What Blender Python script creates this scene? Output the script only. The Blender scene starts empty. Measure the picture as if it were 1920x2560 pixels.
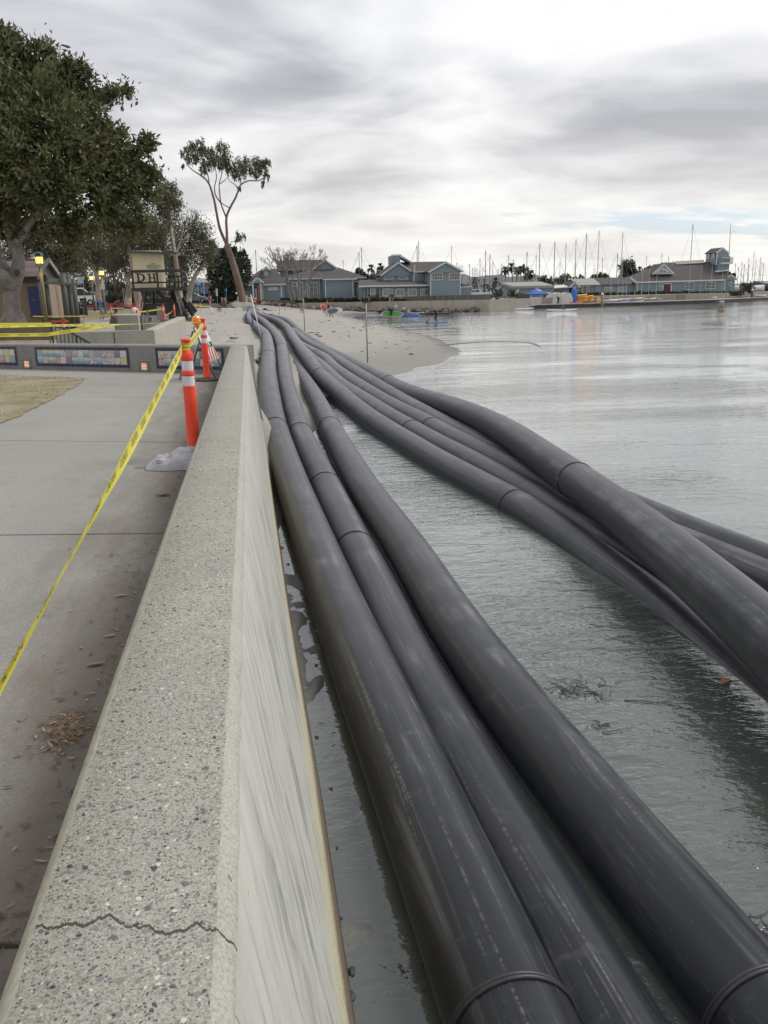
import bpy, bmesh, math, random
import numpy as np
from mathutils import Vector, Matrix
random.seed(7); rng = np.random.default_rng(7)
S = bpy.context.scene
COL = S.collection
rad = math.radians

# ------------------------------------------------------------------ camera
EYE = 3.30                      # metres above the water (water is z = 0)
F_PX, CX, CY = 2100.0, 960.0, 1280.0
def cam_axes(vx=620.0, vy=741.0, roll=1.3):
    r = rad(roll); c, s = math.cos(r), math.sin(r)
    dx, dy = vx - CX, vy - CY
    ux, uy = c*dx - s*dy, s*dx + c*dy
    p = math.atan2(-uy, F_PX)
    f = np.array([0, math.cos(p), -math.sin(p)]); u = np.array([0, math.sin(p), math.cos(p)]); x = np.array([1., 0, 0])
    d = ux*x - uy*u + F_PX*f
    yaw = math.atan2(d[0], d[1]); cy, sy = math.cos(yaw), math.sin(yaw)
    Rz = np.array([[cy, -sy, 0], [sy, cy, 0], [0, 0, 1]])
    f, u, x = Rz@f, Rz@u, Rz@x
    return c*x - s*u, s*x + c*u, f
AX, AU, AF = cam_axes()
cd = bpy.data.cameras.new('camera'); cam = bpy.data.objects.new('camera', cd); COL.objects.link(cam)
cd.sensor_fit = 'VERTICAL'; cd.sensor_height = 32.0; cd.sensor_width = 24.0
cd.lens = F_PX/2560.0*32.0; cd.clip_start = 0.05; cd.clip_end = 20000
M = Matrix(((AX[0], AU[0], -AF[0], 0), (AX[1], AU[1], -AF[1], 0), (AX[2], AU[2], -AF[2], EYE), (0, 0, 0, 1)))
cam.matrix_world = M
S.camera = cam
def ray(px, py):
    d = (px-CX)*AX - (py-CY)*AU + F_PX*AF
    return d/np.linalg.norm(d)
def W(px, py, z=0.0):            # the place on level z that is seen there
    d = ray(px, py); t = (z-EYE)/d[2]
    return Vector((d[0]*t, d[1]*t, z))
def V(px, py, Y):                # the place at distance Y along the shore
    d = ray(px, py); t = Y/d[1]
    return Vector((d[0]*t, Y, EYE+d[2]*t))

# ------------------------------------------------------------------ world, sun, exposure
wd = bpy.data.worlds.new('World'); S.world = wd; wd.use_nodes = True
nt = wd.node_tree; nt.nodes.clear()
SUN_EL, SUN_AZ = rad(52), rad(78)          # azimuth measured from +Y towards +X
def N(t, kind, **kw):
    n = t.nodes.new(kind)
    for k, v in kw.items():
        if k == 'inp':
            for a, b in v.items(): n.inputs[a].default_value = b
        else: setattr(n, k, v)
    return n
def L(t, a, b): t.links.new(a, b)
def mth(t, op, a, b=None, c=None, clamp=False):
    n = N(t, 'ShaderNodeMath', operation=op, use_clamp=clamp)
    for i, v in enumerate((a, b, c)):
        if v is None: continue
        if isinstance(v, (int, float)): n.inputs[i].default_value = v
        else: L(t, v, n.inputs[i])
    return n.outputs[0]
def ramp(t, fac, stops, interp='LINEAR'):
    n = N(t, 'ShaderNodeValToRGB'); cr = n.color_ramp; cr.interpolation = interp
    while len(cr.elements) < len(stops): cr.elements.new(0.5)
    for e, (p, c) in zip(cr.elements, stops):
        e.position = p; e.color = tuple(c) + (1,) if len(c) == 3 else c
    L(t, fac, n.inputs[0]); return n.outputs[0]
def mix(t, fac, a, b, blend='MIX'):
    n = N(t, 'ShaderNodeMix', data_type='RGBA', blend_type=blend)
    for i, v in ((0, fac), (6, a), (7, b)):
        if isinstance(v, (int, float)): n.inputs[i].default_value = v
        elif isinstance(v, tuple): n.inputs[i].default_value = v + (1,) if len(v) == 3 else v
        else: L(t, v, n.inputs[i])
    return n.outputs[2]
def noise(t, vec, scale, detail=4, rough=.55, dist=0., out=0):
    n = N(t, 'ShaderNodeTexNoise', inp={'Scale': scale, 'Detail': detail, 'Roughness': rough, 'Distortion': dist})
    if vec is not None: L(t, vec, n.inputs['Vector'])
    return n.outputs[out]
def mapv(t, vec, scale=(1, 1, 1), loc=(0, 0, 0), rot=(0, 0, 0)):
    n = N(t, 'ShaderNodeMapping', inp={'Scale': scale, 'Location': loc, 'Rotation': rot}); L(t, vec, n.inputs[0]); return n.outputs[0]
def build_sky():
    t = nt
    out = N(t, 'ShaderNodeOutputWorld'); bg = N(t, 'ShaderNodeBackground')
    sky = N(t, 'ShaderNodeTexSky', sky_type='NISHITA', sun_disc=False, sun_elevation=SUN_EL, sun_rotation=SUN_AZ, air_density=1.0, dust_density=1.5)
    tc = N(t, 'ShaderNodeTexCoord'); v = tc.outputs['Generated']
    sep = N(t, 'ShaderNodeSeparateXYZ'); L(t, v, sep.inputs[0])
    z = mth(t, 'MAXIMUM', sep.outputs[2], 0.0)
    den = mth(t, 'ADD', z, 0.13)
    cx = mth(t, 'DIVIDE', sep.outputs[0], den); cy = mth(t, 'DIVIDE', sep.outputs[1], den)
    comb = N(t, 'ShaderNodeCombineXYZ'); L(t, cx, comb.inputs[0]); L(t, cy, comb.inputs[1])
    p = comb.outputs[0]
    pw = mapv(t, p, scale=(.95, .95, 1), rot=(0, 0, rad(-14)), loc=SKYLOC)
    n1 = noise(t, pw, .85, 4, .5, .55)           # the broad rolls of the deck
    n2 = noise(t, mapv(t, p, scale=(1., 1.15, 1), loc=(3.1, 7.7, 0)), 2.7, 5, .52, .5)  # smaller puffs
    a = mth(t, 'ADD', mth(t, 'MULTIPLY', n1, .80), mth(t, 'MULTIPLY', n2, .20))
    col = ramp(t, a, [(.33, (.34, .355, .41)), (.42, (.47, .485, .54)), (.50, (.69, .70, .735)), (.60, (.89, .895, .91)), (.74, (1.0, .995, .98))])
    # low on the horizon the deck is seen edge on and thins to a pale warm band
    lowm = ramp(t, z, [(0., (1, 1, 1)), (.05, (.85, .85, .85)), (.12, (.42, .42, .42)), (.25, (0, 0, 0))])
    col = mix(t, mth(t, 'MULTIPLY', lowm, .66), col, (.99, .955, .87))
    # a long break in the deck over the harbour
    gx = mth(t, 'DIVIDE', mth(t, 'SUBTRACT', cx, 2.6), 1.0); gy = mth(t, 'DIVIDE', mth(t, 'SUBTRACT', cy, 4.5), .42)
    g = mth(t, 'SQRT', mth(t, 'ADD', mth(t, 'MULTIPLY', gx, gx), mth(t, 'MULTIPLY', gy, gy)))
    n3 = noise(t, mapv(t, p, scale=(1.1, 2.2, 1)), 1.9, 6, .6, .3)
    gm = mth(t, 'ADD', g, mth(t, 'MULTIPLY', mth(t, 'SUBTRACT', n3, .5), 3.4))
    gap = ramp(t, gm, [(.35, (1, 1, 1)), (.95, (0, 0, 0))])
    sc = N(t, 'ShaderNodeMix', data_type='RGBA', blend_type='MULTIPLY'); sc.inputs[0].default_value = 1.0
    L(t, sky.outputs[0], sc.inputs[6]); sc.inputs[7].default_value = (.112, .122, .145, 1)
    blue = mix(t, .36, sc.outputs[2], (.80, .84, .86))
    col = mix(t, mth(t, 'MULTIPLY', gap, .95), col, blue)
    L(t, col, bg.inputs[0]); bg.inputs[1].default_value = SKY_STRENGTH
    L(t, bg.outputs[0], out.inputs[0])
SKYLOC = (0.35, 1.9, 0); SKY_STRENGTH = .95
build_sky()
sd = bpy.data.lights.new('sun', 'SUN'); sd.energy = 2.0; sd.angle = rad(24); sd.color = (1, .96, .90)
sun = bpy.data.objects.new('sun', sd); COL.objects.link(sun)
sdir = Vector((math.sin(SUN_AZ)*math.cos(SUN_EL), math.cos(SUN_AZ)*math.cos(SUN_EL), math.sin(SUN_EL)))
sun.rotation_euler = sdir.to_track_quat('Z', 'Y').to_euler(); sun.location = (0, 0, 60)
S.view_settings.view_transform = 'Standard'; S.view_settings.look = 'None'
S.view_settings.exposure = 0.2; S.view_settings.gamma = 1.0; S.view_settings.use_curve_mapping = False
S.render.engine = 'CYCLES'
S.cycles.use_denoising = True
S.cycles.max_bounces = 8; S.cycles.transparent_max_bounces = 24
S.cycles.sample_clamp_indirect = 6

# ------------------------------------------------------------------ mesh helpers
class MB:
    def __init__(s): s.v = []; s.f = []; s.m = []
    def add(s, vs, fs, mi=0):
        o = len(s.v); s.v += [tuple(map(float, v)) for v in vs]
        s.f += [tuple(i+o for i in f) for f in fs]; s.m += [mi]*len(fs); return s
    def box(s, c, size, rz=0., mi=0, rx=0., ry=0.):
        hx, hy, hz = size[0]/2, size[1]/2, size[2]/2
        R = Matrix.Rotation(rz, 3, 'Z') @ Matrix.Rotation(ry, 3, 'Y') @ Matrix.Rotation(rx, 3, 'X'); c = Vector(c)
        vs = [c + R @ Vector((x*hx, y*hy, z*hz)) for z in (-1, 1) for x, y in ((-1, -1), (1, -1), (1, 1), (-1, 1))]
        return s.add(vs, [(3, 2, 1, 0), (4, 5, 6, 7), (0, 1, 5, 4), (1, 2, 6, 5), (2, 3, 7, 6), (3, 0, 4, 7)], mi)
    def beam(s, a, b, w, h, mi=0, up=(0, 0, 1)):
        a, b = Vector(a), Vector(b); d = (b-a).normalized(); u = Vector(up)
        if abs(d.dot(u)) > .98: u = Vector((1, 0, 0))
        x = d.cross(u).normalized(); u = x.cross(d).normalized()
        vs = [p + x*(sx*w/2) + u*(sz*h/2) for p in (a, b) for sx, sz in ((-1, -1), (1, -1), (1, 1), (-1, 1))]
        return s.add(vs, [(0, 1, 2, 3), (7, 6, 5, 4), (0, 4, 5, 1), (1, 5, 6, 2), (2, 6, 7, 3), (3, 7, 4, 0)], mi)
    def tube(s, pts, r, n=8, mi=0, caps=True):
        pts = [Vector(p) for p in pts]; k = len(pts)
        rs = [r]*k if isinstance(r, (int, float)) else list(r)
        vs = []; u = None
        for i, p in enumerate(pts):
            d = (pts[min(i+1, k-1)] - pts[max(i-1, 0)]).normalized()
            if u is None:
                u = Vector((0, 0, 1)) if abs(d.z) < .9 else Vector((1, 0, 0))
            x = d.cross(u)
            if x.length < 1e-6: x = d.orthogonal()
            x.normalize(); u = x.cross(d).normalized()
            for j in range(n):
                a = 2*math.pi*j/n
                vs.append(p + (x*math.cos(a) + u*math.sin(a))*rs[i])
        fs = [(i*n+j, i*n+(j+1) % n, (i+1)*n+(j+1) % n, (i+1)*n+j) for i in range(k-1) for j in range(n)]
        if caps: fs += [tuple(range(n-1, -1, -1)), tuple((k-1)*n+j for j in range(n))]
        return s.add(vs, fs, mi)
    def lathe(s, prof, n=16, c=(0, 0, 0), mi=0, sx=1., sy=1.):
        vs = [(c[0]+r*math.cos(2*math.pi*j/n)*sx, c[1]+r*math.sin(2*math.pi*j/n)*sy, c[2]+z) for r, z in prof for j in range(n)]
        fs = [(i*n+j, i*n+(j+1) % n, (i+1)*n+(j+1) % n, (i+1)*n+j) for i in range(len(prof)-1) for j in range(n)]
        fs += [tuple(range(n-1, -1, -1)), tuple((len(prof)-1)*n+j for j in range(n))]
        return s.add(vs, fs, mi)
    def prism(s, poly, z0, z1, mi=0):
        n = len(poly)
        if sum(poly[i][0]*poly[(i+1) % n][1]-poly[(i+1) % n][0]*poly[i][1] for i in range(n)) < 0: poly = poly[::-1]
        vs = [(p[0], p[1], z0) for p in poly] + [(p[0], p[1], z1) for p in poly]
        fs = [tuple(range(n-1, -1, -1)), tuple(range(n, 2*n))] + [(i, (i+1) % n, n+(i+1) % n, n+i) for i in range(n)]
        return s.add(vs, fs, mi)
    def slab(s, pts, th, mi=0):
        """thicken a flat polygon given in space by th along its normal"""
        pts = [Vector(p) for p in pts]; n = len(pts)
        nn = Vector((0, 0, 0))
        for i in range(n):
            a, b = pts[i], pts[(i+1) % n]
            nn += Vector(((a.y-b.y)*(a.z+b.z), (a.z-b.z)*(a.x+b.x), (a.x-b.x)*(a.y+b.y)))
        nn.normalize()
        vs = [p - nn*th for p in pts] + pts
        fs = [tuple(range(n-1, -1, -1)), tuple(range(n, 2*n))] + [(i, (i+1) % n, n+(i+1) % n, n+i) for i in range(n)]
        return s.add(vs, fs, mi)
    def ball(s, c, r, mi=0, nu=10, nv=7, jit=0., sc=(1, 1, 1), seed=0):
        g = random.Random(seed); vs = []; c = Vector(c)
        for i in range(1, nv):
            th = math.pi*i/nv
            for j in range(nu):
                ph = 2*math.pi*j/nu; k = r*(1+g.uniform(-jit, jit))
                vs.append(c+Vector((k*sc[0]*math.sin(th)*math.cos(ph), k*sc[1]*math.sin(th)*math.sin(ph), k*sc[2]*math.cos(th))))
        vs += [c+Vector((0, 0, r*sc[2])), c-Vector((0, 0, r*sc[2]))]; m = len(vs)
        fs = [(i*nu+j, (i+1)*nu+j, (i+1)*nu+(j+1) % nu, i*nu+(j+1) % nu) for i in range(nv-2) for j in range(nu)]
        fs += [(m-2, j, (j+1) % nu) for j in range(nu)] + [(m-1, (nv-2)*nu+(j+1) % nu, (nv-2)*nu+j) for j in range(nu)]
        return s.add(vs, fs, mi)
    def text(s, body, size, fn, mi=0, align='CENTER', th=0.0):
        """flat lettering; fn maps (x, y) on the print to a point in space"""
        vs, fs = text_shape(body, size, align)
        return s.add([fn(x, y) for x, y in vs], fs, mi)
    def build(s, name, mats, parent=None, smooth=False, local=False):
        me = bpy.data.meshes.new(name)
        v = s.v
        if parent is not None and not local:
            o = parent_loc(parent); v = [(a-o.x, b-o.y, c-o.z) for a, b, c in v]
        me.from_pydata(v, [], s.f)
        if not isinstance(mats, (list, tuple)): mats = [mats]
        for m in mats: me.materials.append(m)
        if len(mats) > 1: me.polygons.foreach_set('material_index', s.m)
        if smooth: me.polygons.foreach_set('use_smooth', [True]*len(me.polygons))
        me.update()
        return link(name, me, parent)
def parent_loc(o):
    l = Vector((0, 0, 0))
    while o is not None: l += o.location; o = o.parent
    return l
def link(name, me, parent=None, loc=None):
    o = bpy.data.objects.new(name, me); COL.objects.link(o)
    if parent is not None: o.parent = parent
    if loc is not None: o.location = loc
    return o
def tag(o, label=None, cat=None, group=None, kind=None):
    if label: o['label'] = label
    if cat: o['category'] = cat
    if group: o['group'] = group
    if kind: o['kind'] = kind
    return o
def thing(name, label, cat, loc=(0, 0, 0), rz=0., group=None):
    o = bpy.data.objects.new(name, None); COL.objects.link(o); o.location = loc; o.rotation_euler[2] = rz
    o.empty_display_size = .2
    return tag(o, label, cat, group)
def dup(o, loc=None, rz=None, label=None, group=None, parent=None, scale=None):
    c = o.copy(); COL.objects.link(c); c.parent = parent
    if loc is not None: c.location = loc
    if rz is not None: c.rotation_euler[2] = rz
    if scale is not None: c.scale = (scale,)*3 if isinstance(scale, (int, float)) else scale
    tag(c, label, None, group)
    for ch in list(o.children): dup(ch, parent=c)
    return c
_tc = {}
def text_shape(body, size, align='CENTER'):
    k = (body, size, align)
    if k not in _tc:
        cu = bpy.data.curves.new('t', 'FONT'); cu.body = body; cu.size = size; cu.align_x = align; cu.align_y = 'CENTER'; cu.resolution_u = 2
        o = bpy.data.objects.new('t', cu); COL.objects.link(o)
        dg = bpy.context.evaluated_depsgraph_get(); dg.update()
        me = bpy.data.meshes.new_from_object(o.evaluated_get(dg))
        _tc[k] = ([(v.co.x, v.co.y) for v in me.vertices], [tuple(p.vertices) for p in me.polygons])
        bpy.data.objects.remove(o); bpy.data.curves.remove(cu); bpy.data.meshes.remove(me)
    return _tc[k]
def fast_mesh(name, verts, quads, mats, mi=None, smooth=False):
    """verts (n,3) array, quads (m,4) array"""
    me = bpy.data.meshes.new(name); n = len(verts); m, k = quads.shape
    me.vertices.add(n); me.vertices.foreach_set('co', np.asarray(verts, dtype=np.float32).ravel())
    me.loops.add(m*k); me.loops.foreach_set('vertex_index', quads.astype(np.int32).ravel())
    me.polygons.add(m); me.polygons.foreach_set('loop_start', np.arange(m, dtype=np.int32)*k)
    try: me.polygons.foreach_set('loop_total', np.full(m, k, dtype=np.int32))
    except Exception: pass
    if not isinstance(mats, (list, tuple)): mats = [mats]
    for x in mats: me.materials.append(x)
    if mi is not None: me.polygons.foreach_set('material_index', np.asarray(mi, dtype=np.int32))
    if smooth: me.polygons.foreach_set('use_smooth', np.ones(m, dtype=bool))
    me.update(calc_edges=True); me.validate()
    return me

# ------------------------------------------------------------------ materials
MT = {}
def newmat(name):
    m = bpy.data.materials.new(name); m.use_nodes = True; t = m.node_tree
    for n in list(t.nodes): t.nodes.remove(n)
    out = N(t, 'ShaderNodeOutputMaterial'); b = N(t, 'ShaderNodeBsdfPrincipled'); L(t, b.outputs[0], out.inputs[0])
    MT[name] = m
    return m, t, b, out
def setc(t, b, key, v):
    if isinstance(v, (int, float)): b.inputs[key].default_value = v
    elif isinstance(v, tuple): b.inputs[key].default_value = v + (1,) if len(v) == 3 else v
    else: L(t, v, b.inputs[key])
def bump(t, b, h, strength=.3, dist=.01, normal=None):
    n = N(t, 'ShaderNodeBump', inp={'Strength': strength, 'Distance': dist}); L(t, h, n.inputs['Height'])
    if normal is not None: L(t, normal, n.inputs['Normal'])
    if b is not None: L(t, n.outputs[0], b.inputs['Normal'])
    return n.outputs[0]
def objco(t): return N(t, 'ShaderNodeTexCoord').outputs['Object']
def worldpos(t): return N(t, 'ShaderNodeNewGeometry').outputs['Position']
def pm(name, c1, c2=None, scale=3., rough=.8, bs=.0, bd=.01, det=5, metal=0., spec=.5, stretch=(1, 1, 1), rnd=0., emit=None, fine=None):
    """paint / stone / wood: two tones broken up by noise, plus per-object variation"""
    m, t, b, out = newmat(name); c2 = c2 or tuple(x*.72 for x in c1)
    co = mapv(t, objco(t), scale=stretch)
    n = noise(t, co, scale, det, .6)
    c = mix(t, ramp(t, n, [(.32, (0, 0, 0)), (.68, (1, 1, 1))]), c2, c1)
    if fine:
        n2 = noise(t, co, fine, 3, .6); c = mix(t, .5, c, ramp(t, n2, [(.3, (.25, .25, .25)), (.7, (.75, .75, .75))]), 'OVERLAY')
    if rnd:
        oi = N(t, 'ShaderNodeObjectInfo'); h = N(t, 'ShaderNodeHueSaturation'); L(t, c, h.inputs['Color'])
        L(t, mth(t, 'ADD', mth(t, 'MULTIPLY', oi.outputs['Random'], rnd*2), 1-rnd), h.inputs['Value']); c = h.outputs[0]
    setc(t, b, 'Base Color', c); setc(t, b, 'Roughness', rough); setc(t, b, 'Metallic', metal); setc(t, b, 'Specular IOR Level', spec)
    if bs: bump(t, b, n, bs, bd)
    if emit: setc(t, b, 'Emission Color', emit[0]); setc(t, b, 'Emission Strength', emit[1])
    return m

# ------------------------------------------------------------------ pipe routes (metres)
PIPES = {
'A': [(0.3, 95, 1.75), (-.1, 76, 1.6), (0.1, 63.68, 1.46), (0.6, 53.03, 1.31), (0.81, 46.69, 1.23), (0.69, 35.4, 1.07), (0.48, 27.46, 0.94), (0.4, 22.17, 0.76), (0.39, 18.55, 0.57), (0.46, 16.09, 0.38), (0.55, 13.61, 0.24), (0.67, 10.24, 0.16), (0.74, 8.0, 0.16), (0.8, 6.48, 0.17), (0.87, 4.9, 0.17), (0.93, 3.41, 0.17), (0.98, 2.0, 0.17), (1.08, -1.5, .17)],
'B': [(0.45, 96, 1.8), (0.48, 76.07, 1.63), (1.04, 64.02, 1.42), (1.25, 56.02, 1.29), (1.41, 47.13, 1.16), (1.38, 39.96, 1.05), (1.26, 35.72, 0.91), (1.04, 28.39, 0.66), (0.99, 25.82, 0.55), (0.97, 20.02, 0.3), (1.01, 16.9, 0.19), (1.1, 14.6, 0.1), (1.17, 11.8, 0.03), (1.25, 8.8, -0.04), (1.26, 7.14, -0.06), (1.33, 5.62, -0.06), (1.37, 4.41, -0.06), (1.44, 2.93, -0.06), (1.63, -1.5, -.06)],
'C': [(1.75, 62, .65), (1.9, 48, .5), (1.9, 37.91, 0.38), (1.88, 31.47, 0.25), (1.87, 25.88, 0.18), (1.78, 19.28, 0.12), (1.74, 13.7, 0.1), (1.82, 10.03, 0.09), (1.83, 7.2, 0.08), (1.91, 5.34, 0.08), (2.0, 4.03, 0.07), (2.08, 3.0, 0.07), (2.45, -1.5, .07)],
'D': [(0.6, 98, 1.8), (0.77, 88.69, 1.66), (1.15, 78.6, 1.53), (2.11, 67.54, 1.38), (2.38, 57.37, 1.23), (2.25, 45.45, 1.04), (2.28, 35.89, 0.73), (2.45, 30.62, 0.43), (2.75, 26.72, 0.2), (2.93, 22.26, 0.12), (3.15, 19.36, 0.08), (3.35, 17.22, 0.06), (3.51, 15.5, 0.05), (3.75, 13.69, 0.03), (3.94, 12.32, 0.01), (4.07, 11.28, -0.02), (4.16, 9.99, -0.07), (4.21, 9.0, -0.11), (4.26, 8.17, -0.15), (4.23, 7.0, -0.19), (4.16, 5.6, -.22), (3.97, 3, -.25)],
'E': [(2.6, 60, .7), (2.75, 42.44, 0.4), (2.94, 35.45, 0.29), (3.0, 29.21, 0.22), (3.3, 24.75, 0.14), (3.52, 21.5, 0.09), (3.7, 19.71, 0.06), (3.88, 17.88, 0.03), (4.1, 16.35, -0.01), (4.28, 14.9, -0.04), (4.42, 13.87, -0.06), (4.52, 12.3, -0.06), (4.6, 10.91, -0.07), (4.8, 8.5, -.07), (5.1, 5, -.07)],
'F': [(2.71, 62, .8), (2.71, 55.18, 0.7), (2.68, 49.23, 0.58), (3.0, 43.97, 0.48), (3.33, 39.42, 0.39), (3.34, 34.4, 0.31), (3.64, 27.16, 0.19), (3.89, 23.53, 0.12), (4.15, 21.09, 0.08), (4.42, 18.02, 0.03), (4.71, 15.63, -0.01), (5.08, 12.9, -.06), (5.41, 10.49, -0.06), (5.68, 8.51, -0.05), (6.1, 5, -.05)],
'H': [(3.04, 61.69, 0.8), (3.3, 48.34, 0.57), (3.7, 43.16, 0.46), (3.91, 36.04, 0.33), (4.18, 28.2, 0.2), (4.45, 24.5, 0.08), (4.75, 20.0, 0.0), (4.92, 18.0, -0.03), (5.1, 15.6, -0.08), (5.33, 13.6, -0.06), (5.49, 12.25, 0.0), (5.77, 9.97, 0.0), (6.05, 8.4, 0.0), (6.7, 5, 0)],
'G': [(2.2, 89, 1.2), (2.65, 85.58, 1.18), (3.26, 79.71, 1.1), (3.44, 68.71, 0.93), (3.43, 57.77, 0.76), (3.79, 44.17, 0.52), (4.08, 39.07, 0.44), (4.34, 34.1, 0.37), (4.6, 28.38, 0.3), (4.71, 26.41, 0.28), (4.94, 24.08, 0.29), (5.11, 22.02, 0.34), (5.15, 20.28, 0.40), (5.14, 17.75, 0.46), (5.0, 15.45, 0.5), (4.81, 13.38, 0.52), (4.62, 11.07, 0.53), (4.38, 8.63, 0.54), (4.12, 6.61, 0.54), (3.92, 5.4, 0.54), (3.5, 3, .54)],
}
# ------------------------------------------------------------------ terrain
CT = [(.22, 11.5, -.02), (.2, 13.2, .06), (.14, 15.3, .48), (0, 17.2, 1.28), (.3, 14.2, .04), (.25, 16, .42), (-1, 20.5, 1.62), (-.3, 28, 1.55), (-.8, 40, 1.6), (-1.2, 60, 1.7), (-3, 66, 1.62), (-1.5, 80, 1.8), (-1, 100, 1.95),
 (5.8, 34.5, 0), (7, 37, 0), (8.9, 39.6, 0), (11.7, 46.9, 0), (12.9, 56.5, 0), (13.9, 75.8, 0), (13.4, 95.7, 0), (14.3, 115, 0), (15, 132, -.02), (25, 143, -.15),
 (5.2, 37, .14), (8, 44, .14), (8, 60, .55), (9, 80, .7), (8, 105, .85), (5, 120, 1.2), (10.5, 48, .08), (2, 110, 1.75), (1, 150, 1.5), (8, 150, .75), (14, 150, .2), (3, 165, 1.5), (12, 162, .6), (22, 152, .05),
 (6.2, 30, -.2), (9, 34, -.28), (12, 38, -.3), (16, 50, -.35), (18, 75, -.4), (22, 100, -.5), (6, 25, -.25), (5.2, 31, -.04), (4, 10, -.42), (2.9, 6, -.36), (8, 10, -.7), (1.5, 3, -.3), (.35, 5, -.035), (.35, 0, -.05), (.45, 9, -.03), (.3, 7, .0), (.35, 2.6, -.03), (15, 15, -1), (40, 50, -1.2), (60, 100, -1.5), (100, 140, -2), (30, 0, -1.5), (2.6, 13, -.25), (2.5, 18, -.12), (2.4, 23, -.04), (2.15, 28, .02), (3.6, 20, -.2), (60, 0, -2), (60, 160, -1.5), (110, 180, -2), (120, 60, -2),
 (-5, 24, 1.5), (-6, 30, 1.6), (-9, 28, 1.75), (-12, 25, 1.95), (-20, 43, 2.1), (-24, 50, 2.2), (-15, 66, 1.72), (-30, 90, 2.05), (-10, 100, 2.1), (-20, 150, 2.3), (-60, 150, 2.4), (-60, 60, 2.4), (-90, 100, 2.5), (-8, 45, 1.65), (-4, 180, 2.0), (30, 180, 1.5), (-40, 30, 2.2)]
for k in 'ABD':
    CT += [(x, y, z-.25) for x, y, z in PIPES[k] if 15 < y < 92]
CT += [(x, y, z-.24) for x, y, z in PIPES['G'] if 24 < y < 88]
CT = np.array(CT); YS = .45
def _k(a, b):
    d = np.sqrt((a[:, None, 0]-b[None, :, 0])**2 + ((a[:, None, 1]-b[None, :, 1])*YS)**2 + .01); return d
_n = len(CT); _A = np.zeros((_n+3, _n+3)); _A[:_n, :_n] = -_k(CT, CT) - np.eye(_n)*.02
_P = np.c_[np.ones(_n), CT[:, 0]*.1, CT[:, 1]*.1]; _A[:_n, _n:] = _P; _A[_n:, :_n] = _P.T
_w = np.linalg.solve(_A, np.r_[CT[:, 2], 0, 0, 0])
_lat = rng.random((128, 128))
def vnoise(x, y):
    x0 = np.floor(x).astype(int); y0 = np.floor(y).astype(int); fx = x-x0; fy = y-y0
    fx = fx*fx*(3-2*fx); fy = fy*fy*(3-2*fy); g = lambda a, b: _lat[a % 128, b % 128]
    return (g(x0, y0)*(1-fx)+g(x0+1, y0)*fx)*(1-fy)+(g(x0, y0+1)*(1-fx)+g(x0+1, y0+1)*fx)*fy
def gz(X, Y, rough=True):
    X = np.atleast_1d(np.asarray(X, float)).ravel(); Y = np.atleast_1d(np.asarray(Y, float)).ravel()
    p = np.c_[X, Y]; z = np.empty(len(p))
    for i in range(0, len(p), 20000):
        q = p[i:i+20000]
        z[i:i+20000] = -_k(q, CT) @ _w[:_n] + np.c_[np.ones(len(q)), q[:, 0]*.1, q[:, 1]*.1] @ _w[_n:]
    if rough:
        a = np.clip((z-.12)*1.2, 0, 1)
        z = z + a*((vnoise(X*2.3, Y*2.3)-.5)*.12 + (vnoise(X*5.1+9, Y*5.1)-.5)*.08) + (vnoise(X*.9, Y*.9+5)-.5)*.03
        m = np.clip(1-np.abs(X-.4)/.45, 0, 1)*np.clip((12.5-Y)/2, 0, 1)       # lumpy mud beside the seawall
        z = z + m*(np.clip(vnoise(X*7+3, Y*3.2)-.58, 0, 1)*.12+(vnoise(X*19, Y*17)-.5)*.035+(vnoise(X*8+2, Y*4)-.5)*.11 + .004)
    return z
def g1(x, y): return float(gz(x, y, False)[0])
def grid_mesh(name, X, Y, Z, mat):
    ny, nx = X.shape
    i = np.arange(ny*nx).reshape(ny, nx)
    q = np.stack([i[:-1, :-1], i[:-1, 1:], i[1:, 1:], i[1:, :-1]], -1).reshape(-1, 4)
    return fast_mesh(name, np.c_[X.ravel(), Y.ravel(), Z.ravel()], q, mat, smooth=True)

# ---- sand
m, t, b, out = newmat('sand'); p = worldpos(t)
sep = N(t, 'ShaderNodeSeparateXYZ'); L(t, p, sep.inputs[0]); z = sep.outputs[2]
nb = noise(t, p, .9, 6, .6); nf = noise(t, p, 38, 3, .7); nm = noise(t, p, 7, 4, .6)
dry = mix(t, nb, (.285, .272, .243), (.385, .370, .335))
dry = mix(t, mth(t, 'MULTIPLY', ramp(t, nf, [(.35, (0, 0, 0)), (.7, (1, 1, 1))]), .35), dry, (.30, .27, .22))
wet = mix(t, nm, (.175, .165, .142), (.25, .236, .205))
mud = mix(t, nm, (.075, .075, .068), (.16, .16, .145))
bed = mix(t, nm, (.15, .172, .132), (.28, .30, .24))
zz = mth(t, 'ADD', z, mth(t, 'MULTIPLY', mth(t, 'SUBTRACT', nb, .5), .22))
wf = ramp(t, zz, [(.10, (1, 1, 1)), (.33, (0, 0, 0))])
c = mix(t, wf, dry, wet)
wl = mth(t, 'MULTIPLY', ramp(t, mth(t, 'ADD', mth(t, 'ABSOLUTE', mth(t, 'SUBTRACT', zz, .0)), 0.), [(.03, (1, 1, 1)), (.075, (0, 0, 0))]), ramp(t, mth(t, 'MULTIPLY', sep.outputs[1], .02), [(.9, (0, 0, 0)), (1., (1, 1, 1))])); c = mix(t, mth(t, 'MULTIPLY', wl, .75), c, (.085, .08, .07))
bf = ramp(t, mth(t, 'ADD', z, .5), [(.44, (1, 1, 1)), (.5, (0, 0, 0))])
c = mix(t, bf, c, bed)
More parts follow.
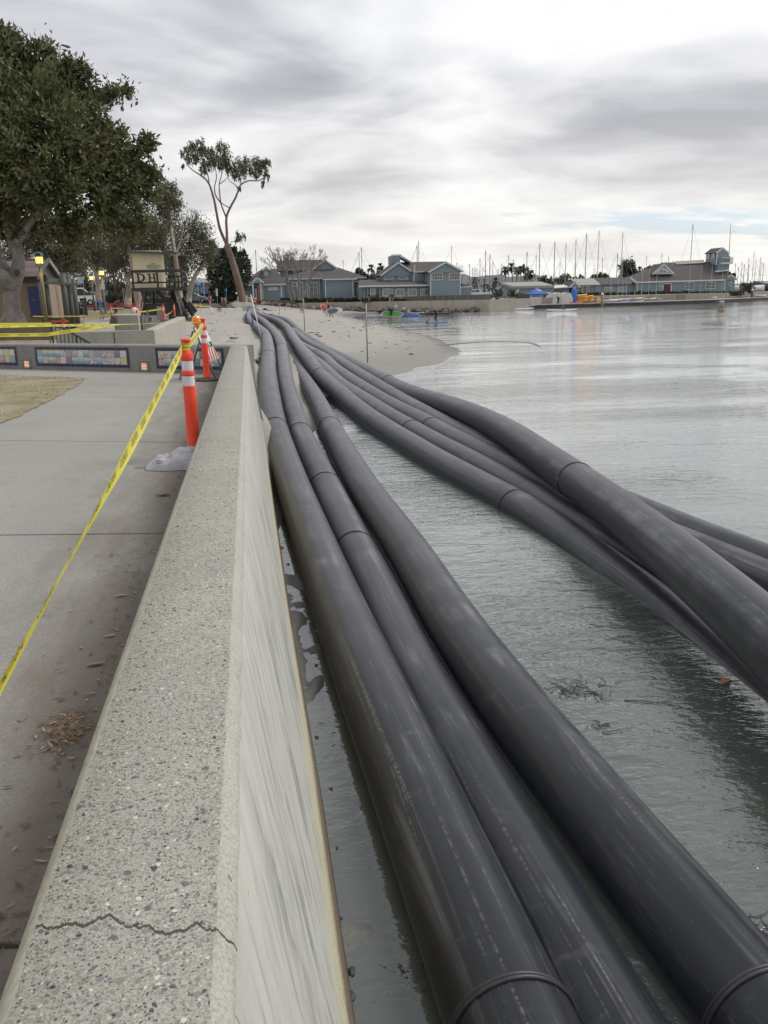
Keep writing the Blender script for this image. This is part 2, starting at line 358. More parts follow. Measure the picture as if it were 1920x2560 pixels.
mf = mth(t, 'MULTIPLY', ramp(t, mth(t, 'MULTIPLY', sep.outputs[0], .2), [(.12, (1, 1, 1)), (.34, (0, 0, 0))]), ramp(t, mth(t, 'MULTIPLY', sep.outputs[1], .04), [(.54, (1, 1, 1)), (.7, (0, 0, 0))]))
c = mix(t, mth(t, 'MULTIPLY', mf, .92), c, mud)
setc(t, b, 'Base Color', c)
setc(t, b, 'Roughness', mth(t, 'SUBTRACT', .95, mth(t, 'MULTIPLY', wf, .38)))
hb = mth(t, 'ADD', mth(t, 'MULTIPLY', nm, .7), mth(t, 'MULTIPLY', nf, .3)); bump(t, b, hb, .55, .05)

# ---- park ground: dry earth, leaf mould and thin grass
m, t, b, out = newmat('park'); p = worldpos(t)
nb = noise(t, p, .25, 5, .6); nf = noise(t, p, 9, 5, .65); nm = noise(t, p, 1.4, 5, .6)
earth = mix(t, nf, (.17, .14, .10), (.33, .28, .205)); gr = mix(t, nf, (.07, .09, .035), (.17, .18, .075))
c = mix(t, ramp(t, mth(t, 'ADD', mth(t, 'MULTIPLY', nb, .6), mth(t, 'MULTIPLY', nm, .4)), [(.47, (0, 0, 0)), (.57, (1, 1, 1))]), earth, gr)
setc(t, b, 'Base Color', c); setc(t, b, 'Roughness', .95); bump(t, b, nf, .5, .05)

XB = lambda Y: np.interp(Y, [-20, 16.2, 16.9, 17.9, 20, 25, 45, 66, 100, 150, 200], [-.05, -.05, -.45, -2.1, -4, -4.6, -8.2, -12, -8, -5, -5])
ys = np.r_[np.linspace(-6, 2, 20), np.linspace(2.06, 14, 150), np.linspace(14.2, 40, 120), np.linspace(40.6, 100, 90), np.linspace(101.5, 172, 42)]
ss = np.r_[np.linspace(0, 1.3, 27), np.linspace(1.42, 7, 40), np.linspace(7.3, 22, 50), np.linspace(23, 60, 30), np.linspace(64, 140, 14)]
Yg, Sg = np.meshgrid(ys, ss, indexing='ij'); Xg = XB(Yg)+Sg
Zg = gz(Xg, Yg).reshape(Xg.shape)
sand = tag(link('beach', grid_mesh('beach', Xg, Yg, Zg, MT['sand'])), 'pale sand beach running under the pipes into the shallow water', 'beach', kind='structure')
ys = np.r_[np.linspace(17.3, 60, 90), np.linspace(61, 200, 70)]; us = np.linspace(0, 1, 90)**1.6
Yg, Ug = np.meshgrid(ys, us, indexing='ij')
XL = np.maximum(-.4-(Yg-16.74)/.6855+.1, -120.); Xg = XB(Yg)+.02 + Ug*(XL-XB(Yg))
Zg = gz(Xg, Yg).reshape(Xg.shape)
tag(link('park_ground', grid_mesh('park_ground', Xg[:, ::-1], Yg[:, ::-1], Zg[:, ::-1], MT['park'])), 'dry park ground under the trees beyond the tiled wall', 'ground', kind='structure')

# ---- water
m, t, b, out = newmat('water'); t.nodes.remove(b); p = worldpos(t)
sepw = N(t, 'ShaderNodeSeparateXYZ'); L(t, p, sepw.inputs[0])
r1 = noise(t, mapv(t, p, scale=(1.0, 2.1, 1), rot=(0, 0, rad(18))), 2.6, 4, .55, .6)
r2 = noise(t, mapv(t, p, scale=(1., 1.7, 1), rot=(0, 0, rad(-24))), 8.5, 3, .55, .3)
r3 = noise(t, mapv(t, p, scale=(1., 3.2, 1), rot=(0, 0, rad(6))), .45, 4, .5, .2)
calm = ramp(t, noise(t, mapv(t, p, scale=(.6, 1.6, 1)), .13, 4, .55), [(.40, (.22, .22, .22)), (.58, (1, 1, 1))])
lee = ramp(t, mth(t, 'MULTIPLY', sepw.outputs[0], .25), [(.15, (.3, .3, .3)), (.5, (1, 1, 1))])   # sheltered beside the wall
h = mth(t, 'ADD', mth(t, 'ADD', mth(t, 'MULTIPLY', r1, .75), mth(t, 'MULTIPLY', r2, .34)), mth(t, 'MULTIPLY', r3, .7))
h = mth(t, 'MULTIPLY', h, mth(t, 'MULTIPLY', calm, lee))
nrm = bump(t, None, h, .46, .085)
fr = N(t, 'ShaderNodeFresnel', inp={'IOR': 1.36}); L(t, nrm, fr.inputs['Normal'])
tr = N(t, 'ShaderNodeBsdfTransparent'); tr.inputs[0].default_value = (.80, .87, .81, 1)
gl = N(t, 'ShaderNodeBsdfGlossy', inp={'Roughness': .02}); gl.inputs[0].default_value = (.96, .97, .97, 1); L(t, nrm, gl.inputs['Normal'])
mu = N(t, 'ShaderNodeBsdfDiffuse'); mu.inputs[0].default_value = (.098, .112, .096, 1); mm = N(t, 'ShaderNodeMixShader'); mm.inputs[0].default_value = .80; L(t, tr.outputs[0], mm.inputs[1]); L(t, mu.outputs[0], mm.inputs[2])
ms = N(t, 'ShaderNodeMixShader'); L(t, mth(t, 'MINIMUM', mth(t, 'ADD', mth(t, 'MULTIPLY', fr.outputs[0], 1.7), .05), 1.), ms.inputs[0]); L(t, mm.outputs[0], ms.inputs[1]); L(t, gl.outputs[0], ms.inputs[2])
L(t, ms.outputs[0], out.inputs[0])
wm = MB(); wm.add([(-.2, -40, 0), (1200, -40, 0), (1200, 1500, 0), (-.2, 1500, 0)], [(0, 1, 2, 3)])
tag(wm.build('harbor_water', MT['water']), 'grey harbor water reflecting the overcast sky', 'water', kind='structure')

# ------------------------------------------------------------------ concrete
def concrete(name, c1, c2, scale=2., stain=(.20, .18, .15), sa=.35, fine=60, bs=.25):
    m, t, b, out = newmat(name); p = worldpos(t)
    n1 = noise(t, p, scale, 6, .62); n2 = noise(t, p, fine, 3, .7); n3 = noise(t, mapv(t, p, scale=(1, 1, .35)), scale*2.7, 6, .65)
    c = mix(t, n1, c2, c1)
    c = mix(t, mth(t, 'MULTIPLY', ramp(t, n3, [(.52, (0, 0, 0)), (.72, (1, 1, 1))]), sa), c, stain)
    c = mix(t, .22, c, ramp(t, n2, [(.3, (0, 0, 0)), (.7, (1, 1, 1))]), 'OVERLAY')
    setc(t, b, 'Base Color', c); setc(t, b, 'Roughness', .88); bump(t, b, mth(t, 'ADD', mth(t, 'MULTIPLY', n2, .5), n1), bs, .004)
    return m
concrete('concrete', (.42, .40, .345), (.30, .285, .245))
concrete('concrete_far', (.46, .43, .36), (.34, .315, .265), .35, sa=.45, fine=6)
concrete('concrete_dark', (.27, .265, .25), (.185, .18, .17), 1.6, (.09, .085, .075), .5)
# path slabs with a drift of dirt along the foot of the wall
m, t, b, out = newmat('path'); p = worldpos(t); sep = N(t, 'ShaderNodeSeparateXYZ'); L(t, p, sep.inputs[0])
n1 = noise(t, p, .8, 6, .62); n2 = noise(t, p, 85, 3, .7); n3 = noise(t, p, 5, 6, .65); n4 = noise(t, mapv(t, p, scale=(1, .22, 1)), 3.2, 6, .62)
c = mix(t, n1, (.215, .21, .192), (.315, .308, .28)); c = mix(t, .25, c, ramp(t, n2, [(.3, (0, 0, 0)), (.7, (1, 1, 1))]), 'OVERLAY')
c = mix(t, mth(t, 'MULTIPLY', ramp(t, noise(t, p, 2.1, 5, .65), [(.55, (0, 0, 0)), (.8, (1, 1, 1))]), .35), c, (.15, .13, .11))
dd = mth(t, 'ADD', mth(t, 'MULTIPLY', mth(t, 'ADD', sep.outputs[0], .38), -1.0), mth(t, 'MULTIPLY', mth(t, 'SUBTRACT', n4, .5), -1.15))
dd = mth(t, 'ADD', dd, mth(t, 'MULTIPLY', mth(t, 'SUBTRACT', n3, .5), -.42))
df = ramp(t, dd, [(.08, (1, 1, 1)), (.36, (.78, .78, .78)), (.9, (0, 0, 0))])
dirt = mix(t, n3, (.05, .038, .028), (.165, .128, .097))
c = mix(t, mth(t, 'MULTIPLY', df, .9), c, dirt)
setc(t, b, 'Base Color', c); setc(t, b, 'Roughness', .9)
bump(t, b, mth(t, 'ADD', mth(t, 'MULTIPLY', n2, .3), mth(t, 'MULTIPLY', mth(t, 'MULTIPLY', df, n3), 1.6)), .35, .012)
PZ = 1.85
sub = MB(); sub.prism([(-14, -8), (-.3, -8), (-.3, 16.9), (-14, 26.2)], 1.4, PZ-.03)
pv = tag(sub.build('pavement', pm('joint_dark', (.06, .055, .05), rough=.95)), 'grey concrete path beside the seawall', 'path', kind='structure')
# cast in bays: the cross joints seen in the photograph
JT = [((-1.6, -3.2), (-.9, -3.3)), ((-1.6, 1.9), (-.9, 1.8)), ((-1.67, 5.52), (-1.11, 5.41)), ((-2.75, 9.54), (-1.48, 9.1)), ((-3.03, 13.88), (-1.09, 12.93)), ((-5.43, 20.15), (-.6, 16.87))]
def jl(j, x):
    (x0, y0), (x1, y1) = JT[j]; return y0+(x-x0)*(y1-y0)/(x1-x0)
for j in range(len(JT)-1):
    g = .011
    for xa, xb in ((-13, -5.2), (-5.2, -.386)):
        mb = MB(); a = g; bb = g if j < len(JT)-2 else .0
        mb.prism([(xa+g, jl(j, xa)+a), (xb-(.0 if xb > -1 else g), jl(j, xb)+a), (xb-(.0 if xb > -1 else g), jl(j+1, xb)-bb), (xa+g, jl(j+1, xa)-bb)], PZ-.06, PZ)
        o = mb.build('slab', MT['path'], pv)
        md = o.modifiers.new('b', 'BEVEL'); md.width = .006; md.segments = 2
# worn lawn beside the path
m, t, b, out = newmat('dead_grass'); p = worldpos(t); n1 = noise(t, p, 1.6, 5, .6); n2 = noise(t, p, 40, 4, .7)
c = mix(t, ramp(t, n1, [(.42, (0, 0, 0)), (.6, (1, 1, 1))]), (.27, .235, .165), (.20, .175, .085)); c = mix(t, .6, c, ramp(t, n2, [(.3, (.1, .1, .1)), (.7, (.9, .9, .9))]), 'OVERLAY')
setc(t, b, 'Base Color', c); setc(t, b, 'Roughness', .95); bump(t, b, n2, .6, .02)
edge = [(-3.12, 10.2), (-3.05, 11.5), (-3.02, 13.3), (-3.05, 15.1), (-3.1, 16.4), (-3.22, 16.85), (-3.6, 17.2), (-5.1, 18.3), (-8, 20.4), (-13, 24), (-13, 8.5), (-4, 8.8), (-3.4, 9.4)]
lw = MB(); pts = []
for i in range(len(edge)):
    a, c2 = edge[i], edge[(i+1) % len(edge)]
    k = 10
    for q in range(k): pts.append((a[0]+(c2[0]-a[0])*q/k+random.uniform(-.03, .03), a[1]+(c2[1]-a[1])*q/k+random.uniform(-.03, .03)))
lw.prism(pts, PZ+.002, PZ+.016)
tag(lw.build('lawn', MT['dead_grass']), 'worn straw coloured lawn beside the path', 'lawn', kind='structure')
n = 9000; ex = rng.uniform(-7.5, -3.06, n); ey = rng.uniform(9.3, 21, n); ok = (ey < 16.9+(-3.2-ex)*.66) & (vnoise(ex*1.3, ey*1.3) > .42); ex, ey = ex[ok], ey[ok]; n = len(ex)
an = rng.uniform(0, 6.28, n); hh = rng.uniform(.015, .05, n); w = .004
dx, dy = np.cos(an)*w, np.sin(an)*w; lx, ly = rng.normal(0, .02, n), rng.normal(0, .02, n)
vv = np.stack([np.c_[ex-dx, ey-dy, np.full(n, PZ+.014)], np.c_[ex+dx, ey+dy, np.full(n, PZ+.014)], np.c_[ex+lx, ey+ly, PZ+.014+hh]], 1).reshape(-1, 3)
me = fast_mesh('grass_blades', vv, np.arange(n*3).reshape(-1, 3), pm('grass_blade', (.30, .26, .10), (.16, .17, .06), 2.))
tag(link('grass_blades', me), 'thin dry grass blades on the worn lawn', 'grass', kind='stuff')

# ------------------------------------------------------------------ seawall
# top: exposed aggregate.  stones at three sizes from cell patterns
m, t, b, out = newmat('aggregate'); p = worldpos(t); sep = N(t, 'ShaderNodeSeparateXYZ'); L(t, p, sep.inputs[0])
n1 = noise(t, p, 3.1, 6, .6); n2 = noise(t, p, 240, 2, .6); n3 = noise(t, p, 22, 4, .6)
c = mix(t, n1, (.245, .24, .206), (.355, .35, .30)); c = mix(t, .45, c, ramp(t, n2, [(.3, (.1, .1, .1)), (.7, (.9, .9, .9))]), 'OVERLAY')
hs = None
pw = mapv(t, p, scale=(1, 1, 1))
dv = N(t, 'ShaderNodeVectorMath', operation='MULTIPLY_ADD'); L(t, noise(t, p, 60, 2, .5, 0, 1), dv.inputs[0]); dv.inputs[1].default_value = (.012,)*3; L(t, p, dv.inputs[2])
for sc_, th, frac, dark in ((190, .46, .62, .85), (90, .42, .40, .92), (44, .32, .16, .97)):
    vo = N(t, 'ShaderNodeTexVoronoi', inp={'Scale': sc_, 'Randomness': .95}); L(t, dv.outputs[0], vo.inputs['Vector'])
    sp = N(t, 'ShaderNodeSeparateColor'); L(t, vo.outputs['Color'], sp.inputs[0])
    rd = mth(t, 'MULTIPLY', th, mth(t, 'ADD', .55, mth(t, 'MULTIPLY', sp.outputs[1], .6)))
    inside = mth(t, 'MULTIPLY', mth(t, 'SUBTRACT', rd, vo.outputs['Distance']), 14, clamp=True)
    pick = mth(t, 'LESS_THAN', sp.outputs[0], mth(t, 'ADD', frac, mth(t, 'MULTIPLY', mth(t, 'SUBTRACT', n3, .5), .9)))
    fac = mth(t, 'MULTIPLY', mth(t, 'MULTIPLY', inside, pick), dark)
    sc = ramp(t, sp.outputs[2], [(0, (.055, .058, .062)), (.3, (.11, .11, .105)), (.5, (.20, .185, .155)), (.70, (.24, .20, .155)), (.78, (.16, .165, .17)), (.9, (.55, .52, .46))], 'CONSTANT')
    c = mix(t, fac, c, sc); hs = fac if hs is None else mth(t, 'ADD', hs, fac)
def crack_node(t, sep, p, y0, slope, amp, w, strength):
    nn = noise(t, mapv(t, p, scale=(1, 0, 0)), 9, 6, .62)
    ln = mth(t, 'ADD', mth(t, 'MULTIPLY', mth(t, 'SUBTRACT', nn, .5), amp), mth(t, 'ADD', y0, mth(t, 'MULTIPLY', sep.outputs[0], slope)))
    d = mth(t, 'ABSOLUTE', mth(t, 'SUBTRACT', sep.outputs[1], ln))
    ww = mth(t, 'MULTIPLY', w, mth(t, 'ADD', .25, noise(t, p, 25, 3, .5)))
    return mth(t, 'MULTIPLY', mth(t, 'SUBTRACT', 1., mth(t, 'DIVIDE', d, ww)), strength, clamp=True)
ck = crack_node(t, sep, p, 1.06, -.22, .16, .0058, 2.0); ck2 = crack_node(t, sep, p, 1.66, .1, .1, .0016, .9); ck3 = crack_node(t, sep, p, 3.1, -.1, .12, .002, .9)
ckk = mth(t, 'MAXIMUM', ck, mth(t, 'MAXIMUM', ck2, ck3))
c = mix(t, ckk, c, (.06, .052, .042))
# a few lime-white droppings
dr = ramp(t, noise(t, p, 13, 3, .6, 1.), [(.765, (0, 0, 0)), (.785, (1, 1, 1))]); c = mix(t, mth(t, 'MULTIPLY', dr, .8), c, (.74, .73, .70))
setc(t, b, 'Base Color', c); setc(t, b, 'Roughness', .85)
hh = mth(t, 'ADD', mth(t, 'MULTIPLY', n2, .35), mth(t, 'SUBTRACT', mth(t, 'MULTIPLY', hs, .5), mth(t, 'MULTIPLY', ckk, 3.)))
bump(t, b, hh, .45, .004)
# right edge: trowelled band
m, t, b, out = newmat('wall_edge'); p = worldpos(t); sep = N(t, 'ShaderNodeSeparateXYZ'); L(t, p, sep.inputs[0]); n1 = noise(t, p, 6, 6, .65); n2 = noise(t, p, 150, 3, .7)
c = mix(t, n1, (.28, .273, .235), (.39, .38, .33)); c = mix(t, .35, c, ramp(t, n2, [(.28, (.1, .1, .1)), (.6, (.8, .8, .8))]), 'OVERLAY')
pit = ramp(t, noise(t, mapv(t, p, scale=(1, .5, 1)), 55, 3, .6), [(.70, (0, 0, 0)), (.75, (1, 1, 1))]); c = mix(t, mth(t, 'MULTIPLY', pit, .7), c, (.10, .09, .075))
ck = crack_node(t, sep, p, 1.06, -.22, .16, .0042, 2.2); c = mix(t, ck, c, (.06, .052, .042))
setc(t, b, 'Base Color', c); setc(t, b, 'Roughness', .88); bump(t, b, mth(t, 'SUBTRACT', n2, mth(t, 'ADD', pit, ck)), .4, .005)
# face: smooth cast face, grey drip streaks, tide stain at the foot
m, t, b, out = newmat('wall_face'); p = worldpos(t); sep = N(t, 'ShaderNodeSeparateXYZ'); L(t, p, sep.inputs[0])
n1 = noise(t, p, 1.2, 5, .6); st = noise(t, mapv(t, p, scale=(0, 1, .22)), 6.5, 10, .74, .6); st2 = noise(t, mapv(t, p, scale=(0, 1, .05)), 22, 6, .6, .15); n2 = noise(t, p, 90, 3, .6); sm = noise(t, mapv(t, p, scale=(1, 1, .8)), 1.9, 5, .6)
c = mix(t, n1, (.385, .385, .348), (.50, .50, .455))
sf = mth(t, 'MULTIPLY', ramp(t, st, [(.46, (0, 0, 0)), (.60, (1, 1, 1))]), ramp(t, sm, [(.36, (.12, .12, .12)), (.6, (1, 1, 1))]))
zf = ramp(t, mth(t, 'MULTIPLY', sep.outputs[2], .4), [(.08, (.7, .7, .7)), (.5, (1, 1, 1)), (.84, (.75, .75, .75)), (.93, (.12, .12, .12))])
sf = mth(t, 'MULTIPLY', sf, zf)
c = mix(t, mth(t, 'MULTIPLY', sf, .85), c, (.15, .15, .145))
c = mix(t, mth(t, 'MULTIPLY', mth(t, 'MULTIPLY', ramp(t, st2, [(.55, (0, 0, 0)), (.64, (1, 1, 1))]), zf), .62), c, (.13, .13, .125))
tz = mth(t, 'ADD', sep.outputs[2], mth(t, 'MULTIPLY', mth(t, 'SUBTRACT', noise(t, p, 3.5, 6, .65), .5), .22))
por = ramp(t, noise(t, p, 70, 2, .5), [(.70, (0, 0, 0)), (.74, (1, 1, 1))]); c = mix(t, mth(t, 'MULTIPLY', por, .5), c, (.16, .155, .14))
blo = ramp(t, noise(t, p, 7, 6, .7), [(.52, (0, 0, 0)), (.75, (1, 1, 1))]); c = mix(t, mth(t, 'MULTIPLY', blo, .35), c, (.27, .265, .235))
c = mix(t, ramp(t, tz, [(.62, (.85, .85, .85)), (1., (0, 0, 0))]), c, (.54, .50, .33))
c = mix(t, ramp(t, tz, [(.34, (1, 1, 1)), (.55, (0, 0, 0))]), c, (.19, .145, .095))
brn = mth(t, 'MULTIPLY', ramp(t, tz, [(.45, (1, 1, 1)), (.80, (0, 0, 0))]), ramp(t, noise(t, p, 48, 3, .6), [(.56, (0, 0, 0)), (.64, (1, 1, 1))]))
c = mix(t, mth(t, 'MULTIPLY', brn, .85), c, (.045, .038, .03))
c = mix(t, ramp(t, tz, [(.04, (1, 1, 1)), (.18, (0, 0, 0))]), c, (.06, .055, .045))
ck = crack_node(t, sep, p, 1.08, 1.6, .16, .0035, 1.4); c = mix(t, mth(t, 'MULTIPLY', ck, .8), c, (.09, .08, .07))
setc(t, b, 'Base Color', c); setc(t, b, 'Roughness', .82); bump(t, b, mth(t, 'SUBTRACT', mth(t, 'ADD', mth(t, 'MULTIPLY', n2, .3), n1), mth(t, 'ADD', brn, ck)), .25, .006)

WT = 2.39
prof = [(-.40, 1.5), (-.40, 2.358), (-.372, WT), (-.24, WT+.001), (-.105, WT), (-.096, WT-.003), (-.079, 2.367), (-.0745, 2.355), (.05, 1.56), (.17, .80), (.34, -.30)]
pmi = [3, 3, 0, 0, 1, 1, 1, 2, 2, 2]
ysw = np.concatenate([np.linspace(-6, .6, 20), np.linspace(.62, 6, 270), np.linspace(6.03, 16.8, 240)]); npf = len(prof)
VV = np.zeros((len(ysw), npf, 3))
for j, (x, z) in enumerate(prof):
    VV[:, j, 0] = x; VV[:, j, 1] = ysw; VV[:, j, 2] = z
sY = np.interp(ysw, [5, 8, 11.5, 14], [1., .885, .832, .815])
for j in (8, 9, 10): VV[:, j, 0] = -.0745+(VV[:, j, 0]+.0745)*sY
for j, a in ((2, .004), (4, .003), (5, .003), (6, .0035), (7, .003)):
    e = (vnoise(ysw*22+j*7, ysw*0+j)-.5)*a*2 - np.clip(vnoise(ysw*9+j*3, ysw*0+4)-.8, 0, 1)*.05*(1 if j in (5, 6, 7) else 0)
    VV[:, j, 0] += e*.7; VV[:, j, 2] += -np.abs(e)*.8
idx = np.arange(len(ysw)*npf).reshape(len(ysw), npf)
Q = np.stack([idx[:-1, :-1], idx[1:, :-1], idx[1:, 1:], idx[:-1, 1:]], -1); mi = np.tile(pmi, (len(ysw)-1, 1))
me = fast_mesh('seawall', VV.reshape(-1, 3), Q.reshape(-1, 4), [MT['aggregate'], MT['wall_edge'], MT['wall_face'], MT['concrete']], mi.ravel())
sw = tag(link('seawall', me), 'long low seawall with a pebbly exposed aggregate top between path and pipes', 'wall')
cap = MB(); cap.add([(x, 16.8, z) for x, z in prof], [tuple(range(npf-1, -1, -1))]); cap.build('end_face', MT['concrete'], sw)
# the bigger stones stand proud of the top
pb = MB()
g = random.Random(4)
PM = [pm('pebble_dark', (.07, .072, .08), (.04, .04, .045), 60, .55), pm('pebble_grey', (.16, .16, .155), (.10, .10, .1), 60, .6), pm('pebble_tan', (.30, .235, .165), (.22, .17, .12), 60, .6)]
for i in range(330):
    y = .7+5*g.random()**1.7; x = g.uniform(-.36, -.115); r = g.uniform(.0022, .0048)*(1.7 if g.random() < .07 else 1)
    k = 6; a0 = g.random()*6; rr = [r*g.uniform(.6, 1.15) for _ in range(k)]
    ring = [(x+rr[q]*math.cos(a0+q*6.283/k)*1.25, y+rr[q]*math.sin(a0+q*6.283/k), WT-.0005) for q in range(k)]
    in2 = [(x+(px-x)*.6, y+(py-y)*.6, WT+.0016) for px, py, _ in ring]
    pb.add(ring+in2, [(q, (q+1) % k, k+(q+1) % k, k+q) for q in range(k)]+[tuple(range(k, 2*k))], g.choice((0, 0, 0, 1, 1, 2)))
tag(pb.build('embedded_pebbles', PM, sw), kind='stuff')

# ------------------------------------------------------------------ pipes
m, t, b, out = newmat('hdpe'); uv = N(t, 'ShaderNodeUVMap').outputs[0]; p = worldpos(t)
sep = N(t, 'ShaderNodeSeparateXYZ'); L(t, p, sep.inputs[0])
geo = N(t, 'ShaderNodeNewGeometry'); sn = N(t, 'ShaderNodeSeparateXYZ'); L(t, geo.outputs['Normal'], sn.inputs[0])
oi = N(t, 'ShaderNodeObjectInfo'); off = N(t, 'ShaderNodeCombineXYZ'); L(t, mth(t, 'MULTIPLY', oi.outputs['Random'], 37.), off.inputs[1]); L(t, mth(t, 'MULTIPLY', oi.outputs['Random'], 11.), off.inputs[2])
av = N(t, 'ShaderNodeVectorMath', operation='ADD'); L(t, uv, av.inputs[0]); L(t, off.outputs[0], av.inputs[1]); q = av.outputs[0]
long1 = noise(t, mapv(t, q, scale=(7, .16, 1)), 1.6, 8, .68, .7)     # drag marks along the pipe
long2 = noise(t, mapv(t, q, scale=(34, .14, 1)), 1.8, 5, .62, .25)
cloud = noise(t, mapv(t, q, scale=(3, 1.2, 1)), 1.3, 5, .6)
spk = noise(t, mapv(t, q, scale=(8, 8, 1)), 4.5, 3, .6)
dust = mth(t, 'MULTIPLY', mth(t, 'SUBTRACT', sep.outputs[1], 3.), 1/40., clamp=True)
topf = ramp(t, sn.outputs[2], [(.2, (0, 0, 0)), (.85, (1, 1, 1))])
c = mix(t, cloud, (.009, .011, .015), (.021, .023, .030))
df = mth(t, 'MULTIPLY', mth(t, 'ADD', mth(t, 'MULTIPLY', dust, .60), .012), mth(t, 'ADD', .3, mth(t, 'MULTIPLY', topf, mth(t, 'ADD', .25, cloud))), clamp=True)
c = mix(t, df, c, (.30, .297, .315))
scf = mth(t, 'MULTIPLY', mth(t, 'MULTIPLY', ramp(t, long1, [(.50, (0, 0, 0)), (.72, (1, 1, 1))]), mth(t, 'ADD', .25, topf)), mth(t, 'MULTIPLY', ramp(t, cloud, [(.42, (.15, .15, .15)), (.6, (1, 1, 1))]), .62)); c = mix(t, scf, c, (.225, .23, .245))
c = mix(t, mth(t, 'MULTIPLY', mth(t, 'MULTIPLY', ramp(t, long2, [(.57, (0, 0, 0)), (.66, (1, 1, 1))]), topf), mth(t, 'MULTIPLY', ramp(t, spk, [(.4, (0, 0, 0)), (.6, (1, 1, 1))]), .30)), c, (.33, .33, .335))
c = mix(t, mth(t, 'MULTIPLY', ramp(t, spk, [(.74, (0, 0, 0)), (.78, (1, 1, 1))]), .25), c, (.4, .39, .37))
spl = mth(t, 'MULTIPLY', ramp(t, noise(t, mapv(t, q, scale=(4, 4, 1)), 1.1, 8, .75), [(.60, (0, 0, 0)), (.70, (1, 1, 1))]), .22); c = mix(t, spl, c, (.17, .165, .155))
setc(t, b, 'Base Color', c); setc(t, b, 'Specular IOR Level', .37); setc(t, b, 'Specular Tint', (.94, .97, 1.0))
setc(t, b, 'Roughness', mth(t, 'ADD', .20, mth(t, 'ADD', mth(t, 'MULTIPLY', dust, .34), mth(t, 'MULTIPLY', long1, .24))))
bump(t, b, mth(t, 'ADD', long1, mth(t, 'MULTIPLY', cloud, .6)), .05, .01)
pm('weld', (.022, .023, .026), (.035, .036, .04), 20, .45)
PR = .2825
def spline(pts, step):
    P_ = np.array(pts, float); o = []
    for i in range(len(P_)-1):
        p0, p1, p2, p3 = P_[max(i-1, 0)], P_[i], P_[i+1], P_[min(i+2, len(P_)-1)]
        l = np.linalg.norm(p2-p1); n = max(2, int(l/step)); 
        # centripetal tangents keep uneven knots smooth
        d1 = max(np.linalg.norm(p1-p0), 1e-3)**.5; d2 = l**.5; d3 = max(np.linalg.norm(p3-p2), 1e-3)**.5
        m1 = (p1-p0)/d1-(p2-p0)/(d1+d2)+(p2-p1)/d2 if i else (p2-p1)/d2
        m2 = (p2-p1)/d2-(p3-p1)/(d2+d3)+(p3-p2)/d3 if i < len(P_)-2 else (p2-p1)/d2
        m1 = m1*d2; m2 = m2*d2
        for k in range(n):
            s = k/n; o.append((2*s**3-3*s**2+1)*p1+(s**3-2*s**2+s)*m1+(-2*s**3+3*s**2)*p2+(s**3-s**2)*m2)
    o.append(P_[-1]); o = np.array(o)
    for _ in range(3): o[1:-1] = .25*o[:-2]+.5*o[1:-1]+.25*o[2:]
    return o
def pipe(pts, label, beads, n=36):
    c = spline(pts, .28)
    me = bpy.data.meshes.new('dredge_pipe'); k = len(c)
    d = np.gradient(c, axis=0); d /= np.linalg.norm(d, axis=1)[:, None]
    x = np.cross(d, [0, 0, 1.]); x /= np.linalg.norm(x, axis=1)[:, None]; u = np.cross(x, d)
    a = np.linspace(0, 2*math.pi, n+1)[:-1]
    Vt = c[:, None, :]+PR*(x[:, None, :]*np.cos(a)[None, :, None]+u[:, None, :]*np.sin(a)[None, :, None])
    i = np.arange(k*n).reshape(k, n); j = np.roll(i, -1, 1)
    Qd = np.stack([i[:-1], j[:-1], j[1:], i[1:]], -1).reshape(-1, 4)
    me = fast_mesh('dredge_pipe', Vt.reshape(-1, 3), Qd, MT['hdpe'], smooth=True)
    ln = np.r_[0, np.cumsum(np.linalg.norm(np.diff(c, axis=0), axis=1))]
    uvl = me.uv_layers.new(name='UVMap'); aa = np.r_[np.arange(n), n]/n
    uu = np.zeros(((k-1), n, 4, 2)); jj = np.arange(n)
    for q, (di, dj) in enumerate(((0, 0), (0, 1), (1, 1), (1, 0))):
        uu[:, :, q, 0] = ((jj+dj)/n)[None, :]; uu[:, :, q, 1] = ln[np.arange(k-1)+di][:, None]
    uvl.data.foreach_set('uv', uu.astype(np.float32).ravel())
    o = tag(link('dredge_pipe', me), label, 'pipe', 'black pipes laid along the shore')
    for bx, by, br in beads:
        top = c+np.array([0, 0, PR]); rel = top-np.array([0, 0, EYE]); ww = rel@AF
        sx = CX+F_PX*(rel@AX)/ww; sy = CY-F_PX*(rel@AU)/ww; dist = np.where(ww > .3, (sx-bx)**2+(sy-by)**2, 1e12)
        q = int(np.argmin(dist)); mb = MB(); P0, X0, U0, D0 = c[q], x[q], u[q], d[q]
        for off, rr in ((-.010, br), (.010, br)):
            pts2 = [P0+D0*off+(X0*math.cos(s)+U0*math.sin(s))*(PR+rr*.45) for s in np.linspace(0, 2*math.pi, 41)]
            mb.tube(pts2, rr, 7, caps=False)
        mb.build('weld_bead', MT['weld'], o, smooth=True)
    return o, c
LB = {'A': 'black pipe lying closest to the seawall', 'B': 'second black pipe from the seawall, touching the first',
 'C': 'third black pipe from the seawall, alone beside open shallow water', 'D': 'fourth black pipe from the seawall, right of the open shallow water',
 'E': 'fifth black pipe from the seawall, passing under the raised crossing pipe', 'F': 'sixth black pipe from the seawall, passing under the raised crossing pipe',
 'H': 'seventh black pipe from the seawall, mostly hidden beneath the raised crossing pipe', 'G': 'thick looking outer black pipe that rises and crosses over the others at right'}
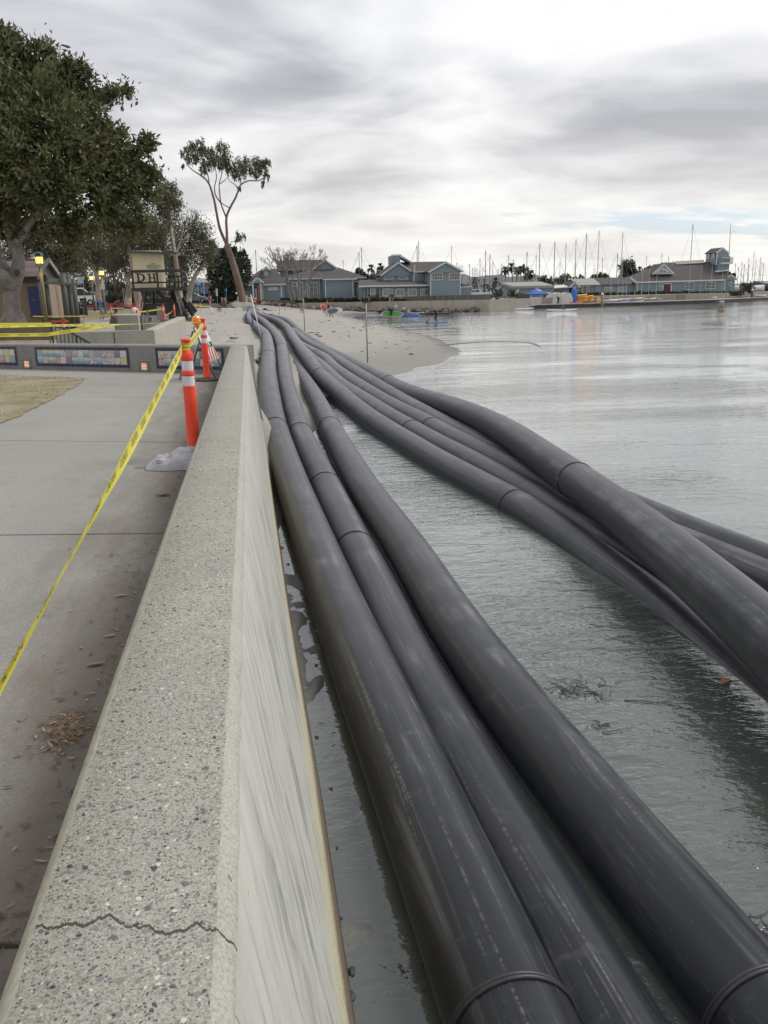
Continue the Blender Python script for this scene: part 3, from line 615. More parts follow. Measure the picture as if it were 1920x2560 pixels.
BE = {'A': [(668, 830), (679, 876), (692, 1043), (1318, 2490)], 'B': [(703, 858), (672, 811), (748, 1056), (813, 1177), (888, 1325)], 'C': [(824, 1045), (1915, 2440)],
 'D': [(710, 805), (800, 922), (1293, 1228)], 'E': [(797, 879), (1032, 1052)], 'F': [(1080, 1044), (800, 868)], 'H': [(742, 832)], 'G': [(973, 941), (1442, 1153), (788, 848)]}
PC = {}; PO = {}
for k in 'ABCDEFHG':
    PO[k], PC[k] = pipe(PIPES[k], LB[k], [(x, y, .008 if y < 2000 else .011) for x, y in BE[k]])
# blue paint marks at the joint of the crossing pipe
BPM = pm('blue_paint', (.05, .27, .62), (.04, .2, .5), 30, .5)
cG = PC['G']; top = cG+np.array([0, 0, PR]); rel = top-np.array([0, 0, EYE]); ww = rel@AF
q = int(np.argmin((CX+F_PX*(rel@AX)/ww-1442)**2+(CY-F_PX*(rel@AU)/ww-1153)**2)); dG = cG[q+1]-cG[q]; dG /= np.linalg.norm(dG); xG = np.cross(dG, [0, 0, 1]); xG /= np.linalg.norm(xG); uG = np.cross(xG, dG)
sgn = 1 if xG[0] < 0 else -1
for off in (-.045, .03):
    ang = [rad(a) for a in np.linspace(2, 16, 6)]
    vs = []; mk = MB()
    for a in ang:
        for e in (-.014, .014): vs.append(cG[q]+dG*(off+e)+(xG*sgn*math.cos(a)+uG*math.sin(a))*(PR+.003))
    mk.add(vs, [(2*i, 2*i+1, 2*i+3, 2*i+2) for i in range(5)]); mk.build('paint_mark', BPM, PO['G'])
# the short shore end of the outer pipe with its red coupling, and an open pipe end behind
cp = MB(); a = V(690, 786, 86); cp.tube([Vector((2.3, 88.2, 1.2)), Vector((2.2, 88.7, 1.2))], .34, 20)
cp.build('coupling', pm('rust_red', (.20, .05, .04), (.10, .035, .03), 8, .8), PO['G'], smooth=True)
o, _c = pipe([(2.2, 89, 1.2), (1.6, 96, 1.3), (1.2, 104, 1.5)], 'short grey pipe running on from the red coupling near the rocks', [])

# ------------------------------------------------------------------ tiled wall across the end of the path
pm('navy_tile', (.012, .014, .060), (.020, .022, .085), 40, .25, spec=.6, rnd=.3)
pm('grout', (.30, .30, .29), rough=.9)
def art(name, cols, scale, kind):
    m, t, b, out = newmat(name); co = objco(t)
    oi = N(t, 'ShaderNodeObjectInfo'); off = N(t, 'ShaderNodeCombineXYZ'); L(t, mth(t, 'MULTIPLY', oi.outputs['Random'], 50.), off.inputs[0]); L(t, mth(t, 'MULTIPLY', oi.outputs['Random'], 23.), off.inputs[2])
    av = N(t, 'ShaderNodeVectorMath', operation='ADD'); L(t, co, av.inputs[0]); L(t, off.outputs[0], av.inputs[1])
    n = noise(t, av.outputs[0], scale, 2, .5, 1.2)
    if kind == 'band':
        s = N(t, 'ShaderNodeSeparateXYZ'); L(t, co, s.inputs[0])
        n = mth(t, 'ADD', mth(t, 'MULTIPLY', n, .5), mth(t, 'ADD', mth(t, 'MULTIPLY', s.outputs[2], 4.5), .25))
    c = ramp(t, n, [(i/len(cols)*.6+.25, x) for i, x in enumerate(cols)], 'CONSTANT')
    c = mix(t, .38, c, (.46, .45, .42)); setc(t, b, 'Base Color', c); setc(t, b, 'Roughness', .3); return m
WH = (.60, .59, .55)
ARTM = [art('glaze_a', [(.05, .22, .40), (.13, .36, .48), WH, (.60, .49, .10)], 14, 'band'), art('glaze_b', [WH, WH, (.12, .12, .13), WH], 22, 'n'), art('glaze_c', [(.55, .47, .10), (.60, .52, .16), WH], 12, 'n'),
 art('glaze_d', [(.08, .20, .13), (.14, .34, .36), (.45, .12, .08), WH], 16, 'n'), art('glaze_e', [(.02, .03, .12), (.03, .05, .18), (.42, .05, .04)], 10, 'band'), art('glaze_f', [WH, (.33, .05, .10), WH, (.10, .30, .12)], 18, 'n'),
 art('glaze_g', [(.04, .16, .36), (.16, .38, .50), (.24, .46, .55), WH], 11, 'band'), art('glaze_h', [WH, (.25, .12, .30), WH, (.10, .08, .25)], 18, 'n'), art('glaze_i', [(.50, .30, .08), WH, (.48, .10, .06), WH], 15, 'n'), art('glaze_j', [WH, WH, (.35, .38, .36)], 9, 'n')]
TW0 = Vector((-.4, 16.74, 0)); TT = Vector((-5.15, 3.53, 0)).normalized(); TN = Vector((-TT.y, TT.x, 0)) * (1 if (-TT.y*0 + TT.x*-1) > 0 else -1)
if TN.y > 0: TN = -TN                      # towards the path
def tw(s, z, o=0.): p = TW0+TT*s+TN*o; return Vector((p.x, p.y, z))
mb = MB()
a, b2, c2, d2 = tw(-.32, 0), tw(10, 0), tw(10, 0, -.36), tw(-.32, 0, -.36)
pf = [(0, 1.5), (0, 2.365), (-.025, 2.39), (-.335, 2.39), (-.36, 2.365), (-.36, 1.3)]
vs = [tw(s, z, o) for s in (-.30, 10) for o, z in pf]; k = len(pf)
mb.add(vs, [(i, i+1, k+i+1, k+i) for i in range(k-1)]+[tuple(range(k-1, -1, -1)), tuple(range(k, 2*k))])
twl = tag(mb.build('tiled_wall', MT['concrete_dark']), 'low dark concrete wall with painted tile panels across the end of the path', 'wall')
tile_cache = {}
def tile_mesh(w, h, mat):
    k = (round(w, 4), round(h, 4), mat.name)
    if k not in tile_cache:
        x, z, d, e = w/2, h/2, .009, .004
        P3 = lambda s, zz, o: TT*s+Vector((0, 0, zz))+TN*o
        vs = [P3(-x, -z, 0), P3(x, -z, 0), P3(x, z, 0), P3(-x, z, 0), P3(-x+e, -z+e, d), P3(x-e, -z+e, d), P3(x-e, z-e, d), P3(-x+e, z-e, d)]
        me = bpy.data.meshes.new('tile'); me.from_pydata(vs, [], [(0, 1, 5, 4), (1, 2, 6, 5), (2, 3, 7, 6), (3, 0, 4, 7), (4, 5, 6, 7)]); me.materials.append(mat); me.update(); tile_cache[k] = me
    return tile_cache[k]
def panel(s0, s1, ncol, seed):
    g = random.Random(seed); zb, zt = 1.920, 2.338; bd = .062
    bk = MB(); v = [tw(s0, zb, .003), tw(s1, zb, .003), tw(s1, zt, .003), tw(s0, zt, .003)]; bk.add(v, [(0, 1, 2, 3)])
    pn = bk.build('tile_panel', MT['grout'], twl)
    aw = (s1-s0-2*bd)/ncol; ah = (zt-zb-2*bd)/2; gp = .005
    def put(nm, s, z, w, h, mat):
        link(nm, tile_mesh(w-gp, h-gp, mat), pn, tw(s, z, .003))
    for i in range(ncol):
        for j in range(2): put('art_tile', s0+bd+aw*(i+.5), zb+bd+ah*(j+.5), aw, ah, ARTM[g.randrange(len(ARTM))])
        for z in (zb+bd/2, zt-bd/2): put('border_tile', s0+bd+aw*(i+.5), z, aw, bd, MT['navy_tile'])
    for s in (s0+bd/2, s1-bd/2):
        for j in range(2): put('border_tile', s, zb+bd+ah*(j+.5), bd, ah, MT['navy_tile'])
        for z in (zb+bd/2, zt-bd/2): put('border_tile', s, z, bd, bd, MT['navy_tile'])
panel(2.54, 5.20, 15, 1); panel(.16, 1.84, 9, 2); panel(5.76, 7.4, 9, 3)
warm, t, b, out = newmat('warm_lens'); setc(t, b, 'Base Color', (.8, .5, .3)); setc(t, b, 'Emission Color', (1., .50, .22)); setc(t, b, 'Emission Strength', .75)
pm('grey_paint', (.22, .22, .22), (.17, .17, .17), 9, .6)
for s in (2.17, 5.5):
    fr = MB(); 
    for ds, dz, w, h in ((-.12, 0, .05, .2), (.12, 0, .05, .2), (0, .085, .29, .03), (0, -.085, .29, .03)):
        c = tw(s+ds, 1.955+dz, .006); fr.add([c+TT*x*w/2+Vector((0, 0, y*h/2))+TN*o for o in (-.01, .004) for x, y in ((-1, -1), (1, -1), (1, 1), (-1, 1))], [(4, 5, 6, 7), (0, 1, 5, 4), (1, 2, 6, 5), (2, 3, 7, 6), (3, 0, 4, 7)])
    lt = fr.build('wall_light', MT['grey_paint'], twl)
    ln = MB(); c = tw(s, 1.955, .002); ln.add([c+TT*x*.07+Vector((0, 0, y*.062)) for x, y in ((-1, -1), (1, -1), (1, 1), (-1, 1))], [(0, 1, 2, 3)]); ln.build('lens', warm, lt)
    lv = MB()
    for q in range(4):
        c = tw(s, 1.955-.045+q*.03, .008); lv.add([c+TT*x*.075+Vector((0, 0, y*.0065)) for x, y in ((-1, -1), (1, -1), (1, 1), (-1, 1))], [(0, 1, 2, 3)])
    c = tw(s+.075, 1.955, .008)
    tag(lv.build('louvre', MT['grey_paint'], lt), kind='stuff')

# angled concrete wall behind it
def wall_run(name, pts, th, mat, label, cat='wall', joints=()):
    """pts: (x, y, z0, z1) along the visible foot; thickness goes away from the camera"""
    mb = MB()
    fr = [Vector((p[0], p[1], 0)) for p in pts]; bk = []
    for i in range(len(fr)):
        d = (fr[min(i+1, len(fr)-1)]-fr[max(i-1, 0)]).normalized(); nn = Vector((-d.y, d.x, 0))
        if nn.dot(fr[i]) < 0: nn = -nn
        bk.append(fr[i]+nn*th)
    e = .03
    vs = []
    for i, p in enumerate(pts):
        inn = (bk[i]-fr[i]).normalized()*e
        vs += [(fr[i].x, fr[i].y, p[2]), (fr[i].x, fr[i].y, p[3]-e), tuple(Vector((fr[i].x, fr[i].y, p[3]))+inn), tuple(Vector((bk[i].x, bk[i].y, p[3]))-inn), (bk[i].x, bk[i].y, p[3]-e), (bk[i].x, bk[i].y, p[2])]
    n = len(pts); fs = []
    for i in range(n-1): fs += [(i*6+j, (i+1)*6+j, (i+1)*6+j+1, i*6+j+1) for j in range(5)]
    fs += [tuple(range(5, -1, -1)), tuple((n-1)*6+j for j in range(6))]
    mb.add(vs, fs); o = tag(mb.build(name, mat), label, cat)
    for j in joints:
        q = MB(); q.beam((j[0], j[1], j[2]), (j[0], j[1], j[3]), .02, .012, up=(0, 1, 0)); q.build('joint', MT['joint_dark'], o)
    return o
p0, p1, p2 = V(140, 818, 25.5), V(385, 818, 25), V(463, 789, 34); j = V(284, 830, 25.2)
wall_run('concrete_wall', [(p0.x, p0.y, 1.2, 2.44), (p1.x, p1.y, 1.2, 2.44), (p2.x, p2.y, 1.3, 2.6)], .32, MT['concrete'], 'plain grey concrete wall with a bent sloping wing behind the tiled wall', joints=[(j.x, j.y-.01, 1.4, 2.4)])

# handrail of the steps
pm('black_metal', (.018, .018, .02), (.03, .03, .03), 20, .45)
hr = thing('handrail', 'black metal handrail with slim balusters sloping down behind the tiled wall', 'handrail', V(128, 860, 22.5)-Vector((0, 0, .9)))
A0, A1 = V(127, 804, 22.6), V(233, 862, 22.0); B0, B1 = A0-Vector((0, 0, .62)), A1-Vector((0, 0, .62))
mb = MB(); mb.tube([A0+(A0-A1)*.02, A1+(A1-A0)*.35], .028, 8); mb.build('top_rail', MT['black_metal'], hr, True)
mb = MB(); mb.tube([B0, B1+(B1-B0)*.35], .018, 8); mb.build('bottom_rail', MT['black_metal'], hr, True)
for i in range(13):
    f = i/10; a = A0.lerp(A1, f); bq = B0.lerp(B1, f); mb = MB(); r = .024 if i % 6 == 0 else .011
    mb.tube([a, bq - (Vector((0, 0, .5)) if i % 6 == 0 else Vector((0, 0, 0)))], r, 6); mb.build('post' if i % 6 == 0 else 'baluster', MT['black_metal'], hr)
# earth bank with a planter kerb at the left
bk = MB(); a, c = V(-140, 853, 24), V(133, 850, 23.4); bk.slab([a, c, c+Vector((0, 0, .34)), a+Vector((0, 0, .34))], .25)
tag(bk.build('planter_curb', pm('brick_earth', (.20, .15, .115), (.13, .10, .08), 3, .9, .3)), 'long low brown planter curb below the big tree', 'curb')

# ------------------------------------------------------------------ orange posts
m, t, b, out = newmat('orange_plastic'); co = objco(t); n1 = noise(t, co, 6, 5, .6); n2 = noise(t, co, 30, 4, .7)
c = mix(t, n1, (.72, .042, .014), (.86, .066, .024)); c = mix(t, mth(t, 'MULTIPLY', ramp(t, n2, [(.52, (0, 0, 0)), (.72, (1, 1, 1))]), .45), c, (.26, .06, .04)); gd = noise(t, mapv(t, co, scale=(1, 1, .3)), 9, 6, .7); c = mix(t, mth(t, 'MULTIPLY', ramp(t, gd, [(.56, (0, 0, 0)), (.74, (1, 1, 1))]), .35), c, (.22, .10, .07))
setc(t, b, 'Base Color', c); setc(t, b, 'Roughness', .5)
m, t, b, out = newmat('reflective'); co = objco(t); n2 = noise(t, co, 18, 4, .6); setc(t, b, 'Base Color', mix(t, n2, (.42, .40, .42), (.74, .72, .74))); setc(t, b, 'Roughness', .35)
pm('rubber', (.028, .03, .03), (.05, .05, .048), 12, .7)
def post_parts(root, h=1.09, n=18, r=.0565, base=True, cone=False):
    s = h/1.09
    def P_(name, prof, mat):
        mb = MB(); mb.lathe([(rr, z*s) for rr, z in prof], n); return mb.build(name, mat, root, True, local=True)
    if cone:
        P_('tube', [(.10, .0), (.10, .02), (r*1.25, .05), (r, .66)], MT['orange_plastic'])
    else:
        P_('tube', [(r*1.16, .03), (r*1.16, .075), (r*1.03, .09), (r*1.0, .40), (r*1.01, .66), (r*.99, .668)], MT['orange_plastic'])
    P_('reflective_band', [(r*.94, .664), (r*.945, .67), (r*.94, .757), (r*.93, .76)], MT['reflective'])
    P_('collar', [(r*.95, .756), (r*1.03, .764), (r*1.03, .80), (r*.95, .808)], MT['orange_plastic'])
    P_('reflective_band', [(r*.93, .803), (r*.935, .81), (r*.93, .894), (r*.92, .898)], MT['reflective'])
    P_('handle', [(r*.94, .892), (r*1.01, .90), (r*1.01, .945), (r*.94, .962), (r*.66, .985), (r*.60, 1.0), (r*.60, 1.058), (r*.78, 1.066), (r*.80, 1.082), (r*.74, 1.09), (.002, 1.09)], MT['orange_plastic'])
    if base:
        mb = MB(); k = 8
        pr = [(.0, .0), (.205, .0), (.205, .022), (.17, .04), (.075, .05)]
        mb.lathe([(max(a, .001), z) for a, z in pr], 8); mb.build('rubber_base', MT['rubber'], root, local=True)
GP = 'orange posts of the taped off area'
b1p = W(487, 1142, PZ); b2p = W(518, 952, PZ)
post1 = thing('delineator_post', 'nearest orange post with white bands standing behind the sandbag', 'post', b1p, group=GP); post_parts(post1)
post2 = thing('delineator_post', 'orange post on black base in front of the folding barricade', 'post', b2p, .3, GP); post_parts(post2)
FP = [((281, 810), 51, 1.07, 'orange post in front of the dark end of the pale concrete block', False), ((333, 812), 48, 1.07, 'orange post beside the white folding chair', False), ((345.7, 816), 46, .86, 'short orange cone shaped post standing on the concrete wall', True),
 ((410.5, 802), 44, .80, 'orange post rising behind the wing wall left of the other one there', False), ((437, 792), 50, .72, 'orange post rising behind the high end of the wing wall', False), ((350, 783), 75, .9, 'small far orange post among the tapes beside a white bag', True),
 ((489.6, 774.5), 92, .72, 'left of two small orange posts in front of the green car', True), ((501.5, 774), 92, .72, 'right of two small orange posts in front of the green car', True), ((640, 764), 120, 1.1, 'orange post by the entrance ramp of the blue clubhouse', False), ((712.8, 789), 110, .98, 'orange cone standing on the sand in front of the rocks', True), ((819, 768), 150, 1.3, 'thin orange post on the far seawall above the board carriers', False)]
for (px, py), Y, h, lab, cone in FP:
    p = V(px, py, Y); o = thing('delineator_post', lab, 'post', p, group=GP); post_parts(o, h, 10, .0565 if h > .75 else .05, base=not cone, cone=cone)

# ------------------------------------------------------------------ sandbag
m, t, b, out = newmat('bag'); co = objco(t); n1 = noise(t, co, 9, 5, .6); n2 = noise(t, mapv(t, co, scale=(1, 1, 2)), 160, 2, .5)
setc(t, b, 'Base Color', mix(t, n1, (.27, .265, .28), (.60, .59, .62))); setc(t, b, 'Roughness', .75); bump(t, b, mth(t, 'ADD', mth(t, 'MULTIPLY', n2, .3), noise(t, co, 13, 5, .65, .8)), .8, .03)
sb = thing('sandbag', 'slumped white sandbag lying against the seawall at the foot of an orange post', 'sandbag', W(445, 1168, PZ), rad(-8))
nu, nv = 44, 30
def bag(u, v):                     # u along, v across, -1..1
    f = (max(0, 1-abs(u)**2.4)**.5)*(max(0, 1-abs(v)**2.2)**.55)
    x = .265*u; y = .17*v*(1-.22*u*u*(1 if u < 0 else .2))
    z = (.135+.045*math.sin(2.0*u+.5)-.028*math.exp(-((u+.2)/.16)**2))*f + .016*f*math.sin(7*u+6*v)*math.sin(6*v-4*u)+.005*f*math.sin(19*u+9*v)+.004*f*math.sin(31*v-9*u)
    return Vector((x+.012*math.sin(5*v), y+.012*math.sin(4*u), z+.004))
mb = MB(); vs = []
for i in range(nu+1):
    for j in range(nv+1): vs.append(bag(-1+2*i/nu, -1+2*j/nv))
fs = [(i*(nv+1)+j, (i+1)*(nv+1)+j, (i+1)*(nv+1)+j+1, i*(nv+1)+j+1) for i in range(nu) for j in range(nv)]
mb.add(vs, fs); bo = mb.build('bag_body', MT['bag'], sb, True, local=True)
mb = MB(); mb.tube([(-.225, -.01, .03), (-.25, -.015, .036), (-.30, .0, .02), (-.36, .012, .008), (-.40, .03, .006)], [.018, .01, .006, .005, .003], 6); mb.tube([(-.25, -.015, .03), (-.32, -.03, .01), (-.37, -.06, .006)], [.006, .005, .003], 5); mb.build('tie', pm('twine', (.42, .38, .30), rough=.9), sb, True, local=True)
mb = MB()
for i in range(8):
    u0 = -.93+i*.095; mb.ball(bag(u0, -.02-.05*i/8), .007+.004*random.random(), nu=6, nv=4, jit=.3, seed=i)
mb.tube([bag(-.93+.07*i, .02-.1*math.sin(i*.4))+Vector((0, 0, .003)) for i in range(12)], .006, 5)
mb.build('seam', MT['bag'], sb, True, local=True)
mb = MB(); ink = pm('ink', (.03, .03, .035), rough=.7)
fn = lambda x, y: bag(-.50+x/.235*.9, -.70+y/.15*.62)+Vector((0, -.002, .0022))
mb.text('B', .042, fn)
ring = [(math.cos(a)*.030, math.sin(a)*.032) for a in np.linspace(0, 2*math.pi, 7)]; rin = [(x*.86, y*.86) for x, y in ring]
mb.add([fn(*p) for p in ring+rin], [(i, i+1, 7+i+1, 7+i) for i in range(6)]); mb.build('print', ink, sb, local=True)

# ------------------------------------------------------------------ folding barricade with amber lamp
pm('steel_leg', (.10, .10, .095), (.16, .15, .14), 14, .6); pm('white_paint', (.66, .66, .66), (.55, .55, .55), 9, .5); pm('red_stripe', (.55, .06, .03), (.45, .05, .03), 20, .45)
bc = Vector((-.92, 16.02, PZ)); bar = thing('barricade', 'folding barricade with striped panel standing beside the tiled wall', 'barricade', bc, rad(-14))
H = .97; sp = .34; hw = .30
def leg(sx, y, nm='leg'):
    mb = MB(); mb.beam((sx*.03, y, H-.12), (sx*sp, y, 0), .034, .022); mb.build(nm, MT['steel_leg'], bar, local=True)
for sx in (-1, 1):
    for y in (-hw, hw): leg(sx, y)
    def fac(z0, z1, y0, y1, off, sx=sx):
        xs = lambda z: sx*(.03+(sp-.03)*(1-z/(H-.12)))
        return [Vector((xs(z0)+sx*off, y0, z0)), Vector((xs(z0)+sx*off, y1, z0)), Vector((xs(z1)+sx*off, y1, z1)), Vector((xs(z1)+sx*off, y0, z1))]
    q = fac(.33, .56, -.31, .31, .022)
    if sx < 0: q = q[::-1]
    mb = MB(); mb.slab(q, .012); pnl = mb.build('striped_panel', MT['white_paint'], bar, local=True)
    for i in range(4):
        y0 = -.29+i*.15; q = fac(.335, .555, 0, 0, .0245); lo, hi = q[0], q[2]
        st = [Vector((lo.x, y0, lo.z)), Vector((lo.x, y0+.075, lo.z)), Vector((hi.x, y0+.155, hi.z)), Vector((hi.x, y0+.08, hi.z))]
        for s_ in st: s_.y = min(s_.y, .305)
        if sx < 0: st = st[::-1]
        mb = MB(); mb.add(st, [(0, 1, 2, 3)]); mb.build('stripe', MT['red_stripe'], pnl, local=True)
q = fac(.66, .93, -.31, .31, .02, 1); mb = MB(); mb.slab(q, .01); sg = mb.build('notice_board', MT['white_paint'], bar, local=True)
pm('faded_red', (.55, .30, .28), rough=.6); pm('faded_blue', (.42, .50, .60), rough=.6)
def onboard(x, y):
    lo, hi = q[0], q[2]; f = (y+.13)/.27; return Vector((lo.x+(hi.x-lo.x)*f+.0025, x, lo.z+(hi.z-lo.z)*f))
mb = MB(); mb.text('NOTICE', .075, lambda x, y: onboard(x, y+.02)); mb.build('print', MT['faded_red'], sg, local=True)
mb = MB(); mb.text('BEACH CLOSED', .05, lambda x, y: onboard(x, y-.06)); mb.build('print', MT['faded_blue'], sg, local=True)
mb = MB(); mb.beam((0, -hw-.02, H-.11), (0, hw+.02, H-.11), .07, .02); mb.build('top_bar', MT['steel_leg'], bar, local=True)
al = thing('warning_lamp', 'round amber warning lamp mounted on top of the folding barricade', 'lamp', bc+Vector((-.02, -.2, H-.1)), rad(25))
amb, t, b, out = newmat('amber'); co = objco(t); wv = noise(t, mapv(t, co, scale=(9, 1, 1)), 6, 2, .5)
setc(t, b, 'Base Color', mix(t, wv, (.80, .20, .005), (.95, .42, .03))); setc(t, b, 'Roughness', .18); setc(t, b, 'Transmission Weight', .25)
mb = MB(); vs = []
for k_, (rr, yy) in enumerate(((.0, -.052), (.05, -.045), (.078, -.028), (.088, .0), (.078, .028), (.05, .045), (.0, .052))):
    for j_ in range(20):
        a = 2*math.pi*j_/20; vs.append((max(rr, .002)*math.cos(a), yy, .175+max(rr, .002)*1.12*math.sin(a)))
mb.add(vs, [(i*20+j, i*20+(j+1) % 20, (i+1)*20+(j+1) % 20, (i+1)*20+j) for i in range(6) for j in range(20)]); mb.build('amber_lens', amb, al, True, local=True)
mb = MB(); mb.box((.03, 0, .045), (.19, .07, .07)); mb.add([(.12, -.03, .03), (.19, -.02, .04), (.19, .02, .04), (.12, .03, .03), (.12, -.03, .085), (.19, -.01, .05), (.19, .01, .05), (.12, .03, .085)], [(0, 1, 2, 3), (4, 7, 6, 5), (0, 4, 5, 1), (1, 5, 6, 2), (2, 6, 7, 3), (3, 7, 4, 0)])
lb = mb.build('lamp_case', pm('faded_pink', (.50, .22, .20), (.42, .17, .15), 14, .6), al, local=True); md = lb.modifiers.new('b', 'BEVEL'); md.width = .008

# ------------------------------------------------------------------ caution tape
m, t, b, out = newmat('tape'); n1 = noise(t, worldpos(t), 9, 4, .6); setc(t, b, 'Base Color', mix(t, n1, (.74, .66, .04), (.86, .80, .12))); setc(t, b, 'Roughness', .32)
tr = N(t, 'ShaderNodeBsdfTranslucent'); tr.inputs[0].default_value = (.8, .72, .12, 1); ms = N(t, 'ShaderNodeMixShader'); ms.inputs[0].default_value = .25; L(t, b.outputs[0], ms.inputs[1]); L(t, tr.outputs[0], ms.inputs[2]); L(t, ms.outputs[0], out.inputs[0])
pm('tape_ink', (.07, .065, .03), (.13, .12, .05), 25, .5)
def tape(pts, label, twist, width=.076, text=.040, words=('CAUTION', 'CUIDADO'), gap=.16, steps=.06, sag=0.):
    """pts: corners it is pulled between; twist(f) gives the roll of the strip in radians along it (0 = upright)"""
    P_ = [Vector(p) for p in pts]; ctr = []
    for i in range(len(P_)-1):
        l = (P_[i+1]-P_[i]).length; n = max(3, int(l/steps))
        for k in range(n):
            f = k/n; q = P_[i].lerp(P_[i+1], f); q.z -= sag*l*4*f*(1-f); ctr.append(q)
    ctr.append(P_[-1]); n = len(ctr); ln = [0.]
    for i in range(1, n): ln.append(ln[-1]+(ctr[i]-ctr[i-1]).length)
    fr = []
    for i in range(n):
        d = (ctr[min(i+1, n-1)]-ctr[max(i-1, 0)]).normalized(); s = d.cross(Vector((0, 0, 1))).normalized(); u = s.cross(d)
        a = twist(ln[i]/ln[-1]); w = (u*math.cos(a)+s*math.sin(a)).normalized(); fr.append((w, d.cross(w).normalized()))
    mb = MB(); cols = [-.5, -.25, 0, .25, .5]; curl = [.0, .0035, .005, .0035, .0]
    mb.add([ctr[i]+fr[i][0]*(width*c)+fr[i][1]*curl[j] for i in range(n) for j, c in enumerate(cols)], [(i*5+j, (i+1)*5+j, (i+1)*5+j+1, i*5+j+1) for i in range(n-1) for j in range(4)])
    o = tag(mb.build('caution_tape', MT['tape'], smooth=True), label, 'tape', 'caution tapes')
    if text:
        import bisect
        def at(s, v, off):
            s = min(max(s, 0), ln[-1]-1e-4); i = min(bisect.bisect_right(ln, s)-1, n-2); f = (s-ln[i])/(ln[i+1]-ln[i])
            w = fr[i][0].lerp(fr[i+1][0], f); nn = fr[i][1].lerp(fr[i+1][1], f); return ctr[i].lerp(ctr[i+1], f)+w*v+nn*(off+.005*(1-(2*v/width)**2))
        for side in (1, -1):
            tx = MB(); s = .25; k = 0
            while s < ln[-1]-.4:
                wd_ = words[k % len(words)]; vs, fs = text_shape(wd_, text*1.35); half = max(abs(v[0]) for v in vs)
                tx.add([at(s+half-side*x*-1 if False else s+half+side*x, y*1.0, side*.0016) for x, y in vs], fs); s += 2*half+gap; k += 1
            tag(tx.build('lettering', MT['tape_ink'], o), kind='stuff')
    return o
TWA = -.12
neck1 = b1p+Vector((0, 0, 1.03)); neck2 = b2p+Vector((0, 0, 1.01))
T0 = W(0, 1722, 2.46); T00 = T0+(T0-neck1)*.35+Vector((0, 0, .05))
tape([neck1+Vector((-.03, -.02, -.02)), T0, T00], 'long caution tape stretched from the nearest orange post across the path to the lower left', lambda f: TWA+.24*math.sin(f*7)+.14*math.sin(f*17), sag=.002)
tape([neck1+Vector((.0, .035, -.01)), neck2+Vector((0, -.03, -.02))], 'caution tape between the two nearest orange posts', lambda f: -.1-.2*f, sag=.004)
for nk, r_ in ((neck1, .037),):
    mb = MB(); vs = []; n_ = 24
    for z_ in (-.032, .032):
        for i in range(n_+1): a = 2*math.pi*i/n_; vs.append(nk+Vector((math.cos(a)*r_, math.sin(a)*r_, z_-.005+.006*math.sin(a))))
    mb.add(vs, [(i, i+1, n_+1+i+1, n_+1+i) for i in range(n_)]); o = tag(mb.build('caution_tape', MT['tape'], smooth=True), 'caution tape wound round the neck of the nearest orange post', 'tape', 'caution tapes')
    tx = MB()
    for zz, wd_ in ((.012, 'CAUTION'), (-.018, 'CAUTION')): tx.text(wd_, .034, lambda x, y: nk+Vector((math.cos(-1.6+x/r_)*(r_+.0012), math.sin(-1.6+x/r_)*(r_+.0012), zz+y*.8)))
    tag(tx.build('lettering', MT['ink'], o), kind='stuff')
q1 = V(272, 812.5, 15.9)
tape([neck2+Vector((-.03, 0, .02)), V(400, 808, 15.4), q1, V(118, 836.5, 16.0), V(-90, 839, 16.2)], 'broad caution tape running from the barricade to the left above the tiled wall', lambda f: 1.42/(1+math.exp((f-.42)*22))+.12, text=.034, steps=.12, width=.062)
tape([q1+Vector((0, .02, 0)), V(128, 813.5, 18.0), V(-60, 818, 18.2)], 'upper caution tape in front of the big tree trunk', lambda f: .75, text=.030, steps=.15, width=.06)
tape([V(-60, 812, 19.5), V(128, 810, 22.4)], 'short caution tape pulled to the top of the handrail', lambda f: .5, text=0, steps=.3)
tape([V(82, 791, 46), V(160, 790.5, 46), V(280, 788.5, 50.6), V(332, 783, 47.8)], 'thin far caution tape crossing behind the walking man', lambda f: .8, text=0, steps=.5, sag=.004)
tape([V(332, 776, 47.8), V(367, 778, 44), V(409, 771, 44)], 'far caution tape draped over the small folding trestle', lambda f: .5, text=0, steps=.4, sag=.01)
tape([V(410, 786, 44), V(422, 784, 46), V(434, 770, 49.8)], 'far caution tape with a knot between the two posts at the wing wall', lambda f: .5, text=0, steps=.4, sag=.02)
tape([V(281, 770, 50.8), V(305, 771, 52), V(325, 774, 49)], 'far caution tape in front of the bending person', lambda f: .9, text=0, steps=.4, sag=.01)
tape([V(450, 763, 92), V(489.6, 763, 91.6), V(527, 767, 90)], 'far caution tape by the small orange posts before the car park', lambda f: .2, text=0, steps=.6, sag=.012, width=.11)

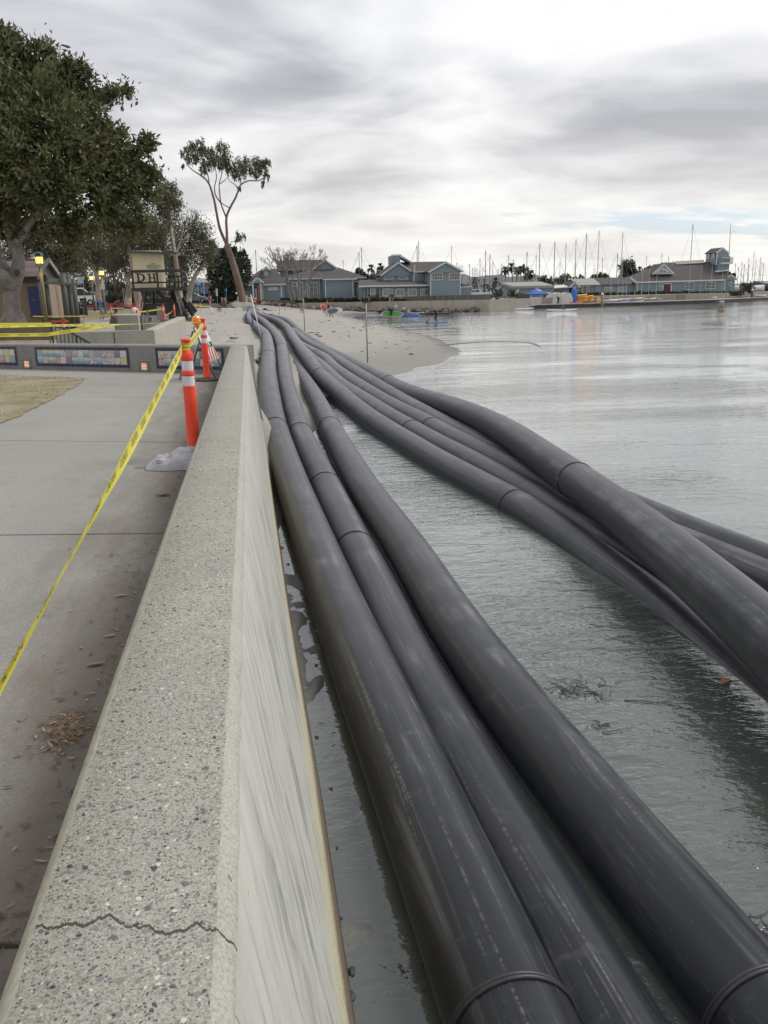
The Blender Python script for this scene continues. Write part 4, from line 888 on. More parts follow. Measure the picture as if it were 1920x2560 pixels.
# ------------------------------------------------------------------ detour sign
ds = thing('detour_sign', 'black board sign with orange detour arrow on a stand left of the handrail', 'sign', V(146, 862, 26))
a, c = V(117, 795, 26), V(177, 796, 26); w_ = (c-a); zt, zb = a.z, V(117, 813, 26).z
mb = MB(); mb.slab([Vector((a.x, 26, zb)), Vector((c.x, 26, zb)), Vector((c.x, 26, zt)), Vector((a.x, 26, zt))], .03); bd = mb.build('board', MT['black_metal'], ds); md = bd.modifiers.new('b', 'BEVEL'); md.width = .02
cx_, cz_, ww_, hh_ = (a.x+c.x)/2, (zt+zb)/2, w_.x, zt-zb
ar = [(-.43, -.16), (.12, -.16), (.12, -.42), (.46, .0), (.12, .42), (.12, .16), (-.43, .16)]
org = pm('sign_orange', (.72, .10, .02), (.62, .085, .02), 9, .5)
mb = MB(); mb.add([(cx_+x*ww_, 25.966, cz_+z*hh_*1.05) for x, z in ar], [tuple(range(7))]); mb.build('arrow', org, ds)
mb = MB(); mb.text('DETOUR', .145, lambda x, y: Vector((cx_-.11*ww_+x*.85, 25.962, cz_+y*.8))); mb.build('lettering', MT['ink'], ds)
for px in (122, 172):
    p = V(px, 813, 26); mb = MB(); mb.beam((p.x, 26.02, p.z), (p.x-.05, 26.1, 1.7), .035, .035); mb.build('leg', MT['steel_leg'], ds)
p = V(157, 843, 26); mb = MB(); mb.box((p.x, 26.05, p.z), (.40, .02, .16)); mb.build('lower_panel', MT['white_paint'], ds)

# ------------------------------------------------------------------ lifeguard tower
pm('cream_paint', (.76, .67, .46), (.66, .58, .39), 2.2, .6); pm('dark_timber', (.028, .026, .028), (.05, .045, .045), 4, .7, stretch=(1, 1, .2)); pm('weathered_pole', (.24, .23, .21), (.15, .14, .13), 5, .7)
TY = 66.; lt = thing('lifeguard_tower', 'cream and black lifeguard tower on stilts with the letters D H on its rail', 'lifeguard tower', V(400, 800, TY))
def vx(px): return V(px, 720, TY).x
def vz(py, px=400): return V(px, py, TY).z
x0, x1 = vx(338), vx(408); zf, zr = vz(719), vz(626); HD = 2.2
mb = MB(); mb.box(((x0+x1)/2, TY+HD/2, (zf+zr)/2), (x1-x0, HD, zr-zf)); hut = mb.build('hut', MT['cream_paint'], lt)
mb = MB()
for xx in (x0+.03, x1-.03): mb.box((xx, TY-.012, (zf+zr)/2), (.10, .03, zr-zf-.02))
mb.box(((x0+x1)/2, TY-.014, vz(640)), (x1-x0-.1, .03, .09)); mb.box(((x0+x1)/2, TY-.012, vz(633)), (x1-x0-.1, .02, .03))
mb.box((x1+.012, TY+.06, (zf+zr)/2), (.03, .12, zr-zf-.02)); mb.box((x1+.012, TY+.8, (zf+zr)/2), (.03, .10, zr-zf-.02)); mb.box((x1+.014, TY+HD-.06, (zf+zr)/2), (.03, .12, zr-zf-.02)); mb.box((x1+.013, TY+HD/2, vz(640)), (.03, HD-.3, .09))
mb.build('trim', MT['cream_paint'], lt)
rx0, rx1 = vx(331), vx(452); mb = MB(); mb.slab([(rx0, TY-.7, vz(627)-.0), (rx1, TY-.7, vz(630)-.05), (rx1, TY+HD+.5, vz(630)+.05), (rx0, TY+HD+.5, vz(627)+.1)], .16); 
mb.build('roof', pm('roof_felt', (.06, .065, .075), (.09, .095, .105), 2, .8), lt)
mb = MB()
for f in (.86, .97): xx = rx0+(rx1-rx0)*f; mb.beam((xx, TY-.6, vz(633)-.1), (xx, TY+HD+.4, vz(633)), .06, .12)
mb.build('rafter', MT['cream_paint'], lt)
px0, px1 = vx(334), vx(470); pz = vz(719)-.003
mb = MB(); mb.box(((px0+px1)/2, TY+.55, pz-.12), (px1-px0, 3.9, .24)); mb.build('platform', MT['dark_timber'], lt)
RYF = TY-1.35
for px in (339.5, 400, 459):
    mb = MB(); mb.box((vx(px), RYF, (vz(678)+pz)/2), (.13, .13, vz(678)-pz)); mb.build('rail_post', MT['dark_timber'], lt)
for py, hh2 in ((679, .20), (707, .11)):
    mb = MB(); mb.box(((vx(337)+vx(462))/2, RYF-.02, vz(py)), (vx(462)-vx(337), .06, hh2)); mb.build('rail', MT['dark_timber'], lt)
for yy in (TY+.4, TY+1.4, TY+2.4):
    mb = MB(); mb.box((vx(461), yy, (vz(680)+pz)/2), (.11, .11, vz(680)-pz)); mb.build('rail_post', MT['dark_timber'], lt)
for py in (680, 693, 706):
    mb = MB(); mb.box((vx(461), TY+.55, vz(py)), (.06, 3.8, .12)); mb.build('rail', MT['dark_timber'], lt)
for px in (418, 430, 441, 450):
    mb = MB(); mb.box((vx(px), TY+2.4, (vz(690)+pz)/2), (.09, .08, vz(690)-pz)); mb.build('rail_post', MT['dark_timber'], lt)
mb = MB(); mb.box(((vx(414)+vx(461))/2, TY+2.4, vz(690)), (vx(461)-vx(414), .06, .10)); mb.build('rail', MT['dark_timber'], lt)
# the letters, with serifs, fixed to the front rails
def letter(name, polys):
    mb = MB()
    for p in polys: mb.slab([Vector((vx(320+a/9.217), RYF-.07, vz(600+bb/9.217))) for a, bb in p][::-1], -.05)
    mb.build(name, MT['dark_timber'], lt)
arc = lambda cx, cy, rx, ry, a0, a1, n=9: [(cx+rx*math.cos(rad(a0+(a1-a0)*i/n)), cy-ry*math.sin(rad(a0+(a1-a0)*i/n))) for i in range(n+1)]
oa, ia = arc(345, 870, 125, 100, 90, -90), arc(345, 870, 75, 72, 90, -90)
letter('letter_d', [[(285, 790), (330, 790), (345, 955), (300, 955)], [(255, 768), (345, 768), (345, 798), (255, 790)], [(270, 945), (345, 942), (345, 972), (275, 972)]] + [[oa[i], oa[i+1], ia[i+1], ia[i]] for i in range(9)])
letter('letter_h', [[(545, 800), (585, 800), (592, 960), (552, 960)], [(655, 800), (695, 800), (700, 960), (660, 960)], [(585, 868), (658, 868), (660, 892), (588, 892)], [(520, 780), (605, 780), (605, 805), (525, 805)], [(632, 780), (715, 780), (715, 805), (634, 805)], [(530, 955), (612, 955), (612, 980), (530, 980)], [(640, 955), (716, 955), (716, 980), (640, 980)]])
mb = MB()
for i, wd_ in enumerate(('NO', 'LIFEGUARDS', 'ON DUTY')): mb.text(wd_, .185, lambda x, y, i=i: Vector((vx(388)+x, TY-.03, vz(659.5+i*5.2)+y*.9)))
mb.build('lettering', MT['ink'], lt)
gb = 1.45
def stilt(a, c, w, mat='dark_timber', nm='stilt', dy=0.): 
    p, q = V(a[0], a[1], TY+dy), V(c[0], c[1], TY+dy); mb = MB(); mb.beam(p, q, w, w); mb.build(nm, MT[mat], lt)
stilt((368, 725), (355, 790), .16, dy=-.6); stilt((361, 725), (352, 770), .12, 'weathered_pole', dy=1.8); stilt((384, 725), (384.5, 772), .14, dy=1.5); stilt((434, 727), (435, 790), .36, dy=.2)
stilt((391, 726), (424, 762), .22, nm='brace', dy=-.4); stilt((438, 727), (460, 800), .14, 'weathered_pole', dy=-1.2); stilt((444, 729), (471, 802), .14, 'weathered_pole', dy=-1.0); stilt((462, 727), (466, 790), .16, dy=2.)
mb = MB(); mb.box(((vx(356)+vx(462))/2, TY+.8, (vz(759)+gb)/2), (vx(462)-vx(356), 2.6, vz(759)-gb)); mb.build('base_skirt', pm('dark_panel', (.05, .05, .055), (.035, .035, .04), 3, .7), lt)
p, q = V(441, 745, TY-.5), V(476, 805, TY-1.6); mb = MB()
for s_ in (-.45, .45): mb.beam(p+Vector((s_, 0, 0)), q+Vector((s_, 0, 0)), .08, .34)
mb.build('stair_stringer', MT['dark_timber'], lt)
for i in range(8):
    c = p.lerp(q, (i+.5)/8); mb = MB(); mb.box(c, (.9, .3, .05)); mb.build('step', MT['dark_timber'], lt)
p, q = V(470, 757, TY-1), V(489, 781, TY-1.2); mb = MB(); mb.beam(p, q, .12, .4); mb.build('ramp_board', MT['dark_timber'], lt)
p = V(480, 810, 60); mb = MB(); mb.tube([p+Vector((-.5, 0, .1)), p+Vector((.6, .2, .12))], [.2, .16], 10); mb.tube([p+Vector((-.2, .2, .3)), p+Vector((.2, .0, .45))], [.16, .13], 9)
tag(mb.build('driftwood', pm('driftwood', (.24, .18, .13), (.13, .09, .07), 6, .85, .4), smooth=True), 'stacked driftwood log at the foot of the lifeguard tower stairs', 'log')
# things in front of the tower
p = V(315, 808, 40); mb = MB(); mb.prism([(vx_.x, vx_.y) for vx_ in (V(285, 800, 43), V(346, 800, 41), V(350, 800, 45), V(290, 800, 47))], 1.5, V(315, 787, 43).z); tag(mb.build('concrete_block', MT['concrete']), 'pale concrete block wall with a dark slanted end in the taped area', 'wall')
mb = MB(); mb.add([V(273, 810, 42.8), V(289, 810, 42.6), V(285, 789, 42.8), V(277, 789, 42.9)], [(0, 1, 2, 3)]); mb.slab([V(273, 810, 42.8), V(289, 810, 42.6), V(285, 789, 42.8), V(277, 789, 42.9)], .3); tag(mb.build('wall_end', MT['concrete_dark']), 'dark slanted end piece of the pale concrete block', 'wall')
pw_ = MB(); a, c = V(346, 808, 46), V(412, 800, 47); pw_.slab([Vector((a.x, a.y, 1.5)), Vector((c.x, c.y, 1.5)), Vector((c.x, c.y, V(412, 788, 47).z)), Vector((a.x, a.y, V(346, 789, 46).z))], -.4)
mw = tag(pw_.build('mural_wall', MT['concrete_dark']), 'far low wall with small colourful tile murals below the lifeguard tower', 'wall')
for i, (pa, pb_) in enumerate(((348, 361), (366, 377))):
    for j in range(5):
        for k in range(2):
            q0 = V(pa+(pb_-pa)*(j+.5)/5, 796+5*k, 45.93); mb = MB(); mb.box(q0, (.05*(pb_-pa)/10*3.8, .03, .10)); mb.build('art_tile', ARTM[(i*3+j*2+k*5) % 10], mw)
tr_ = thing('trestle', 'small grey folding trestle under the far caution tape', 'trestle', V(372, 808, 43.5))
for sx in (-1, 1):
    for dy in (0, .5):
        mb = MB(); top = V(368.5, 777, 43.5+dy); mb.beam(top, V(368.5+sx*8, 807, 43.5+dy), .05, .05); mb.build('leg', MT['weathered_pole'], tr_)
wc = thing('folding_chair', 'white folding chair beside a far orange post', 'chair', V(322, 811, 47))
def seg(root, name, a, c, Y, w, mat): mb = MB(); mb.beam(V(a[0], a[1], Y), V(c[0], c[1], Y), w, w); mb.build(name, mat, root)
seg(wc, 'leg', (318, 810), (323, 794), 47, .03, MT['white_paint']); seg(wc, 'leg', (324, 810), (329, 796), 47, .03, MT['white_paint']); seg(wc, 'back_post', (323, 794), (326, 779), 47, .03, MT['white_paint']); seg(wc, 'back_post', (329, 796), (331, 780), 47.3, .03, MT['white_paint'])
mb = MB(); c = V(325, 796, 47.2); mb.box(c, (.38, .38, .04)); mb.build('seat', MT['white_paint'], wc); mb = MB(); c = V(327.5, 783, 47.3); mb.box(c, (.34, .03, .2)); mb.build('backrest', MT['white_paint'], wc)
mb = MB(); mb.ball(V(338, 785, 50), .3, sc=(.7, .6, 1.3), jit=.12, seed=3); tag(mb.build('white_bag', MT['white_paint'], smooth=True), 'white plastic sack standing behind the orange posts', 'bag')
mb = MB(); p = V(402, 786, 44.3); mb.slab([p+Vector((-.2, 0, -.25)), p+Vector((.2, 0, -.3)), p+Vector((.22, 0, .35)), p+Vector((-.16, 0, .4))], .03); tag(mb.build('grey_cloth', pm('grey_cloth', (.30, .30, .31), rough=.9)), 'grey cloth hanging by the orange post at the wing wall', 'cloth')

# ------------------------------------------------------------------ restroom building
m, t, b, out = newmat('brick'); br = N(t, 'ShaderNodeTexBrick', inp={'Scale': 4.2, 'Mortar Size': .018, 'Color1': (.33, .25, .175, 1), 'Color2': (.26, .19, .135, 1), 'Mortar': (.20, .17, .14, 1), 'Bias': .1})
co = objco(t); s_ = N(t, 'ShaderNodeSeparateXYZ'); L(t, co, s_.inputs[0]); cb = N(t, 'ShaderNodeCombineXYZ'); L(t, mth(t, 'ADD', s_.outputs[0], s_.outputs[1]), cb.inputs[0]); L(t, s_.outputs[2], cb.inputs[1]); L(t, cb.outputs[0], br.inputs[0])
setc(t, b, 'Base Color', br.outputs[0]); setc(t, b, 'Roughness', .9); bump(t, b, br.outputs[1], -.4, .01)
pm('shingle', (.155, .115, .110), (.105, .08, .078), 3, .9, rnd=.25); pm('olive_trim', (.085, .09, .072), (.065, .07, .056), 2, .75); pm('post_green', (.115, .125, .105), (.085, .092, .078), 3, .75); pm('blue_door', (.022, .035, .13), (.03, .045, .16), 3, .5); pm('pale_trim', (.26, .27, .23), (.21, .22, .19), 3, .7)
BY = 50.; rb = thing('restroom_building', 'brick restroom building with shingled gable roof and blue door behind the big tree', 'building', V(60, 800, BY))
bx0, bx1 = V(-170, 750, BY).x, V(117, 750, BY).x; g0 = 1.9; wz = V(100, 706, BY).z
mb = MB(); mb.prism([(bx0, BY), (bx1, BY), (bx1, BY+5), (bx0, BY+5)], g0, wz); mb.build('wall', MT['brick'], rb)
ez, rz_ = V(80, 690.5, BY-.8).z, V(110, 647, BY+2.5).z; ov = .9
rx0, rx1 = bx0-.5, V(121, 650, BY+2.5).x
nrow = 13
for side in (0, 1):
    for i in range(nrow):
        f0, f1 = i/nrow, (i+1)/nrow
        ya = (BY-.8)+(3.3)*f0 if side == 0 else (BY+5.8)-3.3*f0; yb = (BY-.8)+3.3*f1+.02 if side == 0 else (BY+5.8)-3.3*f1-.02
        za, zb2 = ez+(rz_-ez)*f0, ez+(rz_-ez)*f1
        if side == 1 and i % 2: continue
        if side == 1: yb = (BY+5.8)-3.3*(i+2)/nrow; zb2 = ez+(rz_-ez)*min(1, (i+2)/nrow)
        q = [(rx0, ya, za), (rx1, ya, za), (rx1, yb, zb2), (rx0, yb, zb2)]
        mb = MB(); mb.slab(q if side == 0 else q[::-1], .055+.0*i); mb.build('shingle_course', MT['shingle'], rb)
mb = MB(); mb.slab([(rx1-.25, BY-.5, ez-.0), (rx1-.25, BY+5.5, ez-.0), (rx1-.25, BY+2.5, rz_-.15)], .05); mb.build('gable', MT['olive_trim'], rb)
for yy in (BY-.9, BY+5.9):
    mb = MB(); mb.beam((rx1+.02, yy, ez-.12), (rx1+.02, BY+2.5, rz_-.06), .08, .22); mb.build('barge_board', MT['olive_trim'] if yy < BY else MT['pale_trim'], rb)
mb = MB(); mb.box(((bx0+bx1)/2, BY-.06, (wz+ez)/2+.02), (bx1-bx0+.3, .14, .42)); mb.build('fascia', MT['olive_trim'], rb)
dx0, dx1 = V(73, 750, BY).x, V(101, 750, BY).x; dzt, dzb = V(85, 707, BY).z-.2, V(85, 794, BY).z
mb = MB(); mb.box(((dx0+dx1)/2, BY-.03, (dzt+dzb)/2), (dx1-dx0, .08, dzt-dzb)); dr_ = mb.build('door', MT['blue_door'], rb)
mb = MB()
for i in range(3): mb.text(('MEN', 'W', 'A')[i], .13, lambda x, y, i=i: Vector(((dx0+dx1)/2-.05+x, BY-.075, dzb+(.95, 1.35, 1.9)[i]+y)))
mb.build('lettering', MT['pale_trim'], dr_)
for (pa, pt, pb_, Yc, r) in ((101, 706, 801, BY-1.2, .15), (115, 706, 796, BY-.8, .13), (156, 684, 791, BY-.5, .16), (169, 686, 790, BY-.2, .15), (183, 700, 781, BY+3, .14)):
    a, c = V(pa, pt, Yc), V(pa+10, pb_, Yc); c.x = a.x; mb = MB(); mb.tube([Vector((a.x, Yc, 1.8)), Vector((a.x, Yc, a.z))], r, 12); mb.build('column', MT['post_green'], rb, True)
mb = MB(); a, c = V(120, 702, BY-.6), V(173, 706, BY-.3); mb.beam(a, c, .14, .34); mb.build('beam', MT['pale_trim'], rb)
mb = MB(); a, c = V(100, 706.5, BY-1.2), V(203, 712, BY-.1); mb.beam(a, c, .18, .1); mb.build('beam', MT['post_green'], rb)
mb = MB(); a, c = V(150, 705, BY+2.6), V(192, 708, BY+3.2); mb.beam(a, c, .14, .4); mb.build('beam', MT['olive_trim'], rb)
# picnic table by the restroom
pt_ = thing('picnic_table', 'dark picnic table seen between the restroom columns', 'table', V(143, 782, 62))
c = V(142, 753, 62); mb = MB(); mb.box(c, (1.0, .8, .06)); mb.build('table_top', pm('blue_grey', (.12, .15, .26), rough=.5), pt_)
mb = MB(); mb.box(c-Vector((0, -.7, .3)), (1.0, .25, .05)); mb.build('bench', MT['dark_timber'], pt_)
for s_ in (-.3, .3): mb = MB(); mb.tube([c+Vector((s_, 0, 0)), c+Vector((s_*1.2, 0, -.85))], .05, 8); mb.build('leg', MT['dark_timber'], pt_)

# ------------------------------------------------------------------ lamps
pm('lamp_teal', (.055, .15, .135), (.04, .11, .10), 6, .5); pm('lamp_wood', (.30, .27, .14), (.22, .19, .10), 4, .7, stretch=(1, 1, .2))
lmp, t, b, out = newmat('lamp_glow'); setc(t, b, 'Base Color', (.9, .5, .2)); setc(t, b, 'Emission Color', (1., .42, .09)); setc(t, b, 'Emission Strength', 2.6)
def lamp(base, h, label, wood=True):
    o = thing('street_lamp', label, 'street lamp', base, group='lit street lamps'); s = h/3.4
    def part(nm, mb, mat, sm=False): return mb.build(nm, mat, o, sm, local=True)
    mb = MB(); mb.tube([(0, 0, 0), (0, 0, 2.72*s)], [.095*s, .075*s], 12); part('pole', mb, MT['lamp_wood'] if wood else MT['post_green'], True)
    mb = MB(); mb.lathe([(.06*s, 2.66*s), (.10*s, 2.74*s), (.20*s, 2.82*s), (.21*s, 2.86*s)], 6); part('lantern_base', mb, MT['lamp_teal'])
    mb = MB(); mb.lathe([(.165*s, 2.865*s), (.175*s, 3.16*s)], 6); g_ = part('lamp_glass', mb, lmp)
    for i in range(6):
        a = 2*math.pi*i/6; mb = MB(); mb.tube([(math.cos(a)*.18*s, math.sin(a)*.18*s, 2.85*s), (math.cos(a)*.19*s, math.sin(a)*.19*s, 3.17*s)], .012*s, 5); part('bar', mb, MT['lamp_teal'])
    mb = MB(); mb.lathe([(.21*s, 3.165*s), (.225*s, 3.19*s), (.215*s, 3.33*s), (.15*s, 3.37*s), (.02*s, 3.4*s)], 6); part('lantern_roof', mb, MT['lamp_teal'])
    ld = bpy.data.lights.new('lamp_light', 'POINT'); ld.energy = 12; ld.color = (1, .55, .2); ld.shadow_soft_size = .15*s
    lo = bpy.data.objects.new('lamp_light', ld); COL.objects.link(lo); lo.parent = o; lo.location = (0, 0, 2.5*s)
lamp(V(117, 809, 45), 3.42, 'nearest lit street lamp with yellow pole in front of the restroom')
lamp(V(264, 784, 70), 3.45, 'lit street lamp with yellow pole behind the walking man')
lamp(V(237, 778, 87), 3.5, 'farthest lit street lamp, slim dark pole behind the sign posts', False)
# signs by the car park
sg_ = thing('sign_post', 'leaning grey post with small pale blue sign box beside the restroom columns', 'sign', V(217, 788, 62))
mb = MB(); mb.tube([V(217, 788, 62), V(207, 696, 62)], .035, 8); mb.build('pole', MT['weathered_pole'], sg_); mb = MB(); mb.tube([V(216.5, 788, 62), V(212, 745, 62)], .1, 10); mb.build('sleeve', MT['black_metal'], sg_)
c = V(200, 700.5, 61.9); mb = MB(); mb.box(c, (.38, .12, .44), rz=.3); mb.build('sign_box', pm('pale_blue', (.33, .42, .50), (.26, .35, .43), 4, .5), sg_)
c = V(206, 757, 62.3); ac = thing('info_board', 'small black and white board with a curved mark beside the leaning post', 'sign', c-Vector((0, 0, .9)))
mb = MB(); mb.box(c, (.34, .04, .66)); mb.build('board', MT['white_paint'], ac); mb = MB(); mb.box(c-Vector((0, .022, 0)), (.29, .02, .58)); mb.build('face', MT['black_metal'], ac); mb = MB(); mb.text('C', .34, lambda x, y: c+Vector((x, -.036, y))); mb.build('mark', MT['white_paint'], ac)
mb = MB(); mb.beam(c-Vector((0, 0, .33)), c-Vector((0, 0, 1.1)), .05, .05); mb.build('leg', MT['weathered_pole'], ac)
c = V(201, 771, 64); mb = MB(); mb.lathe([(.30, -.45), (.36, .25), (.38, .28), (.38, .36), (.30, .42)], 14, c); tag(mb.build('trash_can', MT['black_metal'], smooth=True), 'dark round trash can right of the restroom', 'trash can')
lp = thing('notice_post', 'wooden post sign with blank white plate behind the street lamp', 'sign', V(310, 760, 95)); mb = MB(); mb.tube([V(313, 768, 95), V(307.5, 732, 95)], .05, 8); mb.build('pole', MT['weathered_pole'], lp); mb = MB(); mb.box(V(308.5, 727, 95), (.34, .05, .5)); mb.build('plate', MT['weathered_pole'], lp)
c = V(257, 716, 69.9); mb = MB(); mb.box(c, (.3, .03, .44)); tag(mb.build('plate_sign', MT['white_paint']), 'white rectangular plate fixed to the middle street lamp pole', 'sign')
mb = MB(); c = V(265, 732, 100); mb.slab([c+Vector((-.17, 0, -.35)), c+Vector((.14, 0, -.38)), c+Vector((.2, 0, .3)), c+Vector((.0, 0, .38))], .04); tag(mb.build('blue_flag', pm('flag_blue', (.12, .28, .52), rough=.8)), 'small light blue pennant right of the middle street lamp', 'flag')
# red kerb
kb = MB(); a, c = V(205, 764, 105), V(350, 762, 104); kb.beam(a+Vector((0, 0, .0)), c, .2, .5); tag(kb.build('red_curb', pm('red_paint', (.40, .045, .05), (.32, .04, .045), 2, .7)), 'red painted curb along the car park edge', 'curb')

# ------------------------------------------------------------------ trees
def leafmat(name, c1, c2, c3, tr=.25):
    m, t, b, out = newmat(name); n = noise(t, worldpos(t), .8, 3, .6); geo = N(t, 'ShaderNodeNewGeometry')
    c = mix(t, ramp(t, n, [(.35, (0, 0, 0)), (.65, (1, 1, 1))]), c1, c2)
    c = mix(t, mth(t, 'MULTIPLY', geo.outputs['Random Per Island'], .55), c, c3)
    setc(t, b, 'Base Color', c); setc(t, b, 'Roughness', .5); setc(t, b, 'Specular IOR Level', .4)
    tl = N(t, 'ShaderNodeBsdfTranslucent'); L(t, c, tl.inputs[0]); ms = N(t, 'ShaderNodeMixShader'); ms.inputs[0].default_value = tr
    L(t, b.outputs[0], ms.inputs[1]); L(t, tl.outputs[0], ms.inputs[2]); L(t, ms.outputs[0], out.inputs[0]); return m
leafmat('leaf_fig', (.062, .074, .034), (.115, .130, .054), (.17, .155, .072))
leafmat('leaf_gum', (.075, .085, .055), (.115, .122, .074), (.17, .145, .085))
leafmat('leaf_gum_far', (.075, .088, .058), (.108, .122, .078), (.14, .135, .085))
leafmat('leaf_dark', (.032, .045, .032), (.052, .068, .046), (.06, .07, .045))
leafmat('leaf_hedge', (.030, .045, .020), (.05, .065, .03), (.06, .07, .03))
leafmat('leaf_olive', (.055, .065, .03), (.08, .085, .04), (.10, .095, .05))
leafmat('leaf_palm', (.045, .06, .03), (.06, .075, .04), (.10, .085, .05))
pm('bark_fig', (.27, .245, .225), (.17, .15, .14), 3., .9, .5, .03, stretch=(1, 1, .6), fine=18); pm('bark_gum', (.42, .36, .30), (.25, .19, .15), 1.6, .85, .3, .03, stretch=(1, 1, .35), fine=9); pm('bark_gum_red', (.22, .145, .115), (.12, .085, .072), 1.2, .85, .3, .03, stretch=(1, 1, .3), fine=7); pm('bark_grey', (.25, .22, .20), (.17, .15, .14), 2., .9, .3, .03); pm('bark_dark', (.09, .075, .06), rough=.9)
def foliage(name, lobes, n, ll, lw, mat, parent, clump=.22, per=60, shell=.5, droop=0., seed=1, flat=1., minr=0.):
    g = np.random.default_rng(seed); C = np.array([[*c, r] for c, r in lobes]); wgt = C[:, 3]**2; wgt /= wgt.sum()
    nc = max(1, n//per); k = g.choice(len(C), nc, p=wgt); d = g.normal(size=(nc, 3)); d /= np.linalg.norm(d, axis=1)[:, None]
    if nc > 5*len(C): k[:3*len(C)] = np.tile(np.arange(len(C)), 3)
    rr = C[k, 3]*(shell+(1-shell)*g.random(nc)**.6); cc = C[k, :3]+d*rr[:, None]*np.array([1, 1, flat]); cr = np.maximum(C[k, 3]*clump, minr)*g.uniform(.6, 1.3, nc)
    cc = np.repeat(cc, per, 0); dd = np.repeat(d, per, 0); cr = np.repeat(cr, per)
    off = g.normal(size=(nc*per, 3))*.55; off[:, 2] *= (1+droop)
    p = cc+off*cr[:, None]; p[:, 2] -= droop*cr*.5
    ax = dd*.6+off*.5+g.normal(size=p.shape)*.6; ax[:, 2] += .25-droop*2.2; ax /= np.linalg.norm(ax, axis=1)[:, None]
    sd_ = np.cross(ax, g.normal(size=p.shape)+np.array([0, 0, .6])); sd_ /= np.maximum(np.linalg.norm(sd_, axis=1), 1e-6)[:, None]
    s = g.uniform(.65, 1.3, len(p)); l = (ll*s)[:, None]; w = (lw*s)[:, None]
    Vv = np.stack([p-ax*l*.5, p+sd_*w*.5, p+ax*l*.5, p-sd_*w*.5], 1).reshape(-1, 3)
    o = parent_loc(parent); Vv -= np.array([o.x, o.y, o.z])
    me = fast_mesh(name, Vv, np.arange(len(Vv)).reshape(-1, 4), mat)
    return link(name, me, parent)
def limbs(name, paths, mat, parent, n=9):
    mb = MB()
    for pts, rs in paths: mb.tube(smooth_path(pts, rs)[0], smooth_path(pts, rs)[1], n)
    return mb.build(name, mat, parent, True)
def smooth_path(pts, rs, k=4):
    P_ = [Vector(p) for p in pts]
    if isinstance(rs, tuple) and len(rs) == 2 and len(P_) != 2: rs = [rs[0]+(rs[1]-rs[0])*i/(len(P_)-1) for i in range(len(P_))]
    o, r = [], []
    for i in range(len(P_)-1):
        p0, p1, p2, p3 = P_[max(i-1, 0)], P_[i], P_[i+1], P_[min(i+2, len(P_)-1)]
        for j in range(k):
            s = j/k; o.append(.5*((2*p1)+(p2-p0)*s+(2*p0-5*p1+4*p2-p3)*s*s+(3*p1-p0-3*p2+p3)*s**3)); r.append(rs[i]+(rs[i+1]-rs[i])*s)
    o.append(P_[-1]); r.append(rs[-1]); return o, r
# --- the big fig
FY = 42.; fig = thing('fig_tree', 'huge dense fig tree with thick grey trunk at the left edge', 'tree', V(30, 812, FY))
v = lambda x, y, dy=0.: V(x, y, FY+dy)
def gnarl(pts, rs, mat, parent, name, seed, n=16, amp=.12):
    o, r = smooth_path(pts, rs, 6); mb = MB(); mb.tube(o, r, n); g = random.Random(seed)
    k = len(o)
    for i in range(len(mb.v)):
        ring, j = divmod(i, n); c = o[min(ring, k-1)]; q = Vector(mb.v[i]); d = q-c
        f = 1+amp*math.sin(j*6.283/n*3+ring*.25+seed)+amp*.6*math.sin(j*6.283/n*5-ring*.4)
        mb.v[i] = tuple(c+d*f)
    return mb.build(name, mat, parent, True)
gnarl([v(28, 822), v(30, 812), v(32, 795), v(31, 770), v(31, 740), v(33, 715), v(36, 698)], [.95, .70, .48, .36, .33, .33, .31], MT['bark_fig'], fig, 'trunk', 1, amp=.13)
gnarl([v(33, 712), v(40, 690, .1), v(44, 672, .2), v(48, 650, .3), v(44, 628, .3), v(30, 600, .3), v(20, 560), v(30, 500)], [.33, .31, .30, .27, .26, .24, .22, .16], MT['bark_fig'], fig, 'limb', 2)
gnarl([v(31, 722), v(18, 705, -.3), v(4, 690, -.6), v(-15, 678, -.8), v(-50, 640, -1)], [.33, .32, .30, .28, .25], MT['bark_fig'], fig, 'limb', 3)
gnarl([v(34, 706, .1), v(22, 688, .4), v(8, 668, .6), v(-4, 648, .8), v(-10, 600, 1)], [.28, .26, .25, .24, .16], MT['bark_fig'], fig, 'limb', 4)
mb = MB(); c = v(44, 681, -.22); mb.tube([c+Vector((0, .3, 0)), c+Vector((.02, -.12, .0))], [.22, .17], 12); mb.tube([c+Vector((.02, -.11, 0)), c+Vector((.02, -.14, 0))], .13, 10, 1); mb.build('branch_scar', [MT['bark_fig'], MT['bark_dark']], fig, True)
for i, (a, bq, c2, r) in enumerate((((40, 610), (120, 500), (210, 430), .2), ((30, 590), (60, 450), (80, 300), .22), ((60, 560), (170, 470), (300, 400), .14), ((-10, 600), (20, 400), (40, 200), .18), ((50, 590), (160, 560), (280, 520), .12), ((150, 480), (220, 380), (280, 290), .1), ((200, 330), (265, 268), (318, 222), .05), ((200, 420), (300, 385), (370, 350), .05), ((250, 470), (330, 455), (386, 438), .05), ((90, 260), (150, 200), (196, 168), .05), ((20, 260), (25, 160), (18, 85), .06))):
    gnarl([v(*a), v(*bq, random.uniform(-1, 1)), v(*c2, random.uniform(-1, 1))], [r, r*.7, r*.25], MT['bark_fig'], fig, 'branch', i, 8, .05)
lob = []
